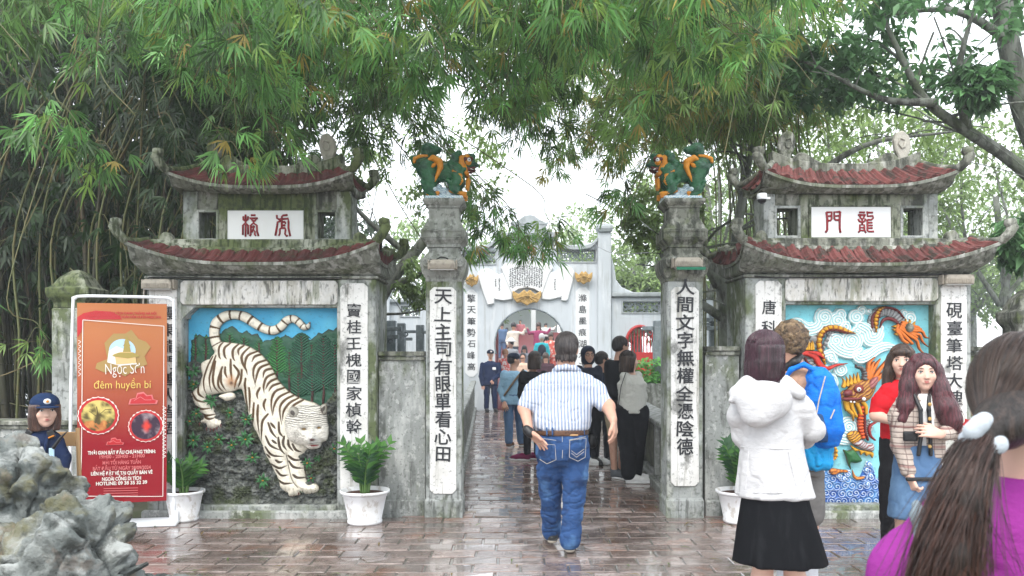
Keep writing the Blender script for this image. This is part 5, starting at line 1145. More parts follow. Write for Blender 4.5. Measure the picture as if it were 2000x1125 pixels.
for x, y, r in ((300, 640, 9), (265, 700, 8), (785, 640, 7), (800, 760, 7), (560, 740, 9), (520, 790, 7), (470, 760, 8), (330, 600, 6), (760, 700, 6), (770, 850, 7)):
    P0 = dB(x, y); R2.sheet('wave_crest', (P0[0]-r, P0[1]-r, P0[0]+r, P0[1]+r), lambda X, Y: r-.8-np.hypot(X-P0[0], Y-P0[1])+.8*np.sin(5*np.arctan2(Y-P0[1], X-P0[0])), lambda X, Y, s: .03+dome(s, 4, .03), lambda X, Y, s: mix(cl(.06, .2, .5), cl(.7, .76, .8), np.clip(np.cos(2*np.pi*(np.hypot(X-P0[0], Y-P0[1])/4-np.arctan2(Y-P0[1], X-P0[0])/6.283))*2, 0, 1)), M['relief'], .8)

# ================================================================== GUARDIAN LIONS (carved in the round)
def lion():
    k = 3.75*G; cxl = 866; s_ = lambda x, y, dy=0.: ((780+x/3.75-cxl)/G, dy, (387-(260+y/3.75))/G)
    T = thing('guardian_lion', 'green and orange guardian lion on the left pillar, head turned to the right', 'statue', (xg(cxl), Y0+.20, zg(385.5)), 'painted guardian lions on the tall pillars')
    r = lambda v: v/3.75/G
    # cloud base
    b = Sculpt(); b.box((0, 0, .015), (.185, .155, .016), .01)
    random.seed(5)
    for x, y, q in ((250, 440, 34), (290, 400, 34), (330, 400, 30), (300, 440, 40), (360, 430, 32), (400, 450, 30), (250, 400, 24), (280, 370, 22), (440, 460, 24), (220, 465, 24), (340, 460, 36)):
        c = s_(x, y, random.uniform(-.06, .04)); b.ell((c[0], c[1], max(c[2], .02)), (r(q), .07, r(q)), .015)
    def bc(V):
        ph = np.zeros(len(V)); best = np.full(len(V), 1e9)
        for i in range(26):
            c = ((i*.618 % 1)*.36-.18, ((i*.377) % 1)*.16); d = np.hypot(V[:, 0]-c[0], V[:, 2]-c[1]); kk = d < best; best[kk] = d[kk]; ph[kk] = (d/.017)[kk]
        return mix(cl(.66, .74, .78), cl(.05, .25, .42), np.clip(np.cos(2*np.pi*ph)*3-1.6, 0, 1))
    link('cloud_base', b.mesh('cloud_base', .006, color=bc), M['cloud_paint'], T)
    b = Sculpt()
    b.chain([(s_(150, 190), r(60)), (s_(190, 230), r(82)), (s_(280, 265), r(66)), (s_(360, 260), r(66)), (s_(420, 235), r(62)), (s_(455, 190), r(60))], .03)
    for dy in (-.075, .075):
        b.chain([(s_(190, 240, dy*.8), r(74)), (s_(215, 330, dy), r(50)), (s_(215, 400, dy), r(40)), (s_(245, 445, dy), r(30))], .025)
        b.chain([(s_(420, 260, dy*.8), r(54)), (s_(425, 330, dy), r(42)), (s_(390, 395, dy), r(30)), (s_(430, 425, dy), r(24))], .025)
    b.ell(s_(490, 190), (r(62), .085, r(60)), .03)            # head
    b.ell(s_(545, 205), (r(34), .05, r(20)), .02)             # snout
    b.ell(s_(510, 140), (r(44), .07, r(22)), .02)             # brow
    b.chain([(s_(130, 170), r(40)), (s_(90, 160), r(26)), (s_(95, 200), r(20))], .02)
    b.chain([(s_(180, 140), r(40)), (s_(200, 90), r(52)), (s_(265, 92), r(30))], .02)   # tail bush
    for i in range(7): b.ell(s_(165+i*20, 62+abs(i-2)*6), (r(17), .03, r(15)), .008)
    for x, y, q in ((400, 150, 28), (385, 190, 26), (375, 225, 24), (430, 130, 26), (410, 175, 24), (360, 200, 20), (445, 300, 22), (350, 330, 22), (370, 350, 22), (390, 370, 18), (160, 340, 20), (165, 370, 18), (175, 395, 16), (470, 250, 20)):
        for dy in (-.075, .075): b.ell(s_(x, y, dy), (r(q), .035, r(q)), .01)
    bd = link('body', b.mesh('body', .0062, disp=lambda V, N: .0015*np.sin(V[:, 2]*260+V[:, 0]*160)), M['green_glaze'], T)
    # orange flames, face, paws
    def marks(nm, chains, y, mt, par=T):
        b = Sculpt()
        for ch in chains: b.chain([(s_(x, yy, y), r(q)) for x, yy, q in ch], .006)
        return link(nm, b.mesh(nm, .0055), M[mt], par)
    for sg in (-1, 1):
        marks('flame_mark', [[(215, 180, 14), (240, 170, 22), (285, 195, 24), (295, 240, 20), (275, 290, 14), (250, 345, 8)], [(225, 235, 22), (250, 220, 14)], [(270, 180, 14), (300, 190, 12), (305, 220, 12)]], sg*.112, 'orange', bd)
        marks('flame_mark', [[(390, 265, 12), (415, 270, 18), (440, 300, 18), (450, 340, 14), (440, 365, 8)]], sg*.105, 'orange', bd)
        marks('cheek', [[(450, 160, 22), (450, 200, 24), (470, 240, 22), (490, 280, 16)], [(490, 160, 26), (500, 195, 24)]], sg*.07, 'orange', bd)
        marks('chest_plate', [[(495, 320, 14), (490, 380, 14)]], sg*.04, 'orange', bd)
        marks('paw', [[(205+i*20, 425, 12), (212+i*20, 455, 13)] for i in range(4)]+[[(200, 430, 14), (275, 425, 14)]], sg*.085, 'orange', bd)
        marks('paw', [[(365, 410, 12), (430, 425, 16), (475, 430, 16)]]+[[(445+i*14, 430, 10), (452+i*14, 455, 10)] for i in range(3)], sg*.085, 'orange', bd)
        marks('mouth', [[(478, 232, 12), (510, 245, 14), (545, 232, 9)]], sg*.062, 'maroon', bd)
        marks('fang', [[(505, 240, 5), (535, 250, 4)], [(495, 262, 4), (510, 268, 4)]], sg*.076, 'white_paint', bd)
        marks('eye_patch', [[(485, 172, 22), (520, 172, 18)]], sg*.078, 'maroon', bd)
        marks('eye', [[(505, 180, 15), (506, 181, 15)]], sg*.094, 'white_paint', bd)
        marks('pupil', [[(508, 181, 6), (509, 181, 6)]], sg*.110, 'black', bd)
    marks('tail_flame', [[(95, 190, 12), (100, 165, 14), (140, 150, 16), (190, 145, 12)]], -.055, 'orange', bd)
    marks('tail_flame', [[(95, 190, 12), (100, 165, 14), (140, 150, 16), (190, 145, 12)]], .055, 'orange', bd)
    marks('beard', [[(500, 320, 16), (495, 360, 14), (490, 390, 10)]], 0, 'orange', bd)
    return T
LI = lion()
L2 = copy_tree(LI); L2.location = (xg(1337), Y0+.20, zg(385.5)); L2.scale = (-1, 1, 1)
L2['label'] = 'green and orange guardian lion on the right pillar, head turned to the left'

# ================================================================== PEOPLE
SKIN = mat('skin', (.52, .30, .215), [((.42, .20, .15), 9, V3, .5, .75, .5)], .5, sss=.1)
SKIN2 = mat('skin pale', (.62, .40, .31), [((.52, .27, .21), 9, V3, .5, .75, .4)], .5)
LIP = mat('lips', (.42, .13, .115), rough=.45)
EYEW = mat('eye white', (.7, .68, .66), rough=.25)
DARK = mat('pupil dark', (.012, .01, .01), rough=.2)
def hairm(n, c, hi): return mat(n, c, [(hi, 3, (34, 34, .9), .46, .66, .8), (tuple(v*.3 for v in c), 3, (22, 22, .7), .52, .7, .8)], .34, (.8, 30, (9, 9, .3), .008), spec=.5)
H_BLK = hairm('black hair', (.010, .009, .010), (.035, .03, .03)); H_BRN = hairm('brown hair', (.035, .02, .014), (.09, .05, .03))
H_DBR = hairm('dark brown hair', (.016, .011, .009), (.05, .032, .025)); H_PLUM = hairm('plum hair', (.022, .009, .013), (.075, .028, .04)); H_MAR = hairm('maroon hair', (.05, .014, .018), (.14, .035, .045)); H_GRY = hairm('greying hair', (.025, .02, .02), (.09, .075, .07))
H_CUR = mat('curly brown hair', (.11, .07, .04), [((.22, .15, .08), 24, V3, .48, .62, .8), ((.03, .02, .012), 30, V3, .5, .6, .8)], .6, (1, 40, V3, .02))
def fab(n, c, c2=None, rough=.85, lines=(), bump=.35): return mat(n, c, [((c2 or tuple(v*.7 for v in c)), 6, (1, 1, 1.5), .48, .7, .6)], rough, (bump, 9, (1, 1, 1.6), .03), lines=lines, spec=.08)
JEANS = mat('blue denim', (.028, .075, .20), [((.10, .22, .42), 2.6, (1, 1, .7), .52, .68, .85), ((.012, .028, .08), 5, (1, 1, 2), .54, .7, .8)], .8, (.4, 11, (1, 1, 2.2), .03), spec=.2)
JEANS2 = mat('mid denim', (.07, .14, .26), [((.14, .25, .40), 3, V3, .5, .7, .7)], .8, (.3, 10, V3, .02), spec=.2)

class Fig:
    def __init__(s, label, px, s_, group=None, py_feet=None, floor=0.):
        s.s = s_; s.D = F/s_; s.o = Vector(((px-1000)/s_, s.D, floor)); s.px = px
        s.T = thing('person', label, 'person', s.o, group)
    def J(s, px, py, dy=0.):
        D = s.D+dy; q = F/D; return np.array(((px-1000)/q-s.o.x, dy, EYE-(py-HOR)/q-s.o.z))
    def L(s, v): return v/s.s
    def loft(s, S, rows, k=.03, n=2.3, fold=None, op='u'):   # rows (py, px, half px, depth centre, depth radius)
        S.loft([(s.J(px, py, dy)[2], s.J(px, py, dy)[0], dy, hw/s.s, ry) for py, px, hw, dy, ry in rows], k, n, fold, op)
    def ch(s, S, pts, k=.03, op='u'):        # pts (px,py,dy,r)
        S.chain([(s.J(*p[:3]), p[3]) for p in pts], k, op)
    def add(s, nm, S, m, h=.01, disp=None, par=None, **kw):
        return link(nm, S.mesh(nm, h, disp, **kw), m, par or s.T)
def folds(a=.008, sx=5., sz=9., th=0.):
    def f(V, N):
        n = np.abs(vnoise(V*np.array([sx, sx, sz])+th)); m = vnoise(V*np.array([sx*2.2, sx*2.2, sz*2.4])+th+5); w = V+.06*np.stack([vnoise(V*4+th), vnoise(V*4+7), vnoise(V*4+13)], -1); r = np.abs(vnoise(w*np.array([sx*2.4, sx*2.4, sz*1.5])+th+2)); return a*(.5-n*1.1)+a*.3*m-a*.9*np.clip(1-r/.16, 0, 1)**1.5+a*.25
    return f
def strands(a=.004, cnt=46, c=(0, 0)):
    a *= .45
    def f(V, N): th = np.arctan2(V[:, 1]-c[1], V[:, 0]-c[0]); return a*(np.sin(th*cnt+3*vnoise(V*9))*.6+vnoise(np.stack([th*14, th*0, V[:, 2]*4], -1)))
    return f
class Head:
    def __init__(s, fig, px, py, dy, yaw, H=.225, tilt=0.):
        s.c = fig.J(px, py, dy); s.y = math.radians(yaw); s.H = H; s.f = fig
        s.r = np.array((math.cos(s.y), math.sin(s.y), 0)); s.fw = np.array((math.sin(s.y), -math.cos(s.y), 0)); s.up = np.array((0, 0, 1.))
        s.fw = s.fw*math.cos(tilt)-s.up*math.sin(tilt); s.up = np.cross(s.r, s.fw) if False else s.up
    def p(s, u, v, w): return s.c+s.H*(u*s.r+v*s.fw+w*s.up)
    def ell(s, S, u, v, w, a, b, c, k=.02, op='u'): S.ell(s.p(u, v, w), (a*s.H, b*s.H, c*s.H), k, op, ('Z', s.y))
    def skull(s, S, neck=None, nr=.055):
        s.ell(S, 0, -.05, .10, .335, .41, .39); s.ell(S, 0, .12, -.06, .285, .29, .33, .02); s.ell(S, 0, .13, -.25, .235, .25, .24, .02); s.ell(S, 0, .27, -.40, .09, .09, .08, .02)
        S.cone(s.p(0, .36, .02), .030*s.H, s.p(0, .46, -.13), .052*s.H, .01); 
        for q in (-1, 1):
            s.ell(S, q*.335, -.03, -.04, .045, .09, .14, .006); s.ell(S, q*.15, .43, .02, .085, .06, .05, .012, 's'); s.ell(S, q*.045, .43, -.14, .035, .05, .03, .006); s.ell(S, q*.17, .27, -.12, .10, .10, .09, .02)
        s.ell(S, 0, .385, -.255, .10, .05, .045, .008)
        if neck is not None: S.cone(s.p(0, -.06, -.25), nr, neck, nr*1.12, .03)
    def face(s, par, lip=LIP, brow=H_BLK, glasses=False):
        for q in (-1, 1):
            b = Sculpt(); s.ell(b, q*.145, .352, .02, .052, .045, .027, .001); s.f.add('eye', b, EYEW, .0035, par=par)
            b = Sculpt(); s.ell(b, q*.145, .388, .018, .024, .018, .025, .001); s.f.add('iris', b, DARK, .0025, par=par)
            b = Sculpt(); b.chain([(s.p(q*.085, .385, .045), .0028*s.H/.225), (s.p(q*.15, .380, .055), .0032*s.H/.225), (s.p(q*.205, .335, .043), .0025*s.H/.225)], .003); s.f.add('eyelash', b, DARK, .003, par=par)
            b = Sculpt(); b.chain([(s.p(q*.07, .398, .118), .0032*s.H/.225), (s.p(q*.15, .388, .135), .0038*s.H/.225), (s.p(q*.225, .325, .112), .0022*s.H/.225)], .003); s.f.add('eyebrow', b, brow, .0035, par=par)
            if glasses:
                b = MB(); pts = [Vector(s.p(q*.155+.115*math.cos(a), .45-.05*abs(math.cos(a)), .015+.09*math.sin(a))) for a in [i*math.pi/8 for i in range(17)]]; b.tube(pts, .0035, 5, False)
                b.tube([Vector(s.p(q*.265, .41, .03)), Vector(s.p(q*.35, .0, .0))], .003, 5); b.make('glasses', M['black'], par)
        b = Sculpt(); s.ell(b, 0, .415, -.235, .075, .03, .016, .004); s.ell(b, 0, .408, -.272, .062, .03, .020, .004); s.f.add('lips', b, lip, .003, par=par)
    def hair(s, style, m, h=.008, a=.003, extra=None):
        S = Sculpt(); c = s.c
        if style == 'short':
            s.ell(S, 0, -.07, .15, .375, .45, .41); s.ell(S, 0, -.24, -.05, .31, .25, .27, .04)
            s.ell(S, 0, .42, -.16, .36, .34, .40, .02, 's'); s.ell(S, 0, .02, -.62, .6, .7, .34, .02, 's')
            for q in (-1, 1): s.ell(S, q*.40, .0, -.08, .09, .13, .17, .01, 's')
        elif style == 'bob':
            s.ell(S, 0, -.05, .14, .40, .47, .41); S.loft([(s.p(0, 0, -.62)[2], *(s.p(0, -.12, 0)[:2]), .43*s.H, .40*s.H), (s.p(0, 0, -.2)[2], *(s.p(0, -.09, 0)[:2]), .46*s.H, .46*s.H), (s.p(0, 0, .15)[2], *(s.p(0, -.05, 0)[:2]), .40*s.H, .45*s.H)], .03, 2)
            s.ell(S, 0, .55, -.28, .27, .50, .52, .03, 's')
        elif style == 'long':
            s.ell(S, 0, -.05, .14, .39, .46, .41); s.ell(S, 0, -.22, -.25, .37, .30, .45, .05)
            for q in (-1, 1): S.chain([(s.p(q*.30, .05, .05), .09*s.H/.225*.45), (s.p(q*.37, .06, -.35), .035), (s.p(q*.42, .05, -.8), .034)], .03)
            s.ell(S, 0, .50, -.20, .27, .36, .46, .03, 's')
        if extra: extra(S)
        return s.f.add('hair', S, m, h, disp=strands(a, 60, (c[0], c[1])))
    def cap(s, m, badge=None):
        S = Sculpt(); s.ell(S, 0, -.05, .22, .41, .48, .33); s.ell(S, 0, 0, -.32, .9, .9, .42, .01, 's'); cp = s.f.add('cap', S, m, .007)
        S = Sculpt(); s.ell(S, 0, .50, .13, .33, .30, .035, .01); s.f.add('cap_peak', S, m, .005, par=cp)
        if badge:
            S = Sculpt(); s.ell(S, 0, .42, .30, .11, .03, .09, .005); s.f.add('badge', S, M['white_paint'], .004, par=cp); S = Sculpt(); s.ell(S, 0, .45, .30, .045, .02, .05, .005); s.f.add('badge_centre', S, M['orange'], .004, par=cp)
        return cp
HS = mat('hair strands', attr=True, rough=.35, spec=.5)
def strands_mesh(fig, paths, r, c0, c1, par):
    V = []; Fc = []; CC = []; rr = random.Random(len(paths)); n = 0
    for P in paths:
        P = np.array(P); t = np.gradient(P, axis=0); t /= np.maximum(np.linalg.norm(t, axis=1)[:, None], 1e-6); u = np.cross(t, (.3, .2, .93)); u /= np.maximum(np.linalg.norm(u, axis=1)[:, None], 1e-6); w = np.cross(t, u); k = len(P)
        rd = (r*np.linspace(1, .35, k))[:, None]; f_ = rr.random(); c = np.array(c0)*(1-f_)+np.array(c1)*f_
        ring = np.stack([P+(u*math.cos(a)+w*math.sin(a))*rd for a in (0, 2.094, 4.189)], 1).reshape(-1, 3); V.append(ring); CC.append(np.repeat(c[None], k*3, 0))
        i = np.arange(k-1)[:, None, None]*3; j = np.arange(3)[None, :, None]; q = np.concatenate([i+j, i+(j+1) % 3, i+3+(j+1) % 3, i+3+j], 2).reshape(-1, 4)+n; Fc.append(q); n += k*3
    o = link('hair_strands', np_mesh('hair_strands', np.concatenate(V), np.concatenate(Fc), True, np.concatenate(CC)), HS, par); return tag(o, kind='stuff')
def cap_strands(hd, n, drop, gap, c0, c1, par, radii=(.385, .46, .415), r=.0016, flare=.02, seed=1, polmax=1.75):
    rr = random.Random(seed); out = []
    for i in range(n):
        az = rr.uniform(gap, 2*math.pi-gap); th0 = rr.uniform(.05, 1.0); k = rr.uniform(.985, 1.035); P = []
        end = polmax-rr.uniform(0, .25)
        for j in range(7):
            th = th0+(end-th0)*j/6; P.append(hd.p(k*radii[0]*math.sin(az)*math.sin(th), -.05+k*radii[1]*math.cos(az)*math.sin(th), .14+k*radii[2]*math.cos(th)))
        if drop is not None:
            z0 = .14+k*radii[2]*math.cos(end); x0 = k*radii[0]*math.sin(az)*math.sin(end); y0 = -.05+k*radii[1]*math.cos(az)*math.sin(end); dz = drop-rr.uniform(-.03, .06)
            for j in range(1, 5): t = j/4; P.append(hd.p(x0*(1+flare*3*t-.10*t*t)+rr.gauss(0, .006), y0*(1+flare*t)+rr.gauss(0, .006), z0+(dz-z0)*t))
        out.append(P)
    return strands_mesh(hd.f, out, r*hd.H/.23, c0, c1, par)
def chain_strands(fig, pts, n, c0, c1, par, r=.002, k=1.04, seed=2, stray=.04):
    rr = random.Random(seed); Pc = np.array([p for p, _ in pts]); R = np.array([q for _, q in pts]); out = []; m = 12; tt = np.linspace(0, 1, len(Pc)); T = np.linspace(0, 1, m)
    Pi = np.stack([np.interp(T, tt, Pc[:, i]) for i in range(3)], 1); Ri = np.interp(T, tt, R); d = np.gradient(Pi, axis=0); d /= np.linalg.norm(d, axis=1)[:, None]; u = np.cross(d, (0, 1, .1)); u /= np.linalg.norm(u, axis=1)[:, None]; w = np.cross(d, u)
    for i in range(n):
        a = rr.uniform(0, 6.28); q = k*rr.uniform(.9, 1.06); tw = rr.uniform(-.8, .8); e = rr.randint(8, m); st = rr.gauss(0, stray)
        out.append([Pi[j]+(u[j]*math.cos(a+tw*T[j])+w[j]*math.sin(a+tw*T[j]))*Ri[j]*q+u[j]*st*T[j]**2*.3 for j in range(e)])
    return strands_mesh(fig, out, r, c0, c1, par)
def hand(S, w, d, n, k=1., curl=.35, thumb=1, fan=.16):
    d = np.array(d, float); d /= np.linalg.norm(d); n = np.array(n, float); n -= d*(n@d); n /= np.linalg.norm(n); b = np.cross(d, n)
    L = [.070, .080, .074, .058]
    for i, o in enumerate((-.033, -.011, .011, .033)):
        kn = w+k*(d*(.085-abs(i-1.3)*.005)+b*o); S.cone(w+k*(b*o*.45), .017*k, kn, .0125*k, .012)
        dd = d+b*(i-1.5)*fan; dd /= np.linalg.norm(dd); p = kn; l = L[i]*k; c = 0
        for f_, r0, r1 in ((.45, .0105, .0095), (.32, .0095, .0088), (.23, .0088, .0075)):
            c += curl; q = dd*math.cos(c)+n*math.sin(c); p2 = p+q*l*f_; S.cone(p, r0*k, p2, r1*k, .003); p = p2
    o = -thumb; t0 = w+k*(d*.025+b*o*.022); t1 = t0+k*(d*.035+b*o*.030+n*.012); t2 = t1+k*(d*.032+b*o*.010+n*.012); S.chain([(t0, .016*k), (t1, .0125*k), (t2, .0095*k)], .008)
def foot(fig, px, py, dy, dirv, m, sole=None, L=.27, h=.009, par=None, nm='shoe'):
    c = fig.J(px, py, dy); c[2] = max(c[2], .0) if abs(c[2]) < .09 else c[2]; d = np.array((*dirv, 0.)); d /= np.linalg.norm(d)
    S = Sculpt(); z = np.array((0, 0, 1.)); S.chain([(c+z*.055, .042), (c+d*L*.3+z*.06, .044), (c+d*L*.62+z*.042, .042), (c+d*L*.84+z*.036, .034)], .03); S.cone(c+z*.05, .042, c+z*.10-d*.005, .045, .03)
    S.box(c+z*-.5, (2, 2, .492), .001, .004, 's')
    sh = fig.add(nm, S, m, h)
    S = Sculpt(); S.chain([(c+z*.016, .040), (c+d*L*.35+z*.016, .041), (c+d*L*.65+z*.016, .043), (c+d*L*.87+z*.016, .036)], .02); S.box(c+z*.58, (2, 2, .55), .001, .004, 's'); S.box(c+z*-.505, (2, 2, .505), .001, .003, 's')
    fig.add('sole', S, sole or M['white_paint'], h, par=sh)
    return sh

# ------------------------------------------------------------------ man in striped shirt
f = Fig('heavy-set man in a blue and white striped shirt and jeans walking into the gate', 1098, 247.)
J = f.J
hd = Head(f, 1107, 681, .02, 172, .245)
B = Sculpt(); hd.skull(B, J(1104, 738, .03), .068)
f.loft(B, [(745, 1103, 40, .03, .09), (800, 1098, 48, .02, .13), (850, 1097, 46, .0, .13), (885, 1098, 44, 0, .12)])
f.ch(B, [(1050, 752, .02, .05), (1024, 797, -.03, .048), (1034, 843, -.16, .031)]); f.ch(B, [(1158, 752, .02, .05), (1188, 794, -.10, .050), (1197, 819, -.28, .033)])
hand(B, J(1035, 845, -.165), (.75, -.1, -.66), (0, -.3, -.5), 1.12, .12, 1, .20); hand(B, J(1198, 822, -.285), (.12, -.10, -1), (-.7, .3, 0), 1.12, .35, 1)
for a in ([(1073, 880, 0, .09), (1075, 955, .10, .06), (1078, 1045, .28, .045)], [(1123, 880, 0, .09), (1121, 965, .0, .06), (1113, 1066, 0, .045)]): f.ch(B, a)
body_o = f.add('body', B, SKIN, .0065)
def rag(S):
    r_ = random.Random(8)
    for i in range(30): a = math.radians(200+140*i/29); q_ = hd.p(.33*math.sin(a+math.pi/2)*-1, .30*math.cos(a-math.pi/2)*-1 if False else -.05-.36*abs(math.sin(a)), -.24); S.chain([(q_, .012), (q_+np.array((r_.uniform(-.008, .008), -.004, -r_.uniform(.015, .05))), .004)], .006)
hr = hd.hair('short', H_GRY, .006, .006, rag); cap_strands(hd, 900, None, 1.15, (.012, .010, .010), (.075, .06, .058), hr, (.38, .455, .415), polmax=2.05)
SH = mat('striped shirt', (.62, .64, .68), [((.60, .63, .68), 5, V3, .5, .7, .6)], .85, (.35, 9, (1, 1, 1.8), .03), lines=[(0, .0255, .46, (.19, .25, .38), .85)], spec=.2)
S = Sculpt()
f.loft(S, [(722, 1104, 17, .03, .085), (731, 1104, 40, .03, .11), (742, 1104, 60, .02, .12), (765, 1103, 65, .02, .14), (795, 1100, 57, .0, .16), (820, 1097, 57, -.01, .175), (834, 1097, 55, -.01, .175), (839, 1097, 50, -.01, .165)], .03, 2.4)
f.ch(S, [(1062, 750, .02, .068), (1043, 765, .01, .070), (1028, 791, -.02, .066)], .04); f.ch(S, [(1148, 750, .02, .068), (1164, 764, .0, .072), (1180, 789, -.07, .068)], .04)
f.ch(S, [(1018, 822, -.02, .115)]+[(1018, 823, -.02, .115)], .005, 's'); f.ch(S, [(1196, 822, -.1, .115), (1197, 823, -.1, .115)], .005, 's')
shirt = f.add('shirt', S, SH, .0085, folds(.009, 4, 8))
S = Sculpt(); f.ch(S, [(1083, 724, .02, .022), (1090, 719, -.05, .022), (1106, 717, -.075, .022), (1122, 719, -.05, .022), (1130, 724, .02, .022)], .02); f.add('collar', S, SH, .007, par=shirt)
S = Sculpt(); f.loft(S, [(832, 1097, 50, -.01, .165), (870, 1098, 51, -.02, .165), (893, 1098, 50, -.01, .15), (905, 1098, 40, 0, .11)])
f.ch(S, [(1075, 885, -.01, .115), (1074, 920, .05, .098), (1075, 960, .11, .082), (1077, 1000, .19, .075), (1078, 1037, .28, .078)], .03); f.ch(S, [(1121, 885, -.01, .115), (1122, 930, .0, .098), (1121, 970, .0, .084), (1117, 1010, .0, .076), (1113, 1055, 0, .080)], .03)
jn = f.add('jeans', S, JEANS, .0085, folds(.011, 4, 11, 3.))
def band(fig, nm, S_rows, m, par=None, h=.007, **k): S = Sculpt(); fig.loft(S, S_rows, **k); return fig.add(nm, S, m, h, par=par)
BELT = mat('brown braided belt', (.10, .045, .022), [((.03, .014, .008), 60, V3, .48, .6, .8)], .5)
band(f, 'belt', [(837, 1097, 51.5, -.012, .178), (848, 1097, 52.5, -.015, .178)], BELT)
for px in (1068, 1079, 1141): S = Sculpt(); S.box(J(px, 843, -.19 if px < 1100 else -.13), (.006, .006, .034), .003); f.add('belt_loop', S, JEANS, .004, par=jn)
b = MB(); b.tube([Vector(J(1046+i*9.5, 752+abs(i-6)*.5, -.118-.018*math.sin(math.pi*i/12))) for i in range(13)], .0022, 4); b.make('yoke_seam', SH, shirt)
S = Sculpt(); S.box(J(1118, 850, -.185), (.045, .004, .007), .002); f.add('leather_patch', S, M['wood'], .004, par=jn)
STI = mat('denim stitching', (.42, .40, .36)); 
def stitch(pts, dy, nm='pocket_seam'):
    b = MB(); b.tube([Vector(J(x, y, dy)) for x, y in pts], .0022, 4); b.make(nm, STI, jn)
stitch([(1113, 860), (1145, 856), (1143, 893), (1129, 901), (1112, 893), (1113, 860)], -.187); stitch([(1116, 880), (1126, 888), (1141, 877)], -.190); stitch([(1116, 885), (1126, 893), (1141, 882)], -.190); stitch([(1050, 866), (1084, 869), (1086, 898), (1068, 906), (1054, 897)], -.185)
stitch([(1098, 852), (1099, 876), (1098, 895)], -.186, 'seat_seam'); stitch([(1052, 855), (1098, 862), (1144, 853)], -.184, 'yoke_seam')
S = Sculpt(); S.cone(J(1030, 839, -.15), .038, J(1036, 846, -.165), .038, .003); f.add('wristwatch', S, M['black'], .0055)
SHO = mat('dark trainers', (.03, .033, .035), [((.18, .19, .19), 16, (1, 1, 3), .56, .62, .8)], .6)
foot(f, 1113, 1078, -.01, (.1, 1), SHO, M['lamp_grey'], .29); foot(f, 1079, 1060, .25, (-.15, 1), SHO, M['lamp_grey'], .29)

# ------------------------------------------------------------------ woman in white jacket
f = Fig('woman with a plum bob in a white hooded jacket and black skirt', 1512, 357.)
J = f.J; hd = Head(f, 1497, 690, 0, 122, .232)
B = Sculpt(); hd.skull(B, J(1492, 752, .02), .052); f.loft(B, [(760, 1495, 40, .02, .07), (860, 1508, 42, .02, .08), (960, 1513, 52, .02, .11), (1010, 1515, 52, .02, .11)])
for x, x2 in ((1492, 1488), (1548, 1553)): f.ch(B, [(x, 1010, .02, .085), (x, 1095, .02, .056), (x2, 1130, .03, .054), (x2, 1170, .03, .046), (x2, 1232, .04, .034)])
f.ch(B, [(1550, 785, 0, .04), (1583, 835, .02, .036), (1565, 858, .22, .027)]); hand(B, J(1563, 858, .23), (-.5, .8, 0), (0, 0, -1), 1, .5)
f.ch(B, [(1455, 785, 0, .04), (1450, 850, .05, .036), (1475, 862, .24, .027)]); hand(B, J(1478, 862, .25), (.6, .8, 0), (0, 0, -1), 1, .5)
f.add('body', B, SKIN2, .0075)
hr = hd.hair('bob', H_PLUM, .0062, .0025); cap_strands(hd, 1500, -.63, .95, (.016, .006, .010), (.075, .026, .042), hr, (.405, .475, .415), r=.0014, flare=.03)
WJ = fab('white jacket cotton', (.50, .50, .505), (.40, .40, .41), bump=.5)
S = Sculpt(); f.loft(S, [(742, 1492, 22, .02, .07), (752, 1492, 40, .02, .09), (765, 1495, 56, .02, .105), (800, 1500, 60, .02, .12), (860, 1506, 59, .02, .125), (880, 1508, 60, .02, .13), (930, 1511, 68, .02, .15), (969, 1514, 76, .02, .165)], .04, 2.3, (.03, 9, 1.1, J(0, 880)[2], J(0, 969)[2]))
f.ch(S, [(1545, 775, .0, .062), (1566, 800, .0, .066), (1588, 840, .02, .058), (1572, 858, .16, .046), (1562, 858, .2, .04)], .03); f.ch(S, [(1455, 775, .0, .062), (1445, 810, .02, .062), (1450, 850, .05, .052), (1470, 860, .2, .042)], .03)
jk = f.add('jacket', S, WJ, .0088, folds(.0055, 4, 7, 2.))
S = Sculpt(); S.ell(J(1492, 783, -.13), (.15, .065, .11), .04); S.ell(J(1478, 812, -.14), (.075, .05, .06), .05); f.ch(S, [(1440, 768, -.07, .045), (1462, 752, -.04, .042), (1492, 745, .0, .05), (1530, 752, -.03, .045), (1560, 768, -.06, .038)], .05); f.ch(S, [(1445, 768, -.08, .035), (1427, 783, -.10, .014)], .02)
S.ell(J(1502, 752, -.205), (.10, .05, .035), .05, 's')
b = MB(); b.tube([Vector(J(1438+i*12.6, 962, .02-.166*math.sin(math.pi*(i+.6)/13.2))) for i in range(13)], .003, 4); b.make('hem_seam', WJ, jk)
for q_ in ((1462, 880, 1456, 955), (1540, 882, 1556, 955)): b = MB(); b.tube([Vector(J(q_[0], q_[1], -.118)), Vector(J((q_[0]+q_[2])/2, (q_[1]+q_[3])/2, -.128)), Vector(J(q_[2], q_[3], -.135))], .003, 4); b.make('side_seam', WJ, jk)
f.add('hood', S, WJ, .0085, folds(.0035, 5, 5, 7.), par=jk)
b = MB(); z = J(0, 872)[2]; zc = J(1507, 872, .02); b.tube([Vector((zc[0]+.172*math.cos(a), .02+.131*math.sin(a), z)) for a in [-math.pi+i*math.pi/12 for i in range(13)]], .004, 5); b.make('waist_seam', WJ, jk)
S = Sculpt(); f.loft(S, [(955, 1513, 60, .02, .15), (985, 1514, 66, .02, .165), (1040, 1518, 79, .02, .2), (1095, 1522, 90, .02, .235)], .01, 2.1, (.05, 8, .4, J(0, 985)[2], J(0, 1080)[2]))
f.add('skirt', S, mat('black skirt cloth', (.007, .0075, .009), [((.014, .015, .017), 5, (4, 4, .5), .5, .7, .7)], .85, spec=.05), .009)
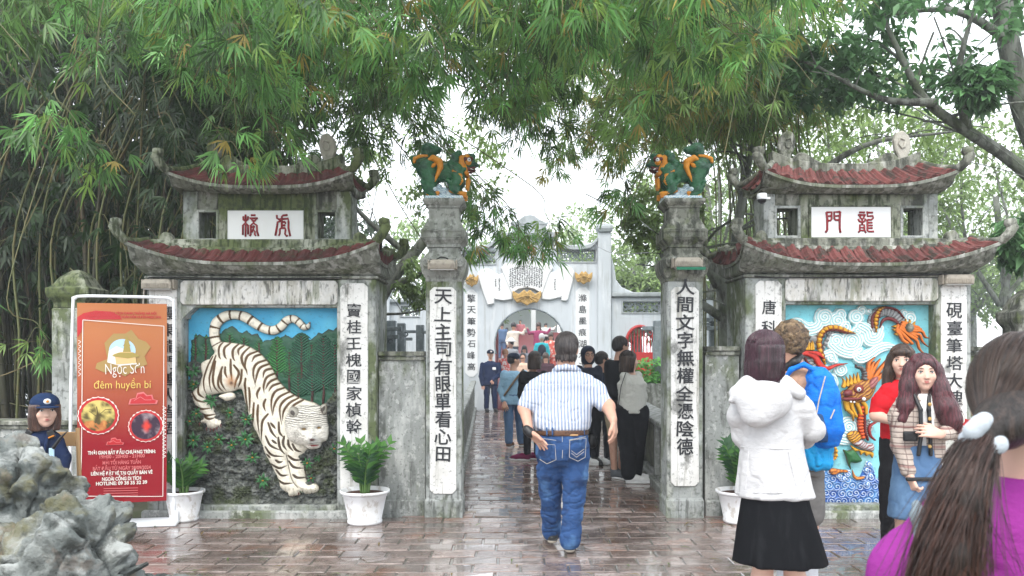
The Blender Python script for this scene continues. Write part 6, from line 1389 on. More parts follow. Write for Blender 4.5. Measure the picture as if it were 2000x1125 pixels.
for x in (1488, 1553): foot(f, x, 1253, .04, (.5, 1), M['black'], M['wood'], .24)

# ------------------------------------------------------------------ man with blue backpack
f = Fig('curly-haired man in a tan shirt with a bright blue backpack', 1556, 318.)
J = f.J; hd = Head(f, 1540, 668, .0, 205, .235)
B = Sculpt(); hd.skull(B, J(1550, 722, .02), .06); f.loft(B, [(730, 1555, 40, .02, .08), (800, 1552, 42, .02, .09), (880, 1552, 44, .02, .11), (930, 1552, 42, .02, .1)])
for x in (1530, 1578): f.ch(B, [(x, 930, .02, .085), (x, 1020, .02, .058), (x+2, 1080, .03, .052), (x+3, 1165, .04, .038)])
f.ch(B, [(1597, 760, .02, .045), (1600, 820, .0, .04), (1560, 850, -.12+.2, .03)]); hand(B, J(1558, 850, .09), (-1, .3, 0), (0, 0, -1)); f.ch(B, [(1512, 760, .02, .045), (1505, 820, .05, .04), (1500, 860, .15, .03)]); hand(B, J(1500, 862, .16), (0, .5, -1), (1, 0, 0))
f.add('body', B, SKIN, .008)
def curls_(S):
    r_ = random.Random(3)
    for i in range(70):
        a = r_.uniform(0, 6.28); e = r_.uniform(-.1, 1.4); S.ell(hd.p(.37*math.cos(a)*math.cos(e), -.06+.43*math.sin(a)*math.cos(e), .13+.40*math.sin(e)), (.017, .017, .014), .008)
def curly(V, N): return .006*vnoise(V*55)+.004*vnoise(V*110)
S = Sculpt(); hd.ell(S, 0, -.07, .15, .40, .46, .42); hd.ell(S, 0, -.24, -.08, .31, .24, .26, .04); hd.ell(S, 0, .45, -.16, .36, .34, .40, .02, 's'); 
for q in (-1, 1): hd.ell(S, q*.42, .0, -.08, .09, .13, .16, .01, 's')
curls_(S); f.add('hair', S, H_CUR, .0065, curly)
TS = fab('tan t-shirt cloth', (.40, .245, .17), (.30, .17, .115))
S = Sculpt(); f.loft(S, [(716, 1552, 20, .02, .07), (726, 1554, 38, .02, .1), (742, 1556, 52, .02, .12), (800, 1553, 49, .02, .13), (860, 1552, 46, .02, .13), (890, 1552, 46, .02, .13)])
f.ch(S, [(1590, 750, .02, .062), (1602, 775, .02, .066), (1601, 812, .0, .058)], .04); f.ch(S, [(1520, 750, .02, .062), (1508, 800, .03, .06)], .04); f.add('shirt', S, TS, .009, folds(.008, 6, 8))
S = Sculpt(); f.ch(S, [(1518, 715, .06, .030), (1532, 722, -.02, .032), (1552, 708, -.075, .026), (1562, 696, -.05, .022)], .02); f.add('neck_cushion', S, M['black'], .008)
BL = fab('bright blue nylon', (.012, .16, .58), (.008, .09, .42), .55, bump=.6); BL2 = fab('dark mesh pocket', (.03, .07, .16)); BL3 = fab('sky blue windbreaker', (.02, .30, .62), (.01, .2, .5), .5, bump=.7)
S = Sculpt(); f.loft(S, [(718, 1598, 12, -.10, .05), (735, 1600, 22, -.12, .08), (780, 1605, 30, -.14, .11), (840, 1608, 33, -.14, .13), (868, 1607, 26, -.13, .11), (874, 1606, 14, -.13, .06)], .03, 2.6)
bp_ = thing('backpack', 'bright blue nylon backpack worn by the curly-haired man', 'backpack', f.o)
bk = link('bag', S.mesh('bag', .009, folds(.012, 7, 5, 4.)), BL, bp_)
S = Sculpt(); f.loft(S, [(808, 1592, 15, -.24, .025), (850, 1598, 18, -.262, .028), (864, 1602, 14, -.25, .02)], .01, 3); link('mesh_pocket', S.mesh('mesh_pocket', .007), BL2, bk)
S = Sculpt(); f.ch(S, [(1545, 722, -.10, .016), (1570, 712, -.115, .016), (1590, 722, -.14, .016), (1602, 745, -.16, .016)], .01); f.ch(S, [(1536, 735, -.08, .014), (1545, 722, -.10, .016)], .01); link('shoulder_strap', S.mesh('shoulder_strap', .007), BL, bk)
b = MB(); b.tube([Vector(J(1612, 735, -.22)), Vector(J(1600, 780, -.265)), Vector(J(1594, 812, -.285))], .004, 5); b.tube([Vector(J(1630, 800, -.27)), Vector(J(1622, 818, -.29))], .004, 5); b.make('zip', M['lamp_grey'], bk)
S = Sculpt(); f.loft(S, [(848, 1560, 46, -.02, .15), (870, 1572, 46, -.04, .16), (905, 1588, 30, -.08, .12), (912, 1588, 24, -.08, .1)], .02, 2.3, (.05, 11, 0, J(0, 850)[2]-.2, J(0, 850)[2])); f.add('tied_jacket', S, BL3, .009, folds(.018, 9, 7))
S = Sculpt(); f.loft(S, [(880, 1553, 48, .02, .14), (925, 1553, 50, .02, .14)]); f.ch(S, [(1530, 930, .02, .1), (1530, 1000, .02, .098)], .02); f.ch(S, [(1577, 930, .02, .1), (1577, 1000, .02, .098)], .02); f.add('shorts', S, fab('grey shorts cloth', (.16, .155, .15)), .01, folds(.006))
for x in (1533, 1581): S = Sculpt(); f.ch(S, [(x, 1092, .03, .052), (x+1, 1165, .04, .048)]); f.add('sock', S, fab('pale grey sock', (.5, .52, .56)), .009); foot(f, x, 1190, .04, (-.4, 1), M['black'], M['wood'])

# ------------------------------------------------------------------ woman in red t-shirt
f = Fig('woman in a red t-shirt and black trousers half hidden behind the plaid jacket', 1762, 269.)
J = f.J; hd = Head(f, 1762, 705, .0, -28, .225)
B = Sculpt(); hd.skull(B, J(1765, 752, .02), .05); f.loft(B, [(760, 1763, 34, .02, .07), (830, 1760, 30, .02, .08), (880, 1758, 36, .02, .1), (920, 1758, 36, .02, .1)])
for x in (1742, 1776): f.ch(B, [(x, 920, 0, .08), (x, 1000, 0, .055), (x, 1095, 0, .035)])
f.ch(B, [(1728, 770, 0, .042), (1711, 812, -.02, .040), (1742, 822, -.14, .030)]); hand(B, J(1745, 823, -.15), (1, -.1, 0), (0, 0, -1), 1, .4); f.ch(B, [(1800, 770, 0, .042), (1812, 830, 0, .036), (1795, 860, -.1, .028)]); hand(B, J(1795, 862, -.1), (-.5, -.2, -1), (-1, 0, 0))
bo = f.add('body', B, SKIN2, .0075); hd.face(bo, brow=H_BRN)
def ex(S):
    for q in (-1, 1): S.chain([(hd.p(q*.34, .0, -.1), .028), (hd.p(q*.42, -.02, -.5), .034), (hd.p(q*.46, .04, -.78), .028)], .03)
    hd.ell(S, 0, .36, .28, .26, .08, .12, .02)
hr = hd.hair('long', H_BRN, .007, .003, ex); cap_strands(hd, 600, -.75, .8, (.02, .012, .009), (.10, .055, .035), hr, (.395, .465, .415))
RT = fab('red jersey', (.52, .014, .022), (.40, .01, .016))
S = Sculpt(); f.loft(S, [(742, 1763, 16, .02, .06), (750, 1763, 30, .02, .08), (764, 1763, 42, .02, .1), (800, 1762, 38, .02, .11), (870, 1759, 37, .02, .115)]); f.ch(S, [(1735, 765, .0, .058), (1722, 785, .0, .062), (1714, 806, -.01, .056)], .03); f.ch(S, [(1793, 765, .0, .058), (1806, 810, .0, .054)], .03)
f.add('t_shirt', S, RT, .009, folds(.007, 6, 8)); S = Sculpt(); f.loft(S, [(855, 1758, 37, .02, .11), (905, 1758, 38, .02, .12)]); f.ch(S, [(1742, 920, 0, .09), (1741, 1010, 0, .075), (1741, 1098, 0, .07)], .02); f.ch(S, [(1776, 920, 0, .09), (1777, 1098, 0, .07)], .02)
BT = fab('black trouser cloth', (.014, .014, .016)); f.add('trousers', S, BT, .01, folds(.007)); foot(f, 1741, 1110, 0, (-.3, -1), M['black']); foot(f, 1778, 1110, 0, (.1, -1), M['black'])

# ------------------------------------------------------------------ woman in plaid jacket
f = Fig('woman with long maroon hair in a beige plaid jacket and denim skirt', 1795, 302.)
J = f.J; hd = Head(f, 1803, 728, -.02, -14, .228)
B = Sculpt(); hd.skull(B, J(1798, 778, .02), .048); f.loft(B, [(785, 1797, 36, .02, .07), (850, 1795, 30, .02, .08), (900, 1790, 38, .02, .1), (950, 1788, 38, .02, .1)])
for x in (1768, 1808): f.ch(B, [(x, 950, 0, .082), (x, 1040, 0, .056), (x, 1080, .01, .05), (x, 1148, 0, .035)])
f.ch(B, [(1757, 795, 0, .04), (1760, 870, -.02, .036), (1776, 928, -.10, .026)]); hand(B, J(1777, 930, -.105), (.15, -.3, -1), (1, .2, 0), .95, .8, 1, .03); f.ch(B, [(1838, 795, 0, .04), (1860, 842, -.04, .036), (1838, 848, -.18, .026)]); hand(B, J(1836, 848, -.185), (-1, 0, .25), (0, .8, -.4), .95, .3, 1, .06)
bo = f.add('body', B, SKIN2, .0065); hd.face(bo, brow=H_BRN)
def ex(S):
    S.chain([(hd.p(-.32, .0, .1), .04), (hd.p(-.40, .08, -.35), .045), (hd.p(-.48, .16, -.9), .05), (hd.p(-.62, .16, -1.3), .045), (hd.p(-.66, .14, -1.65), .022)], .04)
    S.chain([(hd.p(.30, .0, .1), .04), (hd.p(.40, .10, -.4), .048), (hd.p(.52, .26, -.95), .062), (hd.p(.66, .24, -1.3), .06), (hd.p(.72, .22, -1.6), .03)], .04)
    S.chain([(hd.p(-.2, -.2, -.3), .07), (hd.p(-.3, -.3, -1.1), .07), (hd.p(-.4, -.25, -1.6), .03)], .05)
hr = hd.hair('long', H_MAR, .0065, .0035, ex); cm = ((.03, .009, .012), (.17, .035, .048)); cap_strands(hd, 900, -.3, .75, *cm, hr, (.395, .465, .415))
chain_strands(f, [(hd.p(-.32, .0, .1), .04), (hd.p(-.40, .08, -.35), .045), (hd.p(-.48, .16, -.9), .05), (hd.p(-.62, .16, -1.3), .045), (hd.p(-.66, .14, -1.75), .03)], 420, *cm, hr); chain_strands(f, [(hd.p(.30, .0, .1), .04), (hd.p(.40, .10, -.4), .048), (hd.p(.52, .26, -.95), .062), (hd.p(.66, .24, -1.3), .06), (hd.p(.72, .22, -1.7), .035)], 520, *cm, hr)
PL = mat('beige plaid tweed', (.46, .39, .34), [((.38, .31, .27), 12, V3, .5, .7, .5)], .9, (.4, 40, V3), lines=[(2, .034, .16, (.10, .075, .07), .75), (0, .058, .10, (.14, .10, .09), .6), (2, .125, .10, (.2, .05, .05), .5)], spec=.15)
S = Sculpt(); f.loft(S, [(768, 1798, 20, .02, .06), (778, 1798, 36, .02, .09), (792, 1797, 45, .02, .105), (840, 1796, 42, .02, .12), (890, 1795, 45, .02, .135)], .03, 2.4)
f.ch(S, [(1765, 790, .0, .058), (1755, 815, .0, .060), (1759, 870, -.02, .052), (1774, 918, -.085, .046)], .03); f.ch(S, [(1831, 790, .0, .058), (1848, 815, -.01, .060), (1862, 840, -.05, .052), (1845, 847, -.15, .044)], .03)
f.loft(S, [(760, 1802, 12, -.10, .04), (800, 1805, 9, -.12, .05), (900, 1808, 10, -.14, .06)], .01, 2, None, 's')
jk = f.add('jacket', S, PL, .0085, folds(.007, 6, 9, 1.))
S = Sculpt(); f.loft(S, [(768, 1800, 16, .0, .07), (800, 1800, 26, .0, .10), (872, 1802, 28, .0, .105)]); f.add('white_top', S, fab('white knit', (.75, .75, .74)), .009)
for dx in (-1, 1): S = Sculpt(); f.ch(S, [(1800+dx*14, 772, -.065, .013), (1806+dx*8, 800, -.118, .013), (1808+dx*9, 850, -.135, .013), (1806+dx*12, 888, -.135, .013)], .01); f.add('jacket_trim', S, M['black'], .006, par=jk)
for py in (790, 818, 846, 872): S = Sculpt(); S.ell(J(1816, py, -.152), (.013, .008, .013), .002); f.add('button', S, M['gold'], .004, par=jk)
S = Sculpt(); S.box(J(1778, 852, -.125), (.045, .012, .032), .006); f.add('pocket_flap', S, M['black'], .007, par=jk)
S = Sculpt(); f.loft(S, [(868, 1793, 34, .0, .11), (885, 1792, 40, .0, .12), (940, 1790, 46, .0, .14), (1010, 1788, 50, .0, .15)], .02, 2.2); f.add('denim_skirt', S, JEANS2, .01, folds(.006)); 
S = Sculpt(); S.box(J(1800, 936, -.14), (.10, .012, .012), .004); phn = f.add('held_phone', S, M['black'], .007)
for x in (1768, 1808): foot(f, x, 1165, 0, (0, -1), M['white_paint'])

# ------------------------------------------------------------------ woman close to the camera, seen from behind
f = Fig('blurred woman in a purple jacket with a long ponytail close to the camera', 1992, 1040.)
J = f.J; hd = Head(f, 1996, 778, .02, 158, .235)
B = Sculpt(); hd.skull(B, J(2000, 985, .03), .052); f.loft(B, [(1010, 2010, 150, .03, .07), (1200, 2010, 150, .03, .09), (1600, 2010, 160, .03, .11), (1800, 2010, 150, .02, .1)])
for x in (1930, 2090): f.ch(B, [(x, 1800, .02, .085), (x, 2080, .02, .055), (x, 2270, .02, .035)])
f.ch(B, [(1830, 1060, .03, .042), (1760, 1400, .05, .036), (1850, 1560, .25, .027)]); hand(B, J(1855, 1565, .26), (.5, .8, .1), (0, 0, -1)); f.ch(B, [(2180, 1060, .03, .042), (2250, 1400, .05, .036), (2150, 1560, .25, .027)]); hand(B, J(2150, 1565, .26), (-.5, .8, .1), (0, 0, -1))
f.add('body', B, SKIN2, .0075)
def ex(S):
    S.chain([(J(1985, 800, -.07), .045), (J(1955, 830, -.08), .034), (J(1928, 848, -.09), .024)], .05)
    S.chain([(J(1920, 852, -.09), .022), (J(1898, 900, -.11), .030), (J(1872, 980, -.13), .036), (J(1850, 1080, -.14), .038), (J(1835, 1200, -.14), .034), (J(1830, 1330, -.13), .012)], .02)
S = Sculpt(); hd.ell(S, 0, -.05, .13, .375, .44, .41); hd.ell(S, 0, -.18, -.10, .31, .27, .24, .04); hd.ell(S, 0, .48, -.16, .34, .34, .42, .02, 's'); ex(S); hr = f.add('hair', S, H_DBR, .0055)
tie = J(1921, 850, -.095); out = []; r_ = random.Random(4)
for i in range(2600):
    az = r_.uniform(1.0, 2*math.pi-1.0); th = math.acos(r_.uniform(-.55, 1)); q_ = np.array((math.sin(az)*math.sin(th), math.cos(az)*math.sin(th), math.cos(th))); cc = hd.p(0, -.05, .12); k_ = r_.uniform(1.0, 1.03)
    P = []
    tq = np.array((hd.r@(tie-cc), hd.fw@(tie-cc), (tie-cc)[2]))/hd.H/np.array((.38, .45, .415)); tn = tq/np.linalg.norm(tq)
    for j in range(10):
        t = j/9; v = q_*(1-t)+tn*t; v /= np.linalg.norm(v); kk = k_*(1-t**3)+np.linalg.norm(tq)*t**3; P.append(hd.p(v[0]*.38*kk, -.05+v[1]*.45*kk, .12+v[2]*.415*kk))
    out.append(P)
cd = ((.009, .006, .005), (.06, .034, .024)); strands_mesh(f, out, .0011, *cd, hr)
pts_ = [(J(1920, 856, -.09), .020), (J(1898, 900, -.11), .031), (J(1872, 980, -.13), .038), (J(1850, 1080, -.14), .040), (J(1835, 1200, -.14), .036), (J(1830, 1330, -.13), .02)]
chain_strands(f, pts_, 900, (.016, .009, .007), (.11, .05, .035), hr, r=.0013, k=1.0, stray=.12); chain_strands(f, [(p_, q_*1.35) for p_, q_ in pts_], 160, (.02, .012, .01), (.09, .05, .04), hr, r=.001, k=1.0, seed=9, stray=.3)
S = Sculpt(); c = J(1921, 850, -.105)
for i in range(9): a = i*.7; S.ell(c+np.array((.024*math.cos(a), .012*math.sin(a*2), .024*math.sin(a))), (.017, .015, .017), .006)
f.add('scrunchie', S, fab('white organza', (.42, .46, .50), (.35, .4, .45)), .004)
PU = fab('purple fleece', (.24, .03, .215), (.16, .02, .145), bump=.5)
S = Sculpt(); f.loft(S, [(930, 2000, 75, .03, .07), (965, 2003, 130, .03, .09), (1010, 2008, 190, .03, .11), (1100, 2010, 210, .03, .13), (1400, 2010, 200, .03, .14), (1650, 2010, 205, .03, .15)], .04, 2.4)
f.ch(S, [(1850, 1060, .03, .07), (1790, 1130, .03, .072), (1745, 1400, .05, .06), (1830, 1540, .22, .05)], .05); f.ch(S, [(2170, 1060, .03, .07), (2240, 1400, .05, .06), (2150, 1550, .22, .05)], .05)
pj = f.add('jacket', S, PU, .009, folds(.010, 5, 4)); S = Sculpt(); f.ch(S, [(1790, 985, .07, .010), (1795, 1005, -.05, .012), (1798, 1120, -.06, .012), (1790, 1300, -.06, .012)], .02); f.add('shoulder_strap', S, fab('grey webbing', (.22, .27, .30)), .008, par=pj)
S = Sculpt(); f.loft(S, [(1640, 2010, 175, .03, .13), (1790, 2010, 170, .02, .13)]); f.ch(S, [(1930, 1800, .02, .1), (1930, 2270, .02, .06)], .02); f.ch(S, [(2090, 1800, .02, .1), (2090, 2270, .02, .06)], .02); f.add('trousers', S, BT, .012)
for x in (1930, 2090): foot(f, x, 2331, .02, (0, 1), M['white_paint'])

# ------------------------------------------------------------------ generic mid-distance figures
def walker(label, px, s_, top, yaw, P, group=None, h=.011):
    """P: hair, hairm, top colour rows etc., in photo pixels at the figure's own depth"""
    f = Fig(label, px, s_, group); J = f.J; u = s_
    H = P.get('H', .228); hx, hy = P['head']; hd = Head(f, hx, hy, P.get('hdy', 0), yaw, H)
    fx, fy = math.sin(math.radians(P.get('byaw', yaw))), -math.cos(math.radians(P.get('byaw', yaw)))
    B = Sculpt(); shy = hy+.20*u; hip = 690+(EYE-.90*P.get('k', 1))*u; kn = 690+(EYE-.48)*u; an = 690+(EYE-.10)*u; sw = P.get('sw', .19)*u
    hd.skull(B, J(px, shy, .0), .052); f.loft(B, [(shy+4, px, sw*.7, 0, .08), (hip-20, px, sw*.6, 0, .085), (hip+4, px, sw*.72, 0, .1)])
    for q, lx, ldy in P['legs']: f.ch(B, [((px+q*.085*u), hip, 0, .08), ((lx+px+q*.085*u)/2, kn, ldy*.5, .055), (lx, an, ldy, .04)])
    arms = P['arms']
    for i, ar in enumerate(arms):
        f.ch(B, [(*ar[0], .045), (*ar[1], .038), (*ar[2], .028)]); d = J(*ar[2])-J(*ar[1]); hand(B, J(*ar[2]), d/np.linalg.norm(d)+np.array((0, 0, -.2)), (fx, fy, -.2), 1.05, .35)
    bo = f.add('body', B, P.get('skin', SKIN), h)
    if P.get('face', False): hd.face(bo, glasses=P.get('glasses', False))
    elif P.get('glasses'):
        b = MB(); 
        for q in (-1, 1): b.tube([Vector(hd.p(q*.155+.11*math.cos(a), .46, .01+.08*math.sin(a))) for a in [i*math.pi/6 for i in range(13)]], .004, 4, False); b.tube([Vector(hd.p(q*.27, .42, .02)), Vector(hd.p(q*.36, 0, .0))], .004, 4)
        b.make('glasses', M['black'], bo)
    if P.get('hair'): hr = hd.hair(P['hair'], P['hairm'], h*.8, .003, P.get('hx')); cap_strands(hd, 260, -.6 if P['hair'] == 'bob' else None, 1.0, (.01, .008, .008), (.05, .035, .03), hr, (.40, .47, .415) if P['hair'] == 'bob' else (.38, .455, .415), r=.003, polmax=1.75 if P['hair'] == 'bob' else 1.95) if not P.get('cap') else None
    if P.get('cap'): hd.cap(P['cap'], P.get('badge'))
    S = Sculpt(); tb = P['tb']; tw = P.get('tw', 1.)
    f.loft(S, [(shy-.02*u, px, sw*.35, 0, .07), (shy+.02*u, px, sw*.78, 0, .095), (shy+.08*u, px, sw*.98*tw, 0, .12), ((shy+tb)/2, px, sw*.88*tw, 0, .125), (tb, px, sw*.92*tw, 0, .135)])
    for ar in arms:
        e = ar[3] if len(ar) > 3 else 1.; f.ch(S, [(*ar[0], .062), (*ar[1], .055)]+([(*[ar[1][i]+(ar[2][i]-ar[1][i])*e for i in range(3)], .045)] if e > 0 else []), .03)
    tp = f.add(P.get('tn', 'jacket'), S, P['top'], h, folds(.008, 6, 8, px))
    S = Sculpt(); f.loft(S, [(tb-.06*u, px, sw*.78, 0, .12), (hip, px, sw*.86, 0, .135), (hip+.06*u, px, sw*.8, 0, .12)])
    lw = P.get('lw', 1.); le = P.get('legend', an-.02*u)
    for q, lx, ldy in P['legs']: t = (le-hip)/(an-hip); ex_ = (px+q*.085*u)+(lx-(px+q*.085*u))*t; f.ch(S, [((px+q*.085*u), hip+.04*u, 0, .1*lw), (((px+q*.085*u)+ex_)/2, (hip+le)/2, ldy*t*.5, .08*lw), (ex_, le, ldy*t, .066*lw)], .02)
    f.add(P.get('bn', 'trousers'), S, P['bot'], h, folds(.006, 6, 8))
    for i, (q, lx, ldy) in enumerate(P['legs']): foot(f, lx, 690+EYE*u, ldy, P.get('fd', (fx, fy)), P['shoe'], P.get('sole'), h=h*.8, nm='shoe')
    return f, hd, tp
NAVY = fab('navy uniform', (.012, .022, .06), (.007, .012, .035)); BLKC = fab('black cotton', (.012, .013, .016)); DNV = fab('dark navy nylon', (.018, .024, .042), rough=.6); DEN = fab('pale denim shirt', (.22, .38, .52), (.15, .28, .42)); KHA = fab('khaki', (.38, .31, .21)); CRM = fab('off white knit', (.56, .56, .52)); CAPN = fab('navy cap', (.012, .018, .035))
f, hd, tp = walker('man in a pale denim shirt and dark cap with a strap across his back', 1003, 117., 683, 110, dict(head=(1004, 703), hair='short', hairm=H_BLK, cap=CAPN, byaw=165, legs=[(-1, 994, 0), (1, 1018, .25)], arms=[((985, 730, 0), (979, 762, 0), (985, 786, -.1), .8), ((1024, 730, 0), (1030, 760, 0), (1024, 780, .15), .8)], top=DEN, tb=790, tn='shirt', bot=JEANS2, shoe=fab('brown suede', (.14, .08, .05)), tw=1.1))
S = Sculpt(); f.ch(S, [(1022, 722, -.10, .018), (1004, 745, -.145, .018), (985, 772, -.12, .018)], .01); f.add('bag_strap', S, fab('brown canvas', (.16, .12, .08)), .01, par=tp)
f, hd, tp = walker('dark-haired woman in black with purple trainers beside the striped shirt', 1040, 133., 685, 150, dict(head=(1045, 702), hair='bob', hairm=H_BRN, byaw=160, legs=[(-1, 1030, 0), (1, 1050, .1)], arms=[((1022, 732, 0), (1018, 770, 0), (1026, 800, 0)), ((1062, 732, 0), (1068, 770, 0), (1060, 795, .1))], top=BLKC, tb=800, bot=BLKC, lw=.78, shoe=fab('purple suede', (.16, .02, .07)), fd=(-1, .25)))
f, hd, tp = walker('man in glasses with a dark hood up, looking back through the gate', 1149, 138., 672, 12, dict(head=(1149, 693), face=True, glasses=True, byaw=60, legs=[(-1, 1140, 0), (1, 1160, .1)], arms=[((1130, 722, 0), (1126, 760, 0), (1140, 790, -.1)), ((1168, 722, 0), (1172, 760, 0), (1165, 790, 0))], top=DNV, tb=790, bot=BLKC, shoe=M['white_paint']))
S = Sculpt(); hd.ell(S, 0, -.08, .12, .46, .50, .47); hd.ell(S, 0, -.1, -.35, .42, .44, .35, .04); hd.ell(S, 0, .42, -.08, .30, .40, .40, .02, 's'); f.add('hood', S, DNV, .009, par=tp); S = Sculpt(); hd.ell(S, 0, .12, .24, .31, .24, .17); f.add('fringe', S, H_BLK, .008)
f, hd, tp = walker('man in a dark jacket and trousers looking down to the right', 1176, 137., 682, 105, dict(head=(1177, 703), hair='short', hairm=H_BLK, glasses=True, byaw=120, legs=[(-1, 1161, 0), (1, 1189, .05)], arms=[((1157, 730, -.02), (1155, 765, -.05), (1170, 785, -.1)), ((1195, 730, .05), (1200, 765, .1), (1195, 780, .2))], top=DNV, tb=795, bot=fab('dark grey trousers', (.028, .03, .036)), shoe=M['black'], sole=M['black'], fd=(.3, -1), tw=1.05))
S = Sculpt(); S.ell(f.J(1157, 862, -.12), (.075, .05, .10), .02); f.ch(S, [(1150, 800, -.08, .012), (1152, 845, -.12, .012)], .01); f.add('bag', S, M['black'], .01)
f, hd, tp = walker('tall man in a black jacket and khaki shorts, arm round the woman in white', 1207, 155., 656, 115, dict(head=(1213, 676), H=.235, hair='short', hairm=H_BLK, glasses=True, byaw=140, sw=.18, k=1.03, legs=[(-1, 1200, 0), (1, 1213, .15)], arms=[((1190, 712, 0), (1203, 768, -.12), (1228, 782, -.22), .9), ((1228, 712, 0), (1238, 755, .1), (1235, 780, .2))], top=BLKC, tb=812, bot=KHA, bn='shorts', legend=845, shoe=fab('grey trainers', (.10, .11, .12)), fd=(.6, -.6)))
f, hd, tp = walker('woman in an off-white sweater and wide black trousers', 1234, 161., 684, 88, dict(head=(1229, 704), hair='bob', hairm=H_BRN, byaw=100, skin=SKIN2, sw=.165, legs=[(-1, 1228, 0), (1, 1240, .12)], arms=[((1220, 735, -.04), (1236, 775, -.06), (1252, 802, -.02), .95), ((1245, 735, .05), (1255, 775, .1), (1252, 800, .12), .95)], top=CRM, tn='sweater', tb=806, bot=BLKC, lw=1.3, shoe=M['white_paint'], fd=(1, -.05), tw=1.12))
b = MB(); b.tube([Vector(f.J(1222, 728, -.13)), Vector(f.J(1213, 755, -.16)), Vector(f.J(1208, 790, -.15))], .006, 5); b.make('bag_strap', M['black'], tp)
f, hd, tp = walker('guard in navy uniform and cap standing by the left couplet of the inner gate', 958, 72.5, 680, 12, dict(head=(958, 692), H=.24, face=False, cap=CAPN, badge=True, legs=[(-1, 950, 0), (1, 967, 0)], arms=[((942, 712, 0), (939, 735, -.02), (942, 752, -.05)), ((974, 712, 0), (976, 732, -.02), (964, 742, -.12))], top=NAVY, tb=752, bot=NAVY, shoe=M['black'], sole=M['black'], tw=1.05, sw=.2), h=.016)
S = Sculpt(); S.box(f.J(965, 720, -.14), (.05, .01, .04), .005); f.add('name_badge', S, M['white_paint'], .012, par=tp)

# ------------------------------------------------------------------ seated guard
f = Fig('seated guard woman in navy uniform and cap behind the foreground rocks', 84, 243.)
J = f.J; hd = Head(f, 88, 802, .0, 38, .262)
B = Sculpt(); hd.skull(B, J(78, 848, .03), .05); f.loft(B, [(850, 78, 34, .03, .07), (900, 80, 32, .03, .09), (935, 82, 36, .03, .11)]); 
for q in (-1, 1): f.ch(B, [(82+q*20, 935, .03, .08), (110+q*14, 945, -.22+.1*q, .07), (112+q*14, 1050, -.25, .04)])
f.ch(B, [(45, 866, .03, .042), (40, 905, .0, .036), (75, 935, -.12, .028)]); hand(B, J(77, 936, -.13), (1, -.3, 0), (0, 0, -1)); f.ch(B, [(113, 866, .03, .042), (120, 905, .0, .036), (120, 935, -.15, .028)]); hand(B, J(120, 936, -.16), (.3, -1, 0), (0, 0, -1))
bo = f.add('body', B, SKIN2, .0075); hd.face(bo, brow=H_BRN)
hd.hair('bob', hairm('auburn hair', (.05, .022, .016), (.12, .06, .04)), .007, .002); hd.cap(fab('navy guard cap', (.012, .028, .075)), True)
S = Sculpt(); f.loft(S, [(838, 80, 18, .03, .06), (846, 79, 30, .03, .09), (858, 79, 38, .03, .11), (900, 80, 34, .02, .13), (940, 82, 38, .02, .14)]); f.ch(S, [(48, 862, .03, .058), (38, 890, .02, .056), (45, 912, -.03, .05), (70, 933, -.1, .045)], .03); f.ch(S, [(110, 862, .03, .058), (122, 895, .0, .056), (121, 930, -.12, .045)], .03)
un = f.add('uniform_jacket', S, NAVY, .009, folds(.006, 6, 8)); S = Sculpt(); f.ch(S, [(66, 843, -.03, .016), (78, 868, -.09, .014), (86, 885, -.11, .012)], .01); f.ch(S, [(96, 843, -.03, .016), (90, 868, -.09, .014), (87, 885, -.11, .012)], .01); f.add('lapel', S, NAVY, .006, par=un)
for x, x2 in ((50, 60), (96, 104)):
    S = Sculpt(); S.box(J((x+x2)/2, 848, -.06), (.028, .006, .034), .003, .01, 'u', ('Y', .5 if x < 80 else -.4)); ep = f.add('epaulette', S, M['black'], .004, par=un); S = Sculpt(); S.box(J((x+x2)/2, 853, -.072), (.026, .004, .006), .002, .01, 'u', ('Y', .5 if x < 80 else -.4)); f.add('gold_band', S, M['orange'], .003, par=ep)
S = Sculpt(); S.box(J(101, 885, -.125), (.022, .005, .04), .003); f.add('identity_card', S, fab('pale card', (.35, .5, .62)), .004, par=un); b = MB(); b.tube([Vector(J(104, 875, -.15)), Vector(J(118, 855, -.17)), Vector(J(132, 842, -.18))], [.016, .012, .003], 6); b.make('walkie_talkie', M['black'], un)
S = Sculpt(); f.loft(S, [(925, 82, 40, .03, .14), (950, 84, 40, .02, .14)])
for q in (-1, 1): f.ch(S, [(82+q*20, 940, .03, .1), (110+q*14, 948, -.22+.1*q, .085), (112+q*14, 1045, -.25, .06)], .03); foot(f, 112+q*14, 1073, -.25, (.3, -1), M['black'], M['black'])
f.add('trousers', S, NAVY, .012)
ch = thing('folding_chair', 'wooden folding chair under the seated guard, back slat showing', 'chair', f.o+Vector((0, .1, 0)))
for q in (-.2, .2):
    b = MB(); b.tube([(q-.02, .12, -.02+.45), (q-.08, .20, .95)], .018, 6); b.make('back_rail', M['wood'], ch); b = MB(); b.tube([(q, .12, .45), (q, -.25, 0)], .018, 6); b.make('leg', M['wood'], ch); b = MB(); b.tube([(q, -.18, .45), (q, .2, 0)], .018, 6); b.make('leg', M['wood'], ch)
b = MB(); b.box(-.22, .22, -.25, .15, .45, .48); b.make('seat', M['wood'], ch, .006); b = MB(); b.box(-.28, .12, .17, .19, .8, .92); b.make('back_slat', M['wood'], ch, .006)

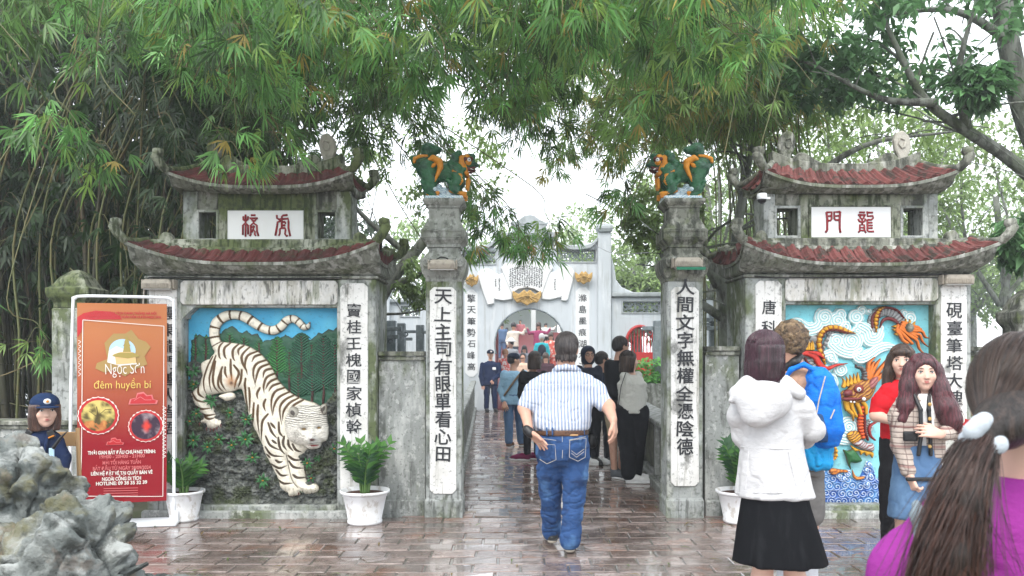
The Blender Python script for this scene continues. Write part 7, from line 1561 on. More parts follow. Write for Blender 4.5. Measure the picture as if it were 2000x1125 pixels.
# ------------------------------------------------------------------ crowd on the far bridge, seen through the arch
def crowd(label, px, py_head, s_, top, bot=BLKC, hair=H_BLK, style='short', yaw=180, arms='down', hat=None, extra=None):
    D = F/s_; floor = max(0., (D-23.4)*.157); zt = EYE-(py_head-HOR)/s_+.11; hgt = max(1.2, zt-floor); k = hgt/1.68
    x = (px-1000)/s_; T = thing('person', label, 'person', (x, D, zt-hgt), 'visitors crowding the bridge beyond the arch')
    h = .02; S = Sculpt(); Z = lambda z: z*k
    S.ell((0, 0, Z(1.56)), (.085*k, .1*k, .12*k), .03); S.cone((0, 0, Z(1.45)), .05, (0, 0, Z(1.36)), .05, .03); S.loft([(Z(.9), 0, 0, .13, .09), (Z(1.1), 0, 0, .12, .09), (Z(1.34), 0, 0, .15, .08)])
    for q in (-1, 1):
        S.chain([((q*.08, 0, Z(.9)), .07), ((q*.09, 0, Z(.48)), .05), ((q*.10, .02, Z(.06)), .04)], .02)
        A = [((q*.18, 0, Z(1.34)), .042), ((q*.23, 0, Z(1.08)), .035), ((q*.2, -.1, Z(.86)), .026)] if arms == 'down' or (arms == 'one' and q < 0) else [((q*.18, 0, Z(1.34)), .042), ((q*.34, -.05, Z(1.30)), .035), ((q*.42, -.1, Z(1.5)), .026)]
        S.chain(A, .02)
    link('body', S.mesh('body', h), SKIN, T)
    S = Sculpt(); S.loft([(Z(.86), 0, 0, .19, .13), (Z(1.1), 0, 0, .175, .125), (Z(1.33), 0, 0, .2, .11), (Z(1.40), 0, 0, .1, .07)])
    for q in (-1, 1):
        A = [((q*.17, 0, Z(1.33)), .06), ((q*.23, 0, Z(1.08)), .053), ((q*.21, -.08, Z(.95)), .045)] if arms == 'down' or (arms == 'one' and q < 0) else [((q*.17, 0, Z(1.33)), .06), ((q*.34, -.05, Z(1.30)), .053), ((q*.40, -.09, Z(1.44)), .042)]
        S.chain(A, .03)
    link('top', S.mesh('top', h, folds(.008)), top, T)
    S = Sculpt(); S.loft([(Z(.78), 0, 0, .17, .12), (Z(.95), 0, 0, .165, .12)])
    for q in (-1, 1): S.chain([((q*.08, 0, Z(.85)), .09), ((q*.10, .02, Z(.1)), .06)], .02)
    link('trousers', S.mesh('trousers', .024), bot, T)
    S = Sculpt(); S.ell((0, 0.01, Z(1.585)), (.10*k, .115*k, .125*k), .03); y = math.radians(yaw); S.ell((.11*math.sin(y), -.11*math.cos(y), Z(1.54)), (.08, .08, .10), .02, 's')
    if style == 'long': S.ell((0, .05, Z(1.42)), (.11, .06, .20), .04)
    link('hair', S.mesh('hair', .015), hair, T)
    if hat: S = Sculpt(); S.ell((0, 0, Z(1.68)), (.11, .12, .08), .01); S.ell((0, 0, Z(1.64)), (.2, .2, .02), .02); link('hat', S.mesh('hat', .015), hat, T)
    if extra == 'pack': S = Sculpt(); S.ell((0, -.15, Z(1.15)), (.14, .08, .2), .02); link('backpack_straps', S.mesh('backpack_straps', .02), DNV, T)
C = lambda n, c: fab(n, c)
PEACH = C('peach cotton', (.62, .44, .34)); REDF = mat('red floral cloth', (.58, .10, .07), [((.75, .66, .6), 14, V3, .55, .6, .9)], .8); TEAL = C('teal cotton', (.03, .42, .48)); WHT_ = C('white cotton', (.72, .72, .7))
crowd('man in a navy suit at the left edge of the crowd in the arch', 980.5, 637, 50, C('slate blue suit', (.09, .15, .26)), C('slate blue trousers', (.09, .15, .26)), yaw=120)
crowd('short visitor in a cream top beside the navy suit', 990, 645, 47, C('cream top cloth', (.6, .5, .42)), yaw=160)
crowd('man in a cream shirt with one arm raised in the arch', 1003, 636, 55, C('cream shirt cloth', (.62, .56, .48)), C('dark slacks', (.05, .07, .09)), arms='one', yaw=190)
crowd('tiny visitor in pink at the crest of the far bridge', 1016, 630, 40, C('pink jersey', (.6, .2, .22)), yaw=0)
crowd('long-haired woman in a maroon top holding up a camera', 1052, 636, 54, C('maroon jersey', (.28, .05, .12)), C('pale skirt', (.5, .5, .42)), H_BRN, 'long', 180, 'up')
crowd('white-haired visitor in a teal shirt with a dark pack', 1058, 659, 60, TEAL, BLKC, C('white hair', (.5, .5, .5)), extra='pack')
crowd('woman in a red and white floral dress', 1076, 656, 58, REDF, REDF, H_BRN, 'long', 120)
crowd('visitor in white with raised arms behind the floral dress', 1066, 636, 46, WHT_, arms='up')
crowd('man in a white brimmed hat facing left', 998, 671, 62, C('grey shirt', (.4, .42, .45)), hat=WHT_, yaw=-60)
crowd('fair-haired child in a red and white top', 987, 690, 66, mat('red white print', (.62, .12, .10), [((.75, .7, .68), 9, V3, .5, .55, .9)], .8), KHA, C('fair hair', (.35, .2, .12)))
crowd('dark-haired visitor in grey, middle of the crowd', 1024, 682, 62, C('grey jersey', (.25, .26, .3)), style='long')
crowd('visitor in a pale scarf facing the camera', 1021, 698, 70, PEACH, yaw=0)
crowd('visitor in black with a bun at the right of the crowd', 1066, 698, 74, C('dark plum coat', (.06, .03, .04)), hair=H_BRN, style='long')

# ================================================================== PLANTS
class Leaves:
    def __init__(s): s.b = []; s.d = []; s.n = []; s.l = []; s.w = []; s.c = []
    def add(s, b, d, n, l, w, c): s.b.append(b); s.d.append(d); s.n.append(n); s.l.append(l); s.w.append(w); s.c.append(c)
    def mesh(s, name):
        B = np.array(s.b); D = np.array(s.d); Nn = np.array(s.n); l = np.array(s.l)[:, None]; w = np.array(s.w)[:, None]; C = np.array(s.c)
        D /= np.linalg.norm(D, axis=1)[:, None]; S_ = np.cross(D, Nn); S_ /= np.maximum(np.linalg.norm(S_, axis=1)[:, None], 1e-6); Nn = np.cross(S_, D)
        m = B+D*l*.42-Nn*w*.0; tip = B+D*l+np.array((0, 0, -1.))*l*.14
        V = np.stack([B, m+S_*w+Nn*w*.35, m, m-S_*w+Nn*w*.35, tip], 1).reshape(-1, 3)
        k = np.arange(len(B))[:, None]*5; Fc = np.concatenate([k+np.array([0, 1, 4, 2]), k+np.array([0, 2, 4, 3])])
        return np_mesh(name, V, Fc, False, np.repeat(C, 5, 0))
R_ = random.Random(11)
def green(kind='bamboo'):
    t = R_.random()
    if kind == 'bamboo':
        c = cl(.10, .235, .06)*R_.choice((.4, .65, .9, 1.15, 1.4, 1.8))*R_.uniform(.85, 1.15)
        if t > .965: c = cl(.36, .27, .06)
        elif t > .75: c = cl(.20, .33, .07)*R_.uniform(.8, 1.1)
    elif kind == 'mid': c = cl(.095, .185, .05)*R_.uniform(.4, 1.5)  # darker leaf colour imitating shade farther back in the canopy
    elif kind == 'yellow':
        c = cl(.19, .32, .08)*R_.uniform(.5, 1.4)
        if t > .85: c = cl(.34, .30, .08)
    elif kind == 'deep': c = cl(.026, .06, .016)*R_.uniform(.5, 1.3)  # interior shade of dense foliage put into the leaf colour
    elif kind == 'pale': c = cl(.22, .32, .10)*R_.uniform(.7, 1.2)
    elif kind == 'broad': c = cl(.09, .20, .075)*R_.uniform(.6, 1.4)
    return c
def keep(p):                                # where leaf sprays may hang (world coordinates)
    x, y, z = p
    if y < 9.0:
        if x > 2.75: return z > 4.75
        if x > 2.4: return z > 4.55
        if x > 2.0: return z > 4.1
        if -.95 < x < -.35 or 1.3 < x < 2.0: return z > (3.95 if y > 7.2 else 3.62)
        if x < -3.3: return z > 2.95+.35*min(1, x+4.6 if x > -4.6 else 0)
        return z > 3.62
    if 1.9 < x: return z > 3.9+.3*(y < 11)
    if -.9 < x < 1.9: return z > (3.05 if x < .3 else 3.6)
    return z > 2.2
def fan(Lv, p, d, n=7, l=.19, w=.013, kind='bamboo'):
    d = d/np.linalg.norm(d); a = np.cross(d, (R_.uniform(-1, 1), R_.uniform(-1, 1), .3)); a /= np.linalg.norm(a); nn = np.cross(a, d)
    c0 = green(kind)
    for i in range(n):
        t = (i/(n-1)-.5)*2 if n > 1 else 0; ang = t*R_.uniform(.75, 1.15); q = d*math.cos(ang)+a*math.sin(ang)+nn*R_.uniform(-.25, .25); q[2] -= .18
        ll = l*R_.uniform(.65, 1.15)*(1-.25*abs(t)); Lv.add(p, q, nn+np.array((R_.uniform(-.3, .3), R_.uniform(-.3, .3), .2)), ll, w*R_.uniform(.8, 1.2), c0*R_.uniform(.8, 1.2))
def crv(pts, n=8): return np.array([tuple(v) for v in cur([tuple(p) for p in pts], n)])
def bamboo(label, base, ctrl, r0, nb, kind, group, start=.4, ll=.215, blen=(.5, 1.2), side=1.0, ncl=9, name='bamboo', fn=7, lw=.013):
    kp = keep if kind in ('bamboo', 'mid', 'yellow') and group != 'bamboo tips hanging low before the sky' else (lambda q: True); B0 = np.array(base, float)
    T = thing(name, label, 'bamboo', base, group); P = crv([(0, 0, -.1)]+[tuple(np.array(c)-np.array(base)) for c in ctrl], 7)
    rad = [max(r0*(1-.85*i/(len(P)-1)), .004) for i in range(len(P))]
    b = MB(); b.tube(P, rad, 6)
    seg = np.linalg.norm(np.diff(P, axis=0), axis=1).cumsum()
    L0 = seg[-1]
    for z in np.arange(.3, min(L0*.55, 4.5), .32):           # joints
        i = int(np.searchsorted(seg, z)); 
        if i+1 < len(P): d = P[i+1]-P[i]; d /= np.linalg.norm(d); b.tube([P[i]-d*.010, P[i]+d*.010], [rad[i]*1.16]*2, 6)
    b.make('cane', M['culm'] if r0 > .022 else M['cane'], T, smooth=True, recalc=False)
    Lv = Leaves(); tw = MB()
    for k in range(nb):
        t = start+(1-start)*(k+R_.random())/nb; i = min(int(t*(len(P)-1)), len(P)-2); p = P[i]; d = P[i+1]-P[i]; d /= np.linalg.norm(d)
        a = R_.uniform(0, 6.28); o = np.array((math.cos(a), math.sin(a), 0)); bl = R_.uniform(*blen)*(1.15-.5*t)
        e = p+(d*.5+o*.75*side)*bl*.75+np.array((0, 0, -.28*bl)); m = p+(d*.4+o*.5*side)*bl*.5+np.array((0, 0, .10*bl)); q = crv([p, m, e, e+np.array((0, 0, -.35*bl))+o*.1*bl], 4)
        if kp(q[-1]+B0): tw.tube(q, [.006]+[.004]*(len(q)-2)+[.002], 4, False)
        for j in range(ncl):
            u = .25+.75*(j+R_.random())/ncl; ii = min(int(u*(len(q)-1)), len(q)-2); pp = q[ii]+(q[ii+1]-q[ii])*(u*(len(q)-1)-ii)
            a2 = R_.uniform(0, 6.28); tl = R_.uniform(.04, .22); dv = np.array((math.cos(a2), math.sin(a2), -.15)); p2 = pp+dv*tl
            if not kp(p2+B0+np.array((0, 0, -ll*.6))): continue
            if tl > .1 and kind != 'deep': tw.tube([pp, p2], .0016, 3, False)
            fan(Lv, p2, np.array((dv[0]*.6+o[0]*.2, dv[1]*.6+o[1]*.2, -R_.uniform(.3, 1.1))), fn-R_.randint(0, 2), ll, lw, kind)
    if tw.v: tag(tw.make('twigs', M['cane'], T, recalc=False), kind='stuff')
    if Lv.b: link('foliage', Lv.mesh('foliage'), M['leaf'], T)
    return T
# dark culms of the clump on the left
g1 = 'bamboo culms in the dark clump left of the tiger gate'
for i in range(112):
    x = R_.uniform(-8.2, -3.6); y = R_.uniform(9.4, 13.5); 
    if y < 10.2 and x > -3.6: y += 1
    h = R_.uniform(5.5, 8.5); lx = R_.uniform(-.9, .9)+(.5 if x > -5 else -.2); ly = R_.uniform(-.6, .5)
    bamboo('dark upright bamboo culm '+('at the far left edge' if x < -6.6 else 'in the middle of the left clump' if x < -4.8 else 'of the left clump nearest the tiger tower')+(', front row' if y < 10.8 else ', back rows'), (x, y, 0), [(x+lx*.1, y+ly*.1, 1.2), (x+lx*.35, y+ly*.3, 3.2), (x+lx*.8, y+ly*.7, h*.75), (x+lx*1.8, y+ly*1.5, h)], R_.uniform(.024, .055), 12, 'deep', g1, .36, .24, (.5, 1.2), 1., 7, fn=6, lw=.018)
Lv = Leaves()                                # dense thicket behind the culms, its inner shade put into the leaf colour
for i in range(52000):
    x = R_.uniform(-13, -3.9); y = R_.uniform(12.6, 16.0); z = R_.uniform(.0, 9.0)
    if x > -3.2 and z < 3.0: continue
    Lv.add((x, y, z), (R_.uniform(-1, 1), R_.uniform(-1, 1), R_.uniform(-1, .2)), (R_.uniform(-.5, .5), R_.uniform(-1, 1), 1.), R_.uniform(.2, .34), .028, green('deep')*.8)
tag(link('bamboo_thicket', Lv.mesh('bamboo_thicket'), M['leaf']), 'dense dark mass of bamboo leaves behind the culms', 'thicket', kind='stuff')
# bare dead canes crossing in the clump
for i in range(26):
    x = R_.uniform(-6.5, -3.2); y = R_.uniform(8.9, 10.8); a = R_.uniform(-1.2, 1.2); z = R_.uniform(.8, 3.2); l = R_.uniform(.6, 1.6)
    b = MB(); b.tube(cur([(0, 0, 0), (math.cos(a)*l*.5, R_.uniform(-.1, .1), math.sin(a)*l*.5+R_.uniform(-.1, .15)), (math.cos(a)*l, R_.uniform(-.2, .2), math.sin(a)*l)], 5), .007, 5)
    o = b.make('dead_twig', M['cane'], None, loc=(x, y, z)); tag(o, 'thin dead cane leaning among the dark bamboo culms', 'twig', 'dead canes among the bamboo')
# arching bamboo over the gates
g2 = 'bamboo arching over the gates'
for i in range(50):
    bx = R_.uniform(-6.5, -3.4); by = R_.uniform(9.3, 12.0); t = (i+.5)/50
    tx = -3.7+6.3*t+R_.uniform(-.4, .4); ty = R_.uniform(5.6, 10.0) if i % 3 else R_.uniform(5.2, 7.2); tz = R_.uniform(3.85, 4.9)-(.25 if tx < -2 else 0)
    if tx > .2: tz = R_.uniform(4.1, 5.2)
    if -1.4 < tx < -.2: tz -= .1
    pk = max(tz+.5, 4.7+.35*abs(tx-bx)*.35+R_.uniform(0, .8)); mx_, my_ = (bx*.55+tx*.45), (by*.55+ty*.45)
    bamboo('green bamboo cane arching '+('high over the tiger tower, in front' if tx < -1.6 and ty < 7.5 else 'behind and above the tiger tower' if tx < -1.6 else 'over the left pillar, toward the viewer' if tx < -.2 and ty < 7.5 else 'behind the left pillar lion' if tx < -.2 else 'over the opening, toward the viewer' if tx < 1.2 and ty < 7.5 else 'over the opening, farther back' if tx < 1.2 else 'above the right pillar lion'), (bx, by, 0), [(bx+.1, by-.05, 1.6), (bx+.25, by-.2, 3.4), (mx_, my_, pk), ((mx_+tx*2)/3, (my_+ty*2)/3, (pk+tz)/2+.25), (tx, ty, tz), (tx+.35, ty-.15, tz-.45)], .018, 21, ('deep' if i % 3 else 'mid') if tx < -3.1 else 'bamboo' if ty < 8.2 else 'mid', g2, .48, .235, (.35, .85), 1., 9, lw=.0098)  # rear and far-left canes get darker leaf kinds, shading put into colour
# long hanging sprays: clump beyond the opening and right of it
for i in range(14):
    bx = R_.uniform(3.2, 4.4); by = R_.uniform(10.5, 12.5); tx = R_.uniform(.9, 2.7); ty = R_.uniform(7.6, 10); tz = R_.uniform(3.3, 4.5)
    bamboo('yellow-green bamboo cane drooping beside the right pillar', (bx, by, 0), [(bx, by, 2.2), (bx-.3, by-.3, 4.2), ((bx+tx)/2, (by+ty)/2, max(5.2, tz+.7)), (tx, ty, tz), (tx-.15, ty-.1, tz-.5)], .018, 15, 'yellow', 'bamboo drooping beside the right pillar', .45, .23, (.4, 1.0), 1., 10, lw=.0105)
for (tx, ty, tz, nb_, lab) in ((-.30, 9.6, 3.35, 5, 'over the left end of the inner gate roof'), (.1, 9.8, 3.05, 5, 'in front of the scroll of the inner gate'), (.42, 10.2, 3.3, 4, 'over the right lattice of the inner gate'), (-.1, 10.6, 3.3, 4, 'beside the crest of the inner gate'),
        (-.62, 9.8, 3.1, 4, 'just right of the left pillar'), (-.95, 9.9, 2.75, 3, 'behind the left low wall'), (1.25, 9.4, 3.6, 4, 'left of the right pillar lion'), (-2.55, 7.15, 3.5, 3, 'before the upper roof of the tiger tower'), (-2.15, 7.2, 3.62, 2, 'before the right half of the tiger tower ridge'), (-3.75, 7.3, 3.55, 4, 'left of the tiger tower roof'), (-3.9, 6.9, 3.7, 5, 'at the upper left, nearest the viewer'), (-5.6, 8.6, 2.3, 3, 'at the left edge by the dark culms'), (-5.1, 8.8, 1.9, 2, 'low beside the guard')):
    bx = R_.uniform(-5, -3.6); by = 10.8
    bamboo('bamboo cane whose drooping tip hangs '+lab, (bx, by, 0), [(bx+.1, by, 2.2), (bx+.6, by-.2, 4.4), ((bx+tx)/2, (by+ty)/2, max(5.1, tz+1)), (tx-.3, ty, tz+.45), (tx, ty, tz), (tx+.12, ty, tz-.2)], .016, nb_, 'bamboo', 'bamboo tips hanging low before the sky', .80, .24, (.25, .5), 1., 6, lw=.0105)
for i in range(26):
    t = i/26; bx = R_.uniform(3.0, 4.6); by = R_.uniform(11.5, 13.5); tx = .3+3.0*t+R_.uniform(-.3, .3); ty = R_.uniform(7.5, 11); tz = R_.uniform(4.55, 5.6)
    bamboo('yellow-green bamboo cane arching high between the right pillar and the dragon tower', (bx, by, 0), [(bx, by, 2.2), (bx-.1, by-.3, 4.6), ((bx+tx)/2, (by+ty)/2, max(5.8, tz+.5)), (tx, ty, tz), (tx-.15, ty-.1, tz-.4)], .016, 15, 'yellow', 'bamboo arching high on the right', .45, .23, (.4, .9), 1., 10, lw=.0105)

def tree(label, base, trunk, r0, limbs, crown, nleaf, leaf, kind, clump=40, name='tree', seed=1, cat='tree', group=None, twign=60, bark='bark'):
    """limbs: list of point lists (world); crown: list of (centre, radii)"""
    T = thing(name, label, cat, base, group); B0 = np.array(base, float); rr = random.Random(seed)
    b = MB(); P = crv([tuple(np.array(p)-B0) for p in trunk], 6); b.tube(P, [max(r0*(1-.55*i/(len(P)-1)), .01) for i in range(len(P))], 9)
    b.make('trunk', M[bark], T, smooth=True, recalc=False); tips = []
    for lb, lr in limbs:
        b = MB(); Q = crv([tuple(np.array(p)-B0) for p in lb], 5); b.tube(Q, [max(lr*(1-.75*i/(len(Q)-1)), .006) for i in range(len(Q))], 7)
        for k in range(7):
            i = rr.randint(len(Q)//3, len(Q)-1); p = Q[i]; d = np.array((rr.uniform(-1, 1), rr.uniform(-1, 1), rr.uniform(-.2, .9))); l = rr.uniform(.4, 1.2)*max(1, leaf*4); q = crv([p, p+d*l*.5+np.array((0, 0, .05)), p+d*l], 3); b.tube(q, [lr*.3, lr*.22]+[lr*.15]*(len(q)-2), 4, False); tips.append(q[-1])
        b.make('limb', M[bark], T, smooth=True, recalc=False)
    Lv = Leaves(); cl_ = []
    for c, r in crown:
        c = np.array(c)-B0
        for k in range(clump):
            v = np.array([rr.gauss(0, 1) for _ in range(3)]); v /= np.linalg.norm(v); q = c+v*np.array(r)*rr.uniform(.45, 1)**.6; cl_.append((q, rr.uniform(.2, .42)*np.mean(r)*.55, rr.uniform(.7, 1.2)))
    for k in range(nleaf):
        q, r, f = cl_[rr.randrange(len(cl_))]; v = np.array([rr.gauss(0, .55) for _ in range(3)]); p = q+v*r; d = np.array((rr.uniform(-1, 1), rr.uniform(-1, 1), rr.uniform(-1, .2)))
        c_ = green(kind)*f; Lv.add(p, d, np.array((rr.uniform(-.6, .6), rr.uniform(-.6, .6), 1.)), leaf*rr.uniform(.6, 1.2), leaf*.22*rr.uniform(.7, 1.2), c_)
    link('crown', Lv.mesh('crown'), M['leafb'], T)
    return T
# far and middle trees
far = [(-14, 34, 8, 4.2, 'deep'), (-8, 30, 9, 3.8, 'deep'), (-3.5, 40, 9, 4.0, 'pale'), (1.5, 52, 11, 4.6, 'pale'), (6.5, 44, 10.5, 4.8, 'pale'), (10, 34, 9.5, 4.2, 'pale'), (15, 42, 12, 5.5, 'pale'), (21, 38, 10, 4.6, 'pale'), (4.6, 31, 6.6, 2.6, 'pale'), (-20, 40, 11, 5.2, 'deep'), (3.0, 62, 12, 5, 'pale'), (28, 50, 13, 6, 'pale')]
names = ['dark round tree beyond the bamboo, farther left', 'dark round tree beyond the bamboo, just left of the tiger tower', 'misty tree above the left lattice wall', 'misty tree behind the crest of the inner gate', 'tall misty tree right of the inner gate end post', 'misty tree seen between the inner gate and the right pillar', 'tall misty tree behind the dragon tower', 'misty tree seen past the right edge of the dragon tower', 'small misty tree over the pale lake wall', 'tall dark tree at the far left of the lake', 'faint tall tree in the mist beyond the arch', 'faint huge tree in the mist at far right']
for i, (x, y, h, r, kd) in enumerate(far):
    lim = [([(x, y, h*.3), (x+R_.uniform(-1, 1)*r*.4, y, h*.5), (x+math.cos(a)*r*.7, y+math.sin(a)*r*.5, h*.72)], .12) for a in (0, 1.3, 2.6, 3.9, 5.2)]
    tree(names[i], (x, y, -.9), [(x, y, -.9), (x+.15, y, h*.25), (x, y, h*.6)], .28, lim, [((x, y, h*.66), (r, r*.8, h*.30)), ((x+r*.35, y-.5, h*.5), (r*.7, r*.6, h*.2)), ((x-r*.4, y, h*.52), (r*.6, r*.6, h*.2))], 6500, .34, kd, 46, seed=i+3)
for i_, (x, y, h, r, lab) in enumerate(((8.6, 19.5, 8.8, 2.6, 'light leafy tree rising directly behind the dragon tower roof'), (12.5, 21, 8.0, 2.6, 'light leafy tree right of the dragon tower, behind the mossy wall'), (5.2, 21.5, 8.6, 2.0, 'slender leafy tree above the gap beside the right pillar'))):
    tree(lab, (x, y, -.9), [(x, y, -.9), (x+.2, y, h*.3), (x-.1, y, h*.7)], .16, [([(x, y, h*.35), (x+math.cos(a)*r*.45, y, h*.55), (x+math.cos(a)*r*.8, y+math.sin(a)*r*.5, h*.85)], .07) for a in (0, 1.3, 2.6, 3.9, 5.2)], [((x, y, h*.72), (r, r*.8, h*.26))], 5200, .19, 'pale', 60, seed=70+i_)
# lakeside frangipani-like trunk behind the right pillar
tree('grey many-limbed tree standing behind the right low wall', (3.0, 11.2, -.1), [(3.0, 11.2, -.1), (3.05, 11.1, 1.2), (2.95, 11.0, 2.3), (2.75, 11.0, 2.95)], .30,
     [([(2.8, 11, 2.5), (2.4, 10.9, 3.3), (2.5, 10.8, 4.3)], .12), ([(2.9, 11, 2.3), (3.4, 11, 3.1), (3.6, 10.9, 4.2)], .12), ([(2.9, 11, 2.0), (2.3, 11.2, 2.5), (1.9, 11.2, 3.2)], .07), ([(3, 11, 2.2), (4.0, 11.2, 2.9), (4.9, 11.4, 3.9)], .09), ([(2.95, 11, 2.4), (3.0, 10.8, 3.4), (3.2, 10.7, 4.6)], .10), ([(3.6, 10.9, 3.6), (4.6, 10.8, 4.3), (5.8, 10.8, 4.5)], .06)],
     [((3.4, 11.2, 4.9), (2.0, 1.2, 1.0)), ((4.8, 11.5, 4.6), (1.3, .9, .9)), ((2.0, 11.0, 3.4), (.6, .5, .5))], 4200, .13, 'pale', 60, seed=31)
# dark leaning tree at the right edge
bs = (6.9, 9.6, -.1)
tree('dark-barked tree at the right edge with heavy boughs crossing the sky', bs, [bs, (6.9, 9.6, 1.6), (6.6, 9.5, 2.9), (6.15, 9.3, 3.55), (5.75, 9.2, 4.3), (5.45, 9.1, 5.4), (5.3, 9.0, 6.4)], .20,
     [([(6.2, 9.3, 3.3), (5.55, 9.15, 3.75), (4.95, 9.0, 4.05), (4.55, 9.0, 4.35), (4.25, 8.9, 4.75), (4.0, 8.9, 5.3)], .085), ([(5.0, 9.0, 4.05), (4.8, 8.8, 4.6), (4.95, 8.7, 5.4)], .06), ([(5.7, 9.2, 4.4), (6.2, 9.0, 5.0), (6.6, 9.0, 5.8)], .10), ([(6.3, 9.3, 3.3), (5.9, 8.8, 3.4), (5.6, 8.5, 3.1)], .04), ([(4.6, 8.9, 4.3), (4.0, 8.9, 4.35), (3.3, 8.9, 4.7)], .05), ([(5.6, 9.1, 5.0), (4.8, 8.9, 5.3), (3.9, 8.8, 5.2)], .06)],
     [((4.3, 8.9, 5.0), (1.3, .8, .55)), ((3.1, 9.0, 5.3), (1.1, .8, .6)), ((5.6, 9.0, 5.9), (1.4, .9, .5)), ((5.3, 8.4, 2.75), (.35, .3, .38)), ((4.9, 8.6, 4.4), (.3, .3, .25)), ((6.0, 8.5, 4.6), (.4, .3, .5)), ((2.3, 9.6, 5.4), (1.2, .8, .6)), ((4.2, 9.6, 4.9), (1.0, .6, .45)), ((3.4, 9.4, 4.7), (.7, .5, .3))], 7600, .15, 'broad', 34, seed=41, bark='bark')
# pale bough behind the left pillar
tree('pale leaning tree beyond the left low wall', (-2.3, 13, -.1), [(-2.6, 13, -.1), (-2.4, 13, 1.6), (-2.0, 13, 2.6), (-1.3, 13, 3.5), (-.9, 13, 4.4)], .14, [([(-2.0, 13, 2.6), (-1.2, 12.8, 2.9), (-.5, 12.8, 3.0)], .06), ([(-1.6, 13, 3.1), (-2.4, 13, 3.8), (-3, 13, 4.6)], .06), ([(-2.2, 13, 2.2), (-1.7, 12.8, 2.2), (-1.2, 12.8, 2.3)], .03)], [((-1.4, 13, 4.6), (1.6, .9, .8)), ((-1.3, 12.8, 2.7), (.5, .4, .4))], 2600, .13, 'pale', 40, seed=51)

# ------------------------------------------------------------------ potted plants
def zz(label, x, y, r, h, n, sp, seed, top):
    rr = random.Random(seed); T = thing('potted_plant', label, 'potted plant', (x, y, 0), 'white pots of leafy plants along the gate')
    b = MB(); b.lathe([(0, .0), (r*.66, 0), (r*.70, .012), (r*.70, .03), (r*.67, .034), (r*.86, h*.80), (r*.89, h*.82), (r*.89, h*.88), (r*.94, h*.90), (r*1.0, h*.93), (r*1.0, h), (r*.94, h), (r*.90, h*.90), (r*.86, h*.86), (0, h*.86)], n=40); b.make('pot', M['pot_white'], T, smooth=True, recalc=False).data.polygons.foreach_set('use_smooth', [True]*len(T.children[0].data.polygons))
    b = MB(); b.lathe([(0, h*.90), (r*.4, h*.905), (r*.88, h*.885)], n=16); b.make('soil', M['soil'], T, smooth=True)
    protos = []
    for v in range(3):
        Lv = Leaves(); Lv.add((0, 0, 0), (1, 0, .05), (0, 0, 1.), .125, .030, cl((.035, .02, .06)[v]+.01, (.13, .09, .20)[v], .035)); protos.append(Lv.mesh('leaf'))
        protos[-1].materials.append(M['leafb'])
    for i in range(n):
        a = 2*math.pi*i/n+rr.uniform(-.3, .3); tl = rr.uniform(.25, 1.0)*sp; H_ = top*rr.uniform(.72, 1.05)*(1-.25*tl/sp); p0 = np.array((math.cos(a)*r*.15, math.sin(a)*r*.15, h*.89)); p2 = p0+np.array((math.cos(a)*tl, math.sin(a)*tl*.7, H_)); pm = p0+np.array((math.cos(a)*tl*.25, math.sin(a)*tl*.2, H_*.55)); P = crv([p0, pm, p2], 7)
        b = MB(); b.tube(P, [.011-.008*k/(len(P)-1) for k in range(len(P))], 5); st = b.make('stem', mat('plant stem', (.10, .19, .05)) if 'plant stem' not in bpy.data.materials else bpy.data.materials['plant stem'], T, smooth=True)
        m = 8; pv = rr.randrange(3)
        for k in range(m):
            u = .22+.78*k/(m-1); ii = min(int(u*(len(P)-1)), len(P)-2); p = P[ii]+(P[ii+1]-P[ii])*(u*(len(P)-1)-ii); d = P[ii+1]-P[ii]; d /= np.linalg.norm(d)
            sd = np.cross(d, (-math.sin(a)*.3+rr.uniform(-.1, .1), math.cos(a)*.3-.8, .2)); sd /= np.linalg.norm(sd)
            for q in (-1, 1):
                v = d*(.75 if k < m-1 else 1.5)+sd*q*.85; v /= np.linalg.norm(v); nn = np.cross(v, np.cross((0, -.6, .8), v)); nn /= np.linalg.norm(nn); sv = np.cross(nn, v)
                o = bpy.data.objects.new('leaf', protos[pv if rr.random() < .8 else rr.randrange(3)]); COL.objects.link(o); o.parent = st; s_ = rr.uniform(.75, 1.1)*(1-.35*abs(u-.55))
                o.matrix_local = Matrix(((v[0]*s_, sv[0]*s_, nn[0]*s_, p[0]), (v[1]*s_, sv[1]*s_, nn[1]*s_, p[1]), (v[2]*s_, sv[2]*s_, nn[2]*s_, p[2]), (0, 0, 0, 1)))
    return T
zz('white pot with a bushy dark green plant between banner and tiger panel', (374-1000)/202, 7.74, .19, .285, 11, .20, 3, .36)
zz('white pot with a glossy upright plant below the couplet right of the tiger', (718-1000)/206, 7.62, .23, .31, 12, .32, 4, .50)
zz('white pot with a leafy plant partly hidden by the white jacket', (1438-1000)/205, 7.66, .23, .30, 11, .25, 5, .52)
T = thing('flower_pot', 'white pot of red flowers half hidden beyond the plaid jacket', 'potted plant', ((1890-1000)/205, 7.66, 0))
b = MB(); b.lathe([(0, 0), (.13, 0), (.18, .27), (.20, .28), (.20, .31), (.17, .31), (.16, .27), (0, .27)], n=24); b.make('pot', M['pot_white'], T, smooth=True)
Lv = Leaves(); 
for i in range(90): a = R_.uniform(0, 6.28); e = R_.uniform(.3, 1.5); Lv.add((math.cos(a)*.05, math.sin(a)*.05, .55+R_.uniform(0, .3)), (math.cos(a)*math.cos(e), math.sin(a)*math.cos(e), math.sin(e)-.4), (0, -.5, .8), .17, .035, green('broad'))
link('foliage', Lv.mesh('foliage'), M['leafb'], T)
for i in range(9):
    b = MB(); b.tube([(0, 0, .3), (R_.uniform(-.06, .06), 0, .6)], .008, 4); b.make('stem', M['cane'], T)
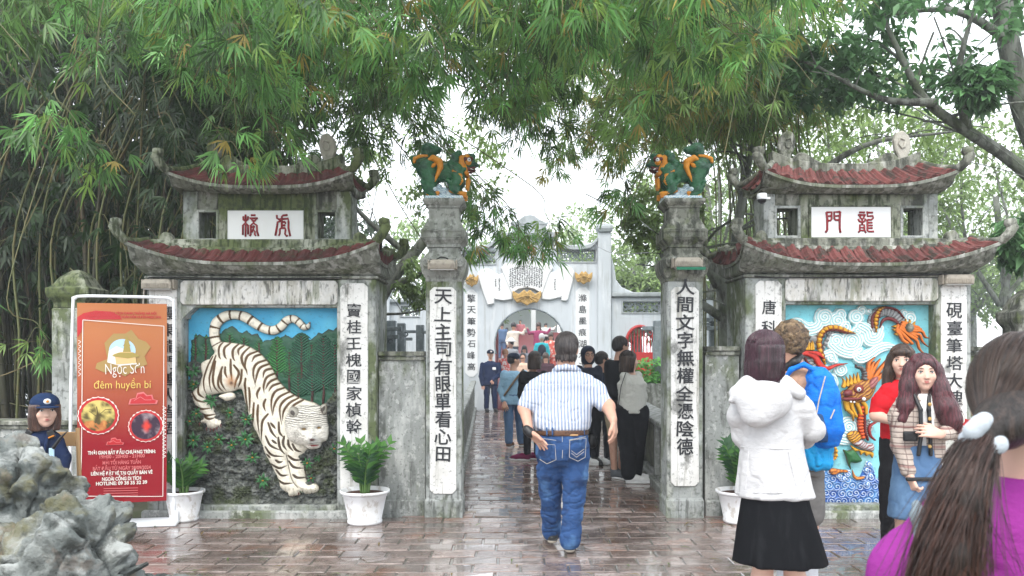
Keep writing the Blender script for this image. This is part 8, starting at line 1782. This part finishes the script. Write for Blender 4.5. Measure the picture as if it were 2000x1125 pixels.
for px, pz in ((-.14, .93), (-.02, 1.0), (.05, .97), (-.17, .83), (.10, .9), (-.06, .9)):
    Lf = Leaves()
    for k in range(6): a = k*1.05; Lf.add((px, -.1, pz), (math.cos(a), -.3, math.sin(a)), (0, -1, 0), .07, .025, cl(.62, .03, .03))
    link('flower', Lf.mesh('flower'), M['leafb'], T)
T = thing('planter', 'stone trough of bright green leaves and red flowers by the red barred arch', 'planter', ((1262-1000)/100, 16.0, 0))
boxes('trough', M['rail'], T, [(-.45, .5, -.25, .25, .0, 1.0)], .02); Lv = Leaves()
for i in range(700): Lv.add((R_.uniform(-.45, .48), R_.uniform(-.25, .25), 1.0+R_.random()**1.5*.45), (R_.uniform(-1, 1), R_.uniform(-1, .3), R_.uniform(-.4, .8)), (R_.uniform(-.3, .3), -.5, 1.), .11, .035, cl(.12, .34, .07)*R_.uniform(.6, 1.3) if R_.random() > .06 else cl(.6, .04, .04))
link('foliage', Lv.mesh('foliage'), M['leafb'], T)

# ------------------------------------------------------------------ foreground rocks
def rocky(label, s_, ells, seed, h=.012):
    D = F/s_; c0 = ells[0]; x0 = (c0[0]-1000)/s_; T = None; S = Sculpt()
    for px, py, rx, ry, dy in ells: S.ell((((px-1000)/s_)-x0, dy, EYE-(py-HOR)/s_), (rx/s_, max(rx/s_*.8, .25), ry/s_), .05)
    def dsp(V, N):
        w = V+.08*np.stack([vnoise(V*5+seed), vnoise(V*5+seed+9), vnoise(V*5+seed+17)], -1)
        r1 = np.abs(fbm(w*np.array((2.6, 2.6, 3.4))+seed, 3)); r2 = np.abs(fbm(w*7+seed, 3)); st = np.abs(((w[:, 2]*3.1+w[:, 0]*1.4+.4*vnoise(w*3)) % .5)-.25)
        q = np.random.default_rng(int(seed)).uniform(-.75, .75, (150, 3)); q[:, 2] = q[:, 2]*.9+V[:, 2].mean(); wv_ = (V+.05*np.stack([vnoise(V*9+seed), vnoise(V*9+3), vnoise(V*9+6)], -1)).astype('f4')
        f1 = np.full(len(V), 9., 'f4'); f2 = f1.copy(); pl_ = np.zeros(len(V))
        for i, a_ in enumerate(q.astype('f4')):
            e_ = wv_-a_; d_ = np.sqrt((e_*e_).sum(1)); k = d_ < f1; f2 = np.where(k, f1, np.minimum(f2, d_)); pl_ = np.where(k, (i*.618 % 1)*.06+e_[:, 0]*(.5*math.sin(i*3.1))+e_[:, 2]*(.5*math.cos(i*1.7)), pl_); f1 = np.minimum(f1, d_)
        return -.13*r1-.05*r2+.10*st+.02+.55*pl_-.055*np.exp(-(f2-f1)/.018)+.016*fbm(w*20, 3)
    m = S.mesh('rock', h, dsp, smooth=1); o = link('foreground_rock', m, M['rock']); o.location = (x0, D, 0)
    return tag(o, label, 'rock')
rocky('tall jagged limestone boulder at the left edge in front of the seated guard', 385., [(28, 990, 105, 140, .1), (0, 1100, 150, 160, .1), (60, 1200, 170, 190, 0)], 2.)
rocky('broad grey limestone boulder with yellow lichen at the lower left corner', 420., [(150, 1085, 118, 122, 0), (205, 1160, 92, 112, -.05), (90, 1180, 160, 160, -.1), (220, 1260, 130, 150, -.1)], 8.)
rocky('low flat stone at the bottom edge beside the boulders', 400., [(330, 1225, 90, 100, 0), (380, 1300, 110, 90, 0)], 14., .02)

Lv = Leaves()
for i in range(110):
    x = R_.uniform(-3.8, 3.8); y = R_.uniform(5.7, 7.85) if i < 80 else R_.uniform(8, 14); 
    if i >= 80: x = R_.uniform(-.6, 1.6)
    a = R_.uniform(0, 6.28); Lv.add((x, y, .012), (math.cos(a), math.sin(a), .05), (0, 0, 1.), R_.uniform(.05, .13), .009, R_.choice((cl(.16, .12, .04), cl(.07, .05, .02), cl(.10, .15, .04))))
tag(link('fallen_leaves', Lv.mesh('fallen_leaves'), M['leaf']), 'thin fallen bamboo leaves stuck on the wet bricks', 'leaves', kind='stuff')
# ------------------------------------------------------------------ banner stand
BX, BY, BR = (240-1000)/213., 7.5, math.radians(11)
T = thing('banner_stand', 'red and orange event banner hanging in a white tube frame', 'banner', (BX, BY, 0), None, BR)
bu = lambda x: (x-457)/1.924/213*1.02; bz = lambda y: EYE-((540+y/1.924)-HOR)/213
b = MB(); b.tube(cur([(bu(280), 0, .05), (bu(282), 0, 1.0), (bu(290), 0, bz(120)), (bu(296), 0, bz(86)), (bu(325), 0, bz(76)), (bu(460), 0, bz(76)), (bu(600), 0, bz(78)), (bu(628), 0, bz(88)), (bu(636), 0, bz(130)), (bu(636), 0, 1.0), (bu(637), 0, .05)], 6), .0145, 10); b.make('frame', M['steel_white'], T, smooth=True)
boxes('base_plate', M['steel_white'], T, [(bu(262), bu(655), -.14, .16, .0, .035)], .01)
for x in (275, 645): boxes('foot_sleeve', M['steel_white'], T, [(bu(x)-.02, bu(x)+.02, -.02, .02, .036, .12)], .004)
tc_ = cl(.46, .17, .07); bc_ = cl(.27, .012, .02)
nx, nzv = 12, 40; x0, x1, z0, z1 = bu(308), bu(612), bz(845), bz(102); V = []; CC = []
for j in range(nzv+1):
    for i in range(nx+1):
        u = i/nx; w = j/nzv; V.append((x0+(x1-x0)*u, -.02-.018*math.sin(u*3.1+w*2)-.05*(1-w)**8*(1-u), z0+(z1-z0)*w)); CC.append(bc_+(tc_-bc_)*min(1, max(0, (w-.30)/.55)))
Fq = [(j*(nx+1)+i, j*(nx+1)+i+1, (j+1)*(nx+1)+i+1, (j+1)*(nx+1)+i) for j in range(nzv) for i in range(nx)]
sheet = link('printed_sheet', np_mesh('printed_sheet', V, Fq, True, np.array(CC)), mat('banner vinyl', attr=True, rough=.6, spec=.15), T)
def ysh(x, z): u = (x-x0)/(x1-x0); w = (z-z0)/(z1-z0); return -.02-.018*math.sin(u*3.1+w*2)-.05*max(0, 1-w)**8*(1-u)-.004
PM = {k: mat('banner ink '+k, v, rough=.35) for k, v in dict(white=(.80, .76, .70), yellow=(.70, .52, .12), red=(.48, .02, .025), pink=(.62, .16, .16), blue=(.42, .58, .72), moss=(.36, .23, .07), dark=(.07, .05, .02), cream=(.7, .45, .2), ochre=(.34, .26, .06)).items()}
def flat(nm, pts, ink, lvl=1):
    b = MB(); V = [(bu(x), ysh(bu(x), bz(y))-.0016*lvl, bz(y)) for x, y in pts]; b.add(V, [tuple(range(len(V)))]); return b.make(nm, PM[ink], sheet, tri=True)
def line(nm, pts, w, ink, lvl=1):
    b = MB()
    for (xa, ya), (xc, yc) in zip(pts[:-1], pts[1:]):
        n_ = max(1, int(math.hypot(xc-xa, yc-ya)/30)); L_ = math.hypot(xc-xa, yc-ya); ox, oy = -(yc-ya)/L_*w/2, (xc-xa)/L_*w/2
        for k in range(n_):
            a_, c_ = k/n_, (k+1)/n_; q = [(xa+(xc-xa)*t+sg*ox, ya+(yc-ya)*t+sg*oy) for t, sg in ((a_, 1), (c_, 1), (c_, -1), (a_, -1))]
            b.add([(bu(x), ysh(bu(x), bz(y))-.0016*lvl, bz(y)) for x, y in q], [(0, 1, 2, 3)])
    return b.make(nm, PM[ink], sheet)
circ = lambda cx, cy, r, n=28, k=0, a=0: [(cx+(r+a*math.cos(k*t))*math.cos(t), cy+(r+a*math.cos(k*t))*math.sin(t)) for t in [2*math.pi*i/n for i in range(n)]]
flat('corner_cloud', [(309, 155), (330, 140), (370, 130), (420, 133), (450, 148), (458, 162), (400, 162), (330, 166), (322, 210), (310, 230)], 'red')
line('border_line', [(328, 165), (602, 186), (600, 828), (322, 815), (328, 165)], 2.4, 'white', 2)
for i, yy in enumerate(range(240, 360, 17)): line('wave_ornament', [(313, yy), (322, yy+6), (313, yy+14)], 1.6, 'white', 2)
flat('moss_blot', [(400, 250), (430, 215), (470, 215), (490, 200), (515, 235), (540, 245), (556, 265), (535, 300), (545, 330), (500, 350), (470, 375), (430, 350), (400, 360), (370, 345), (375, 325), (410, 310), (405, 280)], 'moss', 1)
flat('moon_disc', circ(460, 280, 45), 'blue', 2); flat('mist', [(415, 280), (440, 262), (470, 275), (500, 300), (510, 330), (450, 335), (410, 322)], 'white', 3)
flat('pagoda', [(462, 285), (466, 262), (463, 262), (468, 248), (466, 248), (472, 232), (475, 222), (478, 232), (484, 248), (482, 248), (488, 262), (485, 262), (490, 285)], 'ochre', 4)
flat('temple_print', [(430, 292), (455, 284), (495, 284), (515, 296), (505, 300), (508, 325), (440, 330), (436, 300)], 'cream', 5); flat('temple_roof_print', [(425, 298), (448, 286), (500, 286), (520, 300), (480, 308), (440, 302)], 'ochre', 6)
def bt(s_, cx, cy, hpx, ink, wid=100, off=.0, lvl=2):
    sz = hpx/1.924/213*1.38; x = bu(cx); z = bz(cy); o = text(s_, sz, PM[ink], sheet, (x, ysh(x, z)-.0016*lvl, z), off*sz, .0005, 'lettering', 1); o.scale = (wid/1.924/213/max(max(v.co.x for v in o.data.vertices)-min(v.co.x for v in o.data.vertices), 1e-4), 1, 1)
    for v in o.data.vertices: v.co.y += ysh(x+v.co.x*o.scale[0], z)-ysh(x, z)
    return o
for s_, cy in (('BAN QUẢN LÝ DI TÍCH DANH THẮNG HÀ NỘI', 137), ('KHU DI TÍCH QUẦN THỂ HỒ HOÀN KIẾM VÀ ĐỀN NGỌC SƠN', 151)): bt(s_, 464, cy, 9, 'red', 228 if 'BAN' in s_ else 258, .03)
o = bt('Ngọc Sơn', 470, 352, 42, 'white', 134, -.01, 7); o.rotation_euler = (0, -.03, 0)
o = bt('đêm huyền bí', 462, 405, 30, 'yellow', 196, -.005, 7)
for s_, cy, ink, h_, wx in (('THỜI GIAN BẮT ĐẦU CHƯƠNG TRÌNH:', 654, 'white', 13, 234), ('19H00 - 20H00 - 21H00', 673, 'pink', 13, 156), ('MỖI TỐI HÀNG TUẦN', 692, 'pink', 13, 132), ('BẮT ĐẦU TỪ NGÀY 28/09/2024', 713, 'pink', 13, 200), ('LIÊN HỆ ĐẶT VÉ TẠI QUẦY BÁN VÉ', 733, 'white', 13, 212), ('NGOÀI CỔNG DI TÍCH', 752, 'white', 13, 134), ('HOTLINE: 09 38 35 32 39', 772, 'white', 13, 176)): bt(s_, 460, cy, h_, ink, wx, .03)
for k in range(4): line('small_print', [(400, 790+k*9), (516, 792+k*9)], 2.4, 'pink', 2)
def photo(cx, cy, r, fire):
    flat('scalloped_ring', circ(cx, cy, r*1.22, 72, 24, 1.5), 'white', 2); flat('ring', circ(cx, cy, r*1.17, 60, 20, 1.5), 'red', 3)
    n = 22; V = []; CC = []; Fq = []
    for i in range(n+1):
        for j in range(n+1):
            u, v = i/n*2-1, j/n*2-1; a = math.hypot(u, v); m_ = max(abs(u), abs(v)); k = m_/a if a > 1e-6 else 1; x, y = cx+u*k*r, cy+v*k*r; V.append((bu(x), ysh(bu(x), bz(y))-.0016*4, bz(y)))
            t = float(nz(np.array([x*1.]), np.array([y*1.]), .05, 4, 2.)[0]); c = (mix(cl(.10, .08, .03), cl(.62, .50, .16), np.array(np.clip(.5+t+(-v)*.4, 0, 1))) if not fire else mix(cl(.05, .03, .05), cl(.35, .28, .3), np.array(np.clip(t+.2, 0, 1))))
            if fire: c = mix(c, cl(.75, .06, .04), np.array(np.clip(1.3-math.hypot(u*1.6-.1, v*1.1)*2, 0, 1)))
            elif v > .45 and t > -.1: c = mix(c, cl(.55, .12, .04), np.array(.6))
            CC.append(c)
    Fq = [(i*(n+1)+j, (i+1)*(n+1)+j, (i+1)*(n+1)+j+1, i*(n+1)+j+1) for i in range(n) for j in range(n)]
    link('printed_photo', np_mesh('printed_photo', V, Fq, False, np.array(CC)), bpy.data.materials['banner vinyl'], sheet)
    if not fire: line('printed_tree', [(cx-10, cy+r*.5), (cx, cy), (cx-5, cy-r*.6)], 3, 'dark', 5); line('printed_tree', [(cx, cy), (cx+25, cy-r*.4), (cx+45, cy-r*.4)], 2, 'dark', 5); line('printed_tree', [(cx, cy+6), (cx-30, cy-r*.3)], 2, 'dark', 5)
photo(380, 520, 57, False); photo(541, 562, 49, True)
for cx, cy, k in ((530, 460, 1.), (436, 618, .6)):
    b_pts = [(-45, 18), (-40, 0), (-22, -4), (-18, -20), (2, -24), (14, -12), (30, -14), (34, 2), (48, 6), (44, 18)]
    flat('cloud_ornament', [(cx+x*k*1.08, cy+y*k*1.12) for x, y in b_pts], 'pink', 2); flat('cloud_ornament', [(cx+x*k*.95, cy+y*k*.9+1) for x, y in b_pts], 'red', 3); line('cloud_curl', [(cx-30*k, cy+6*k), (cx-8*k, cy-8*k), (cx+8*k, cy+4*k), (cx+30*k, cy+4*k)], 2.4, 'pink', 4)
for i, yy in enumerate(range(488, 680, 14)): line('zigzag_ornament', [(598, yy), (610, yy+7), (598, yy+14)], 2., 'white', 3)

# ------------------------------------------------------------------ mist
hb = MB(); hb.box(-80, 80, -25, 80, -2.2, 16)
hz = hb.make('haze', None); hz.data.materials.clear(); hm = bpy.data.materials.new('haze'); hm.use_nodes = True; nt = hm.node_tree; nt.nodes.clear()
pv = nt.nodes.new('ShaderNodeVolumePrincipled'); pv.inputs['Color'].default_value = (.93, .96, 1, 1); pv.inputs['Density'].default_value = .0028; pv.inputs['Anisotropy'].default_value = .2
mo = nt.nodes.new('ShaderNodeOutputMaterial'); nt.links.new(pv.outputs[0], mo.inputs['Volume']); hz.data.materials.append(hm); tag(hz, kind='stuff')
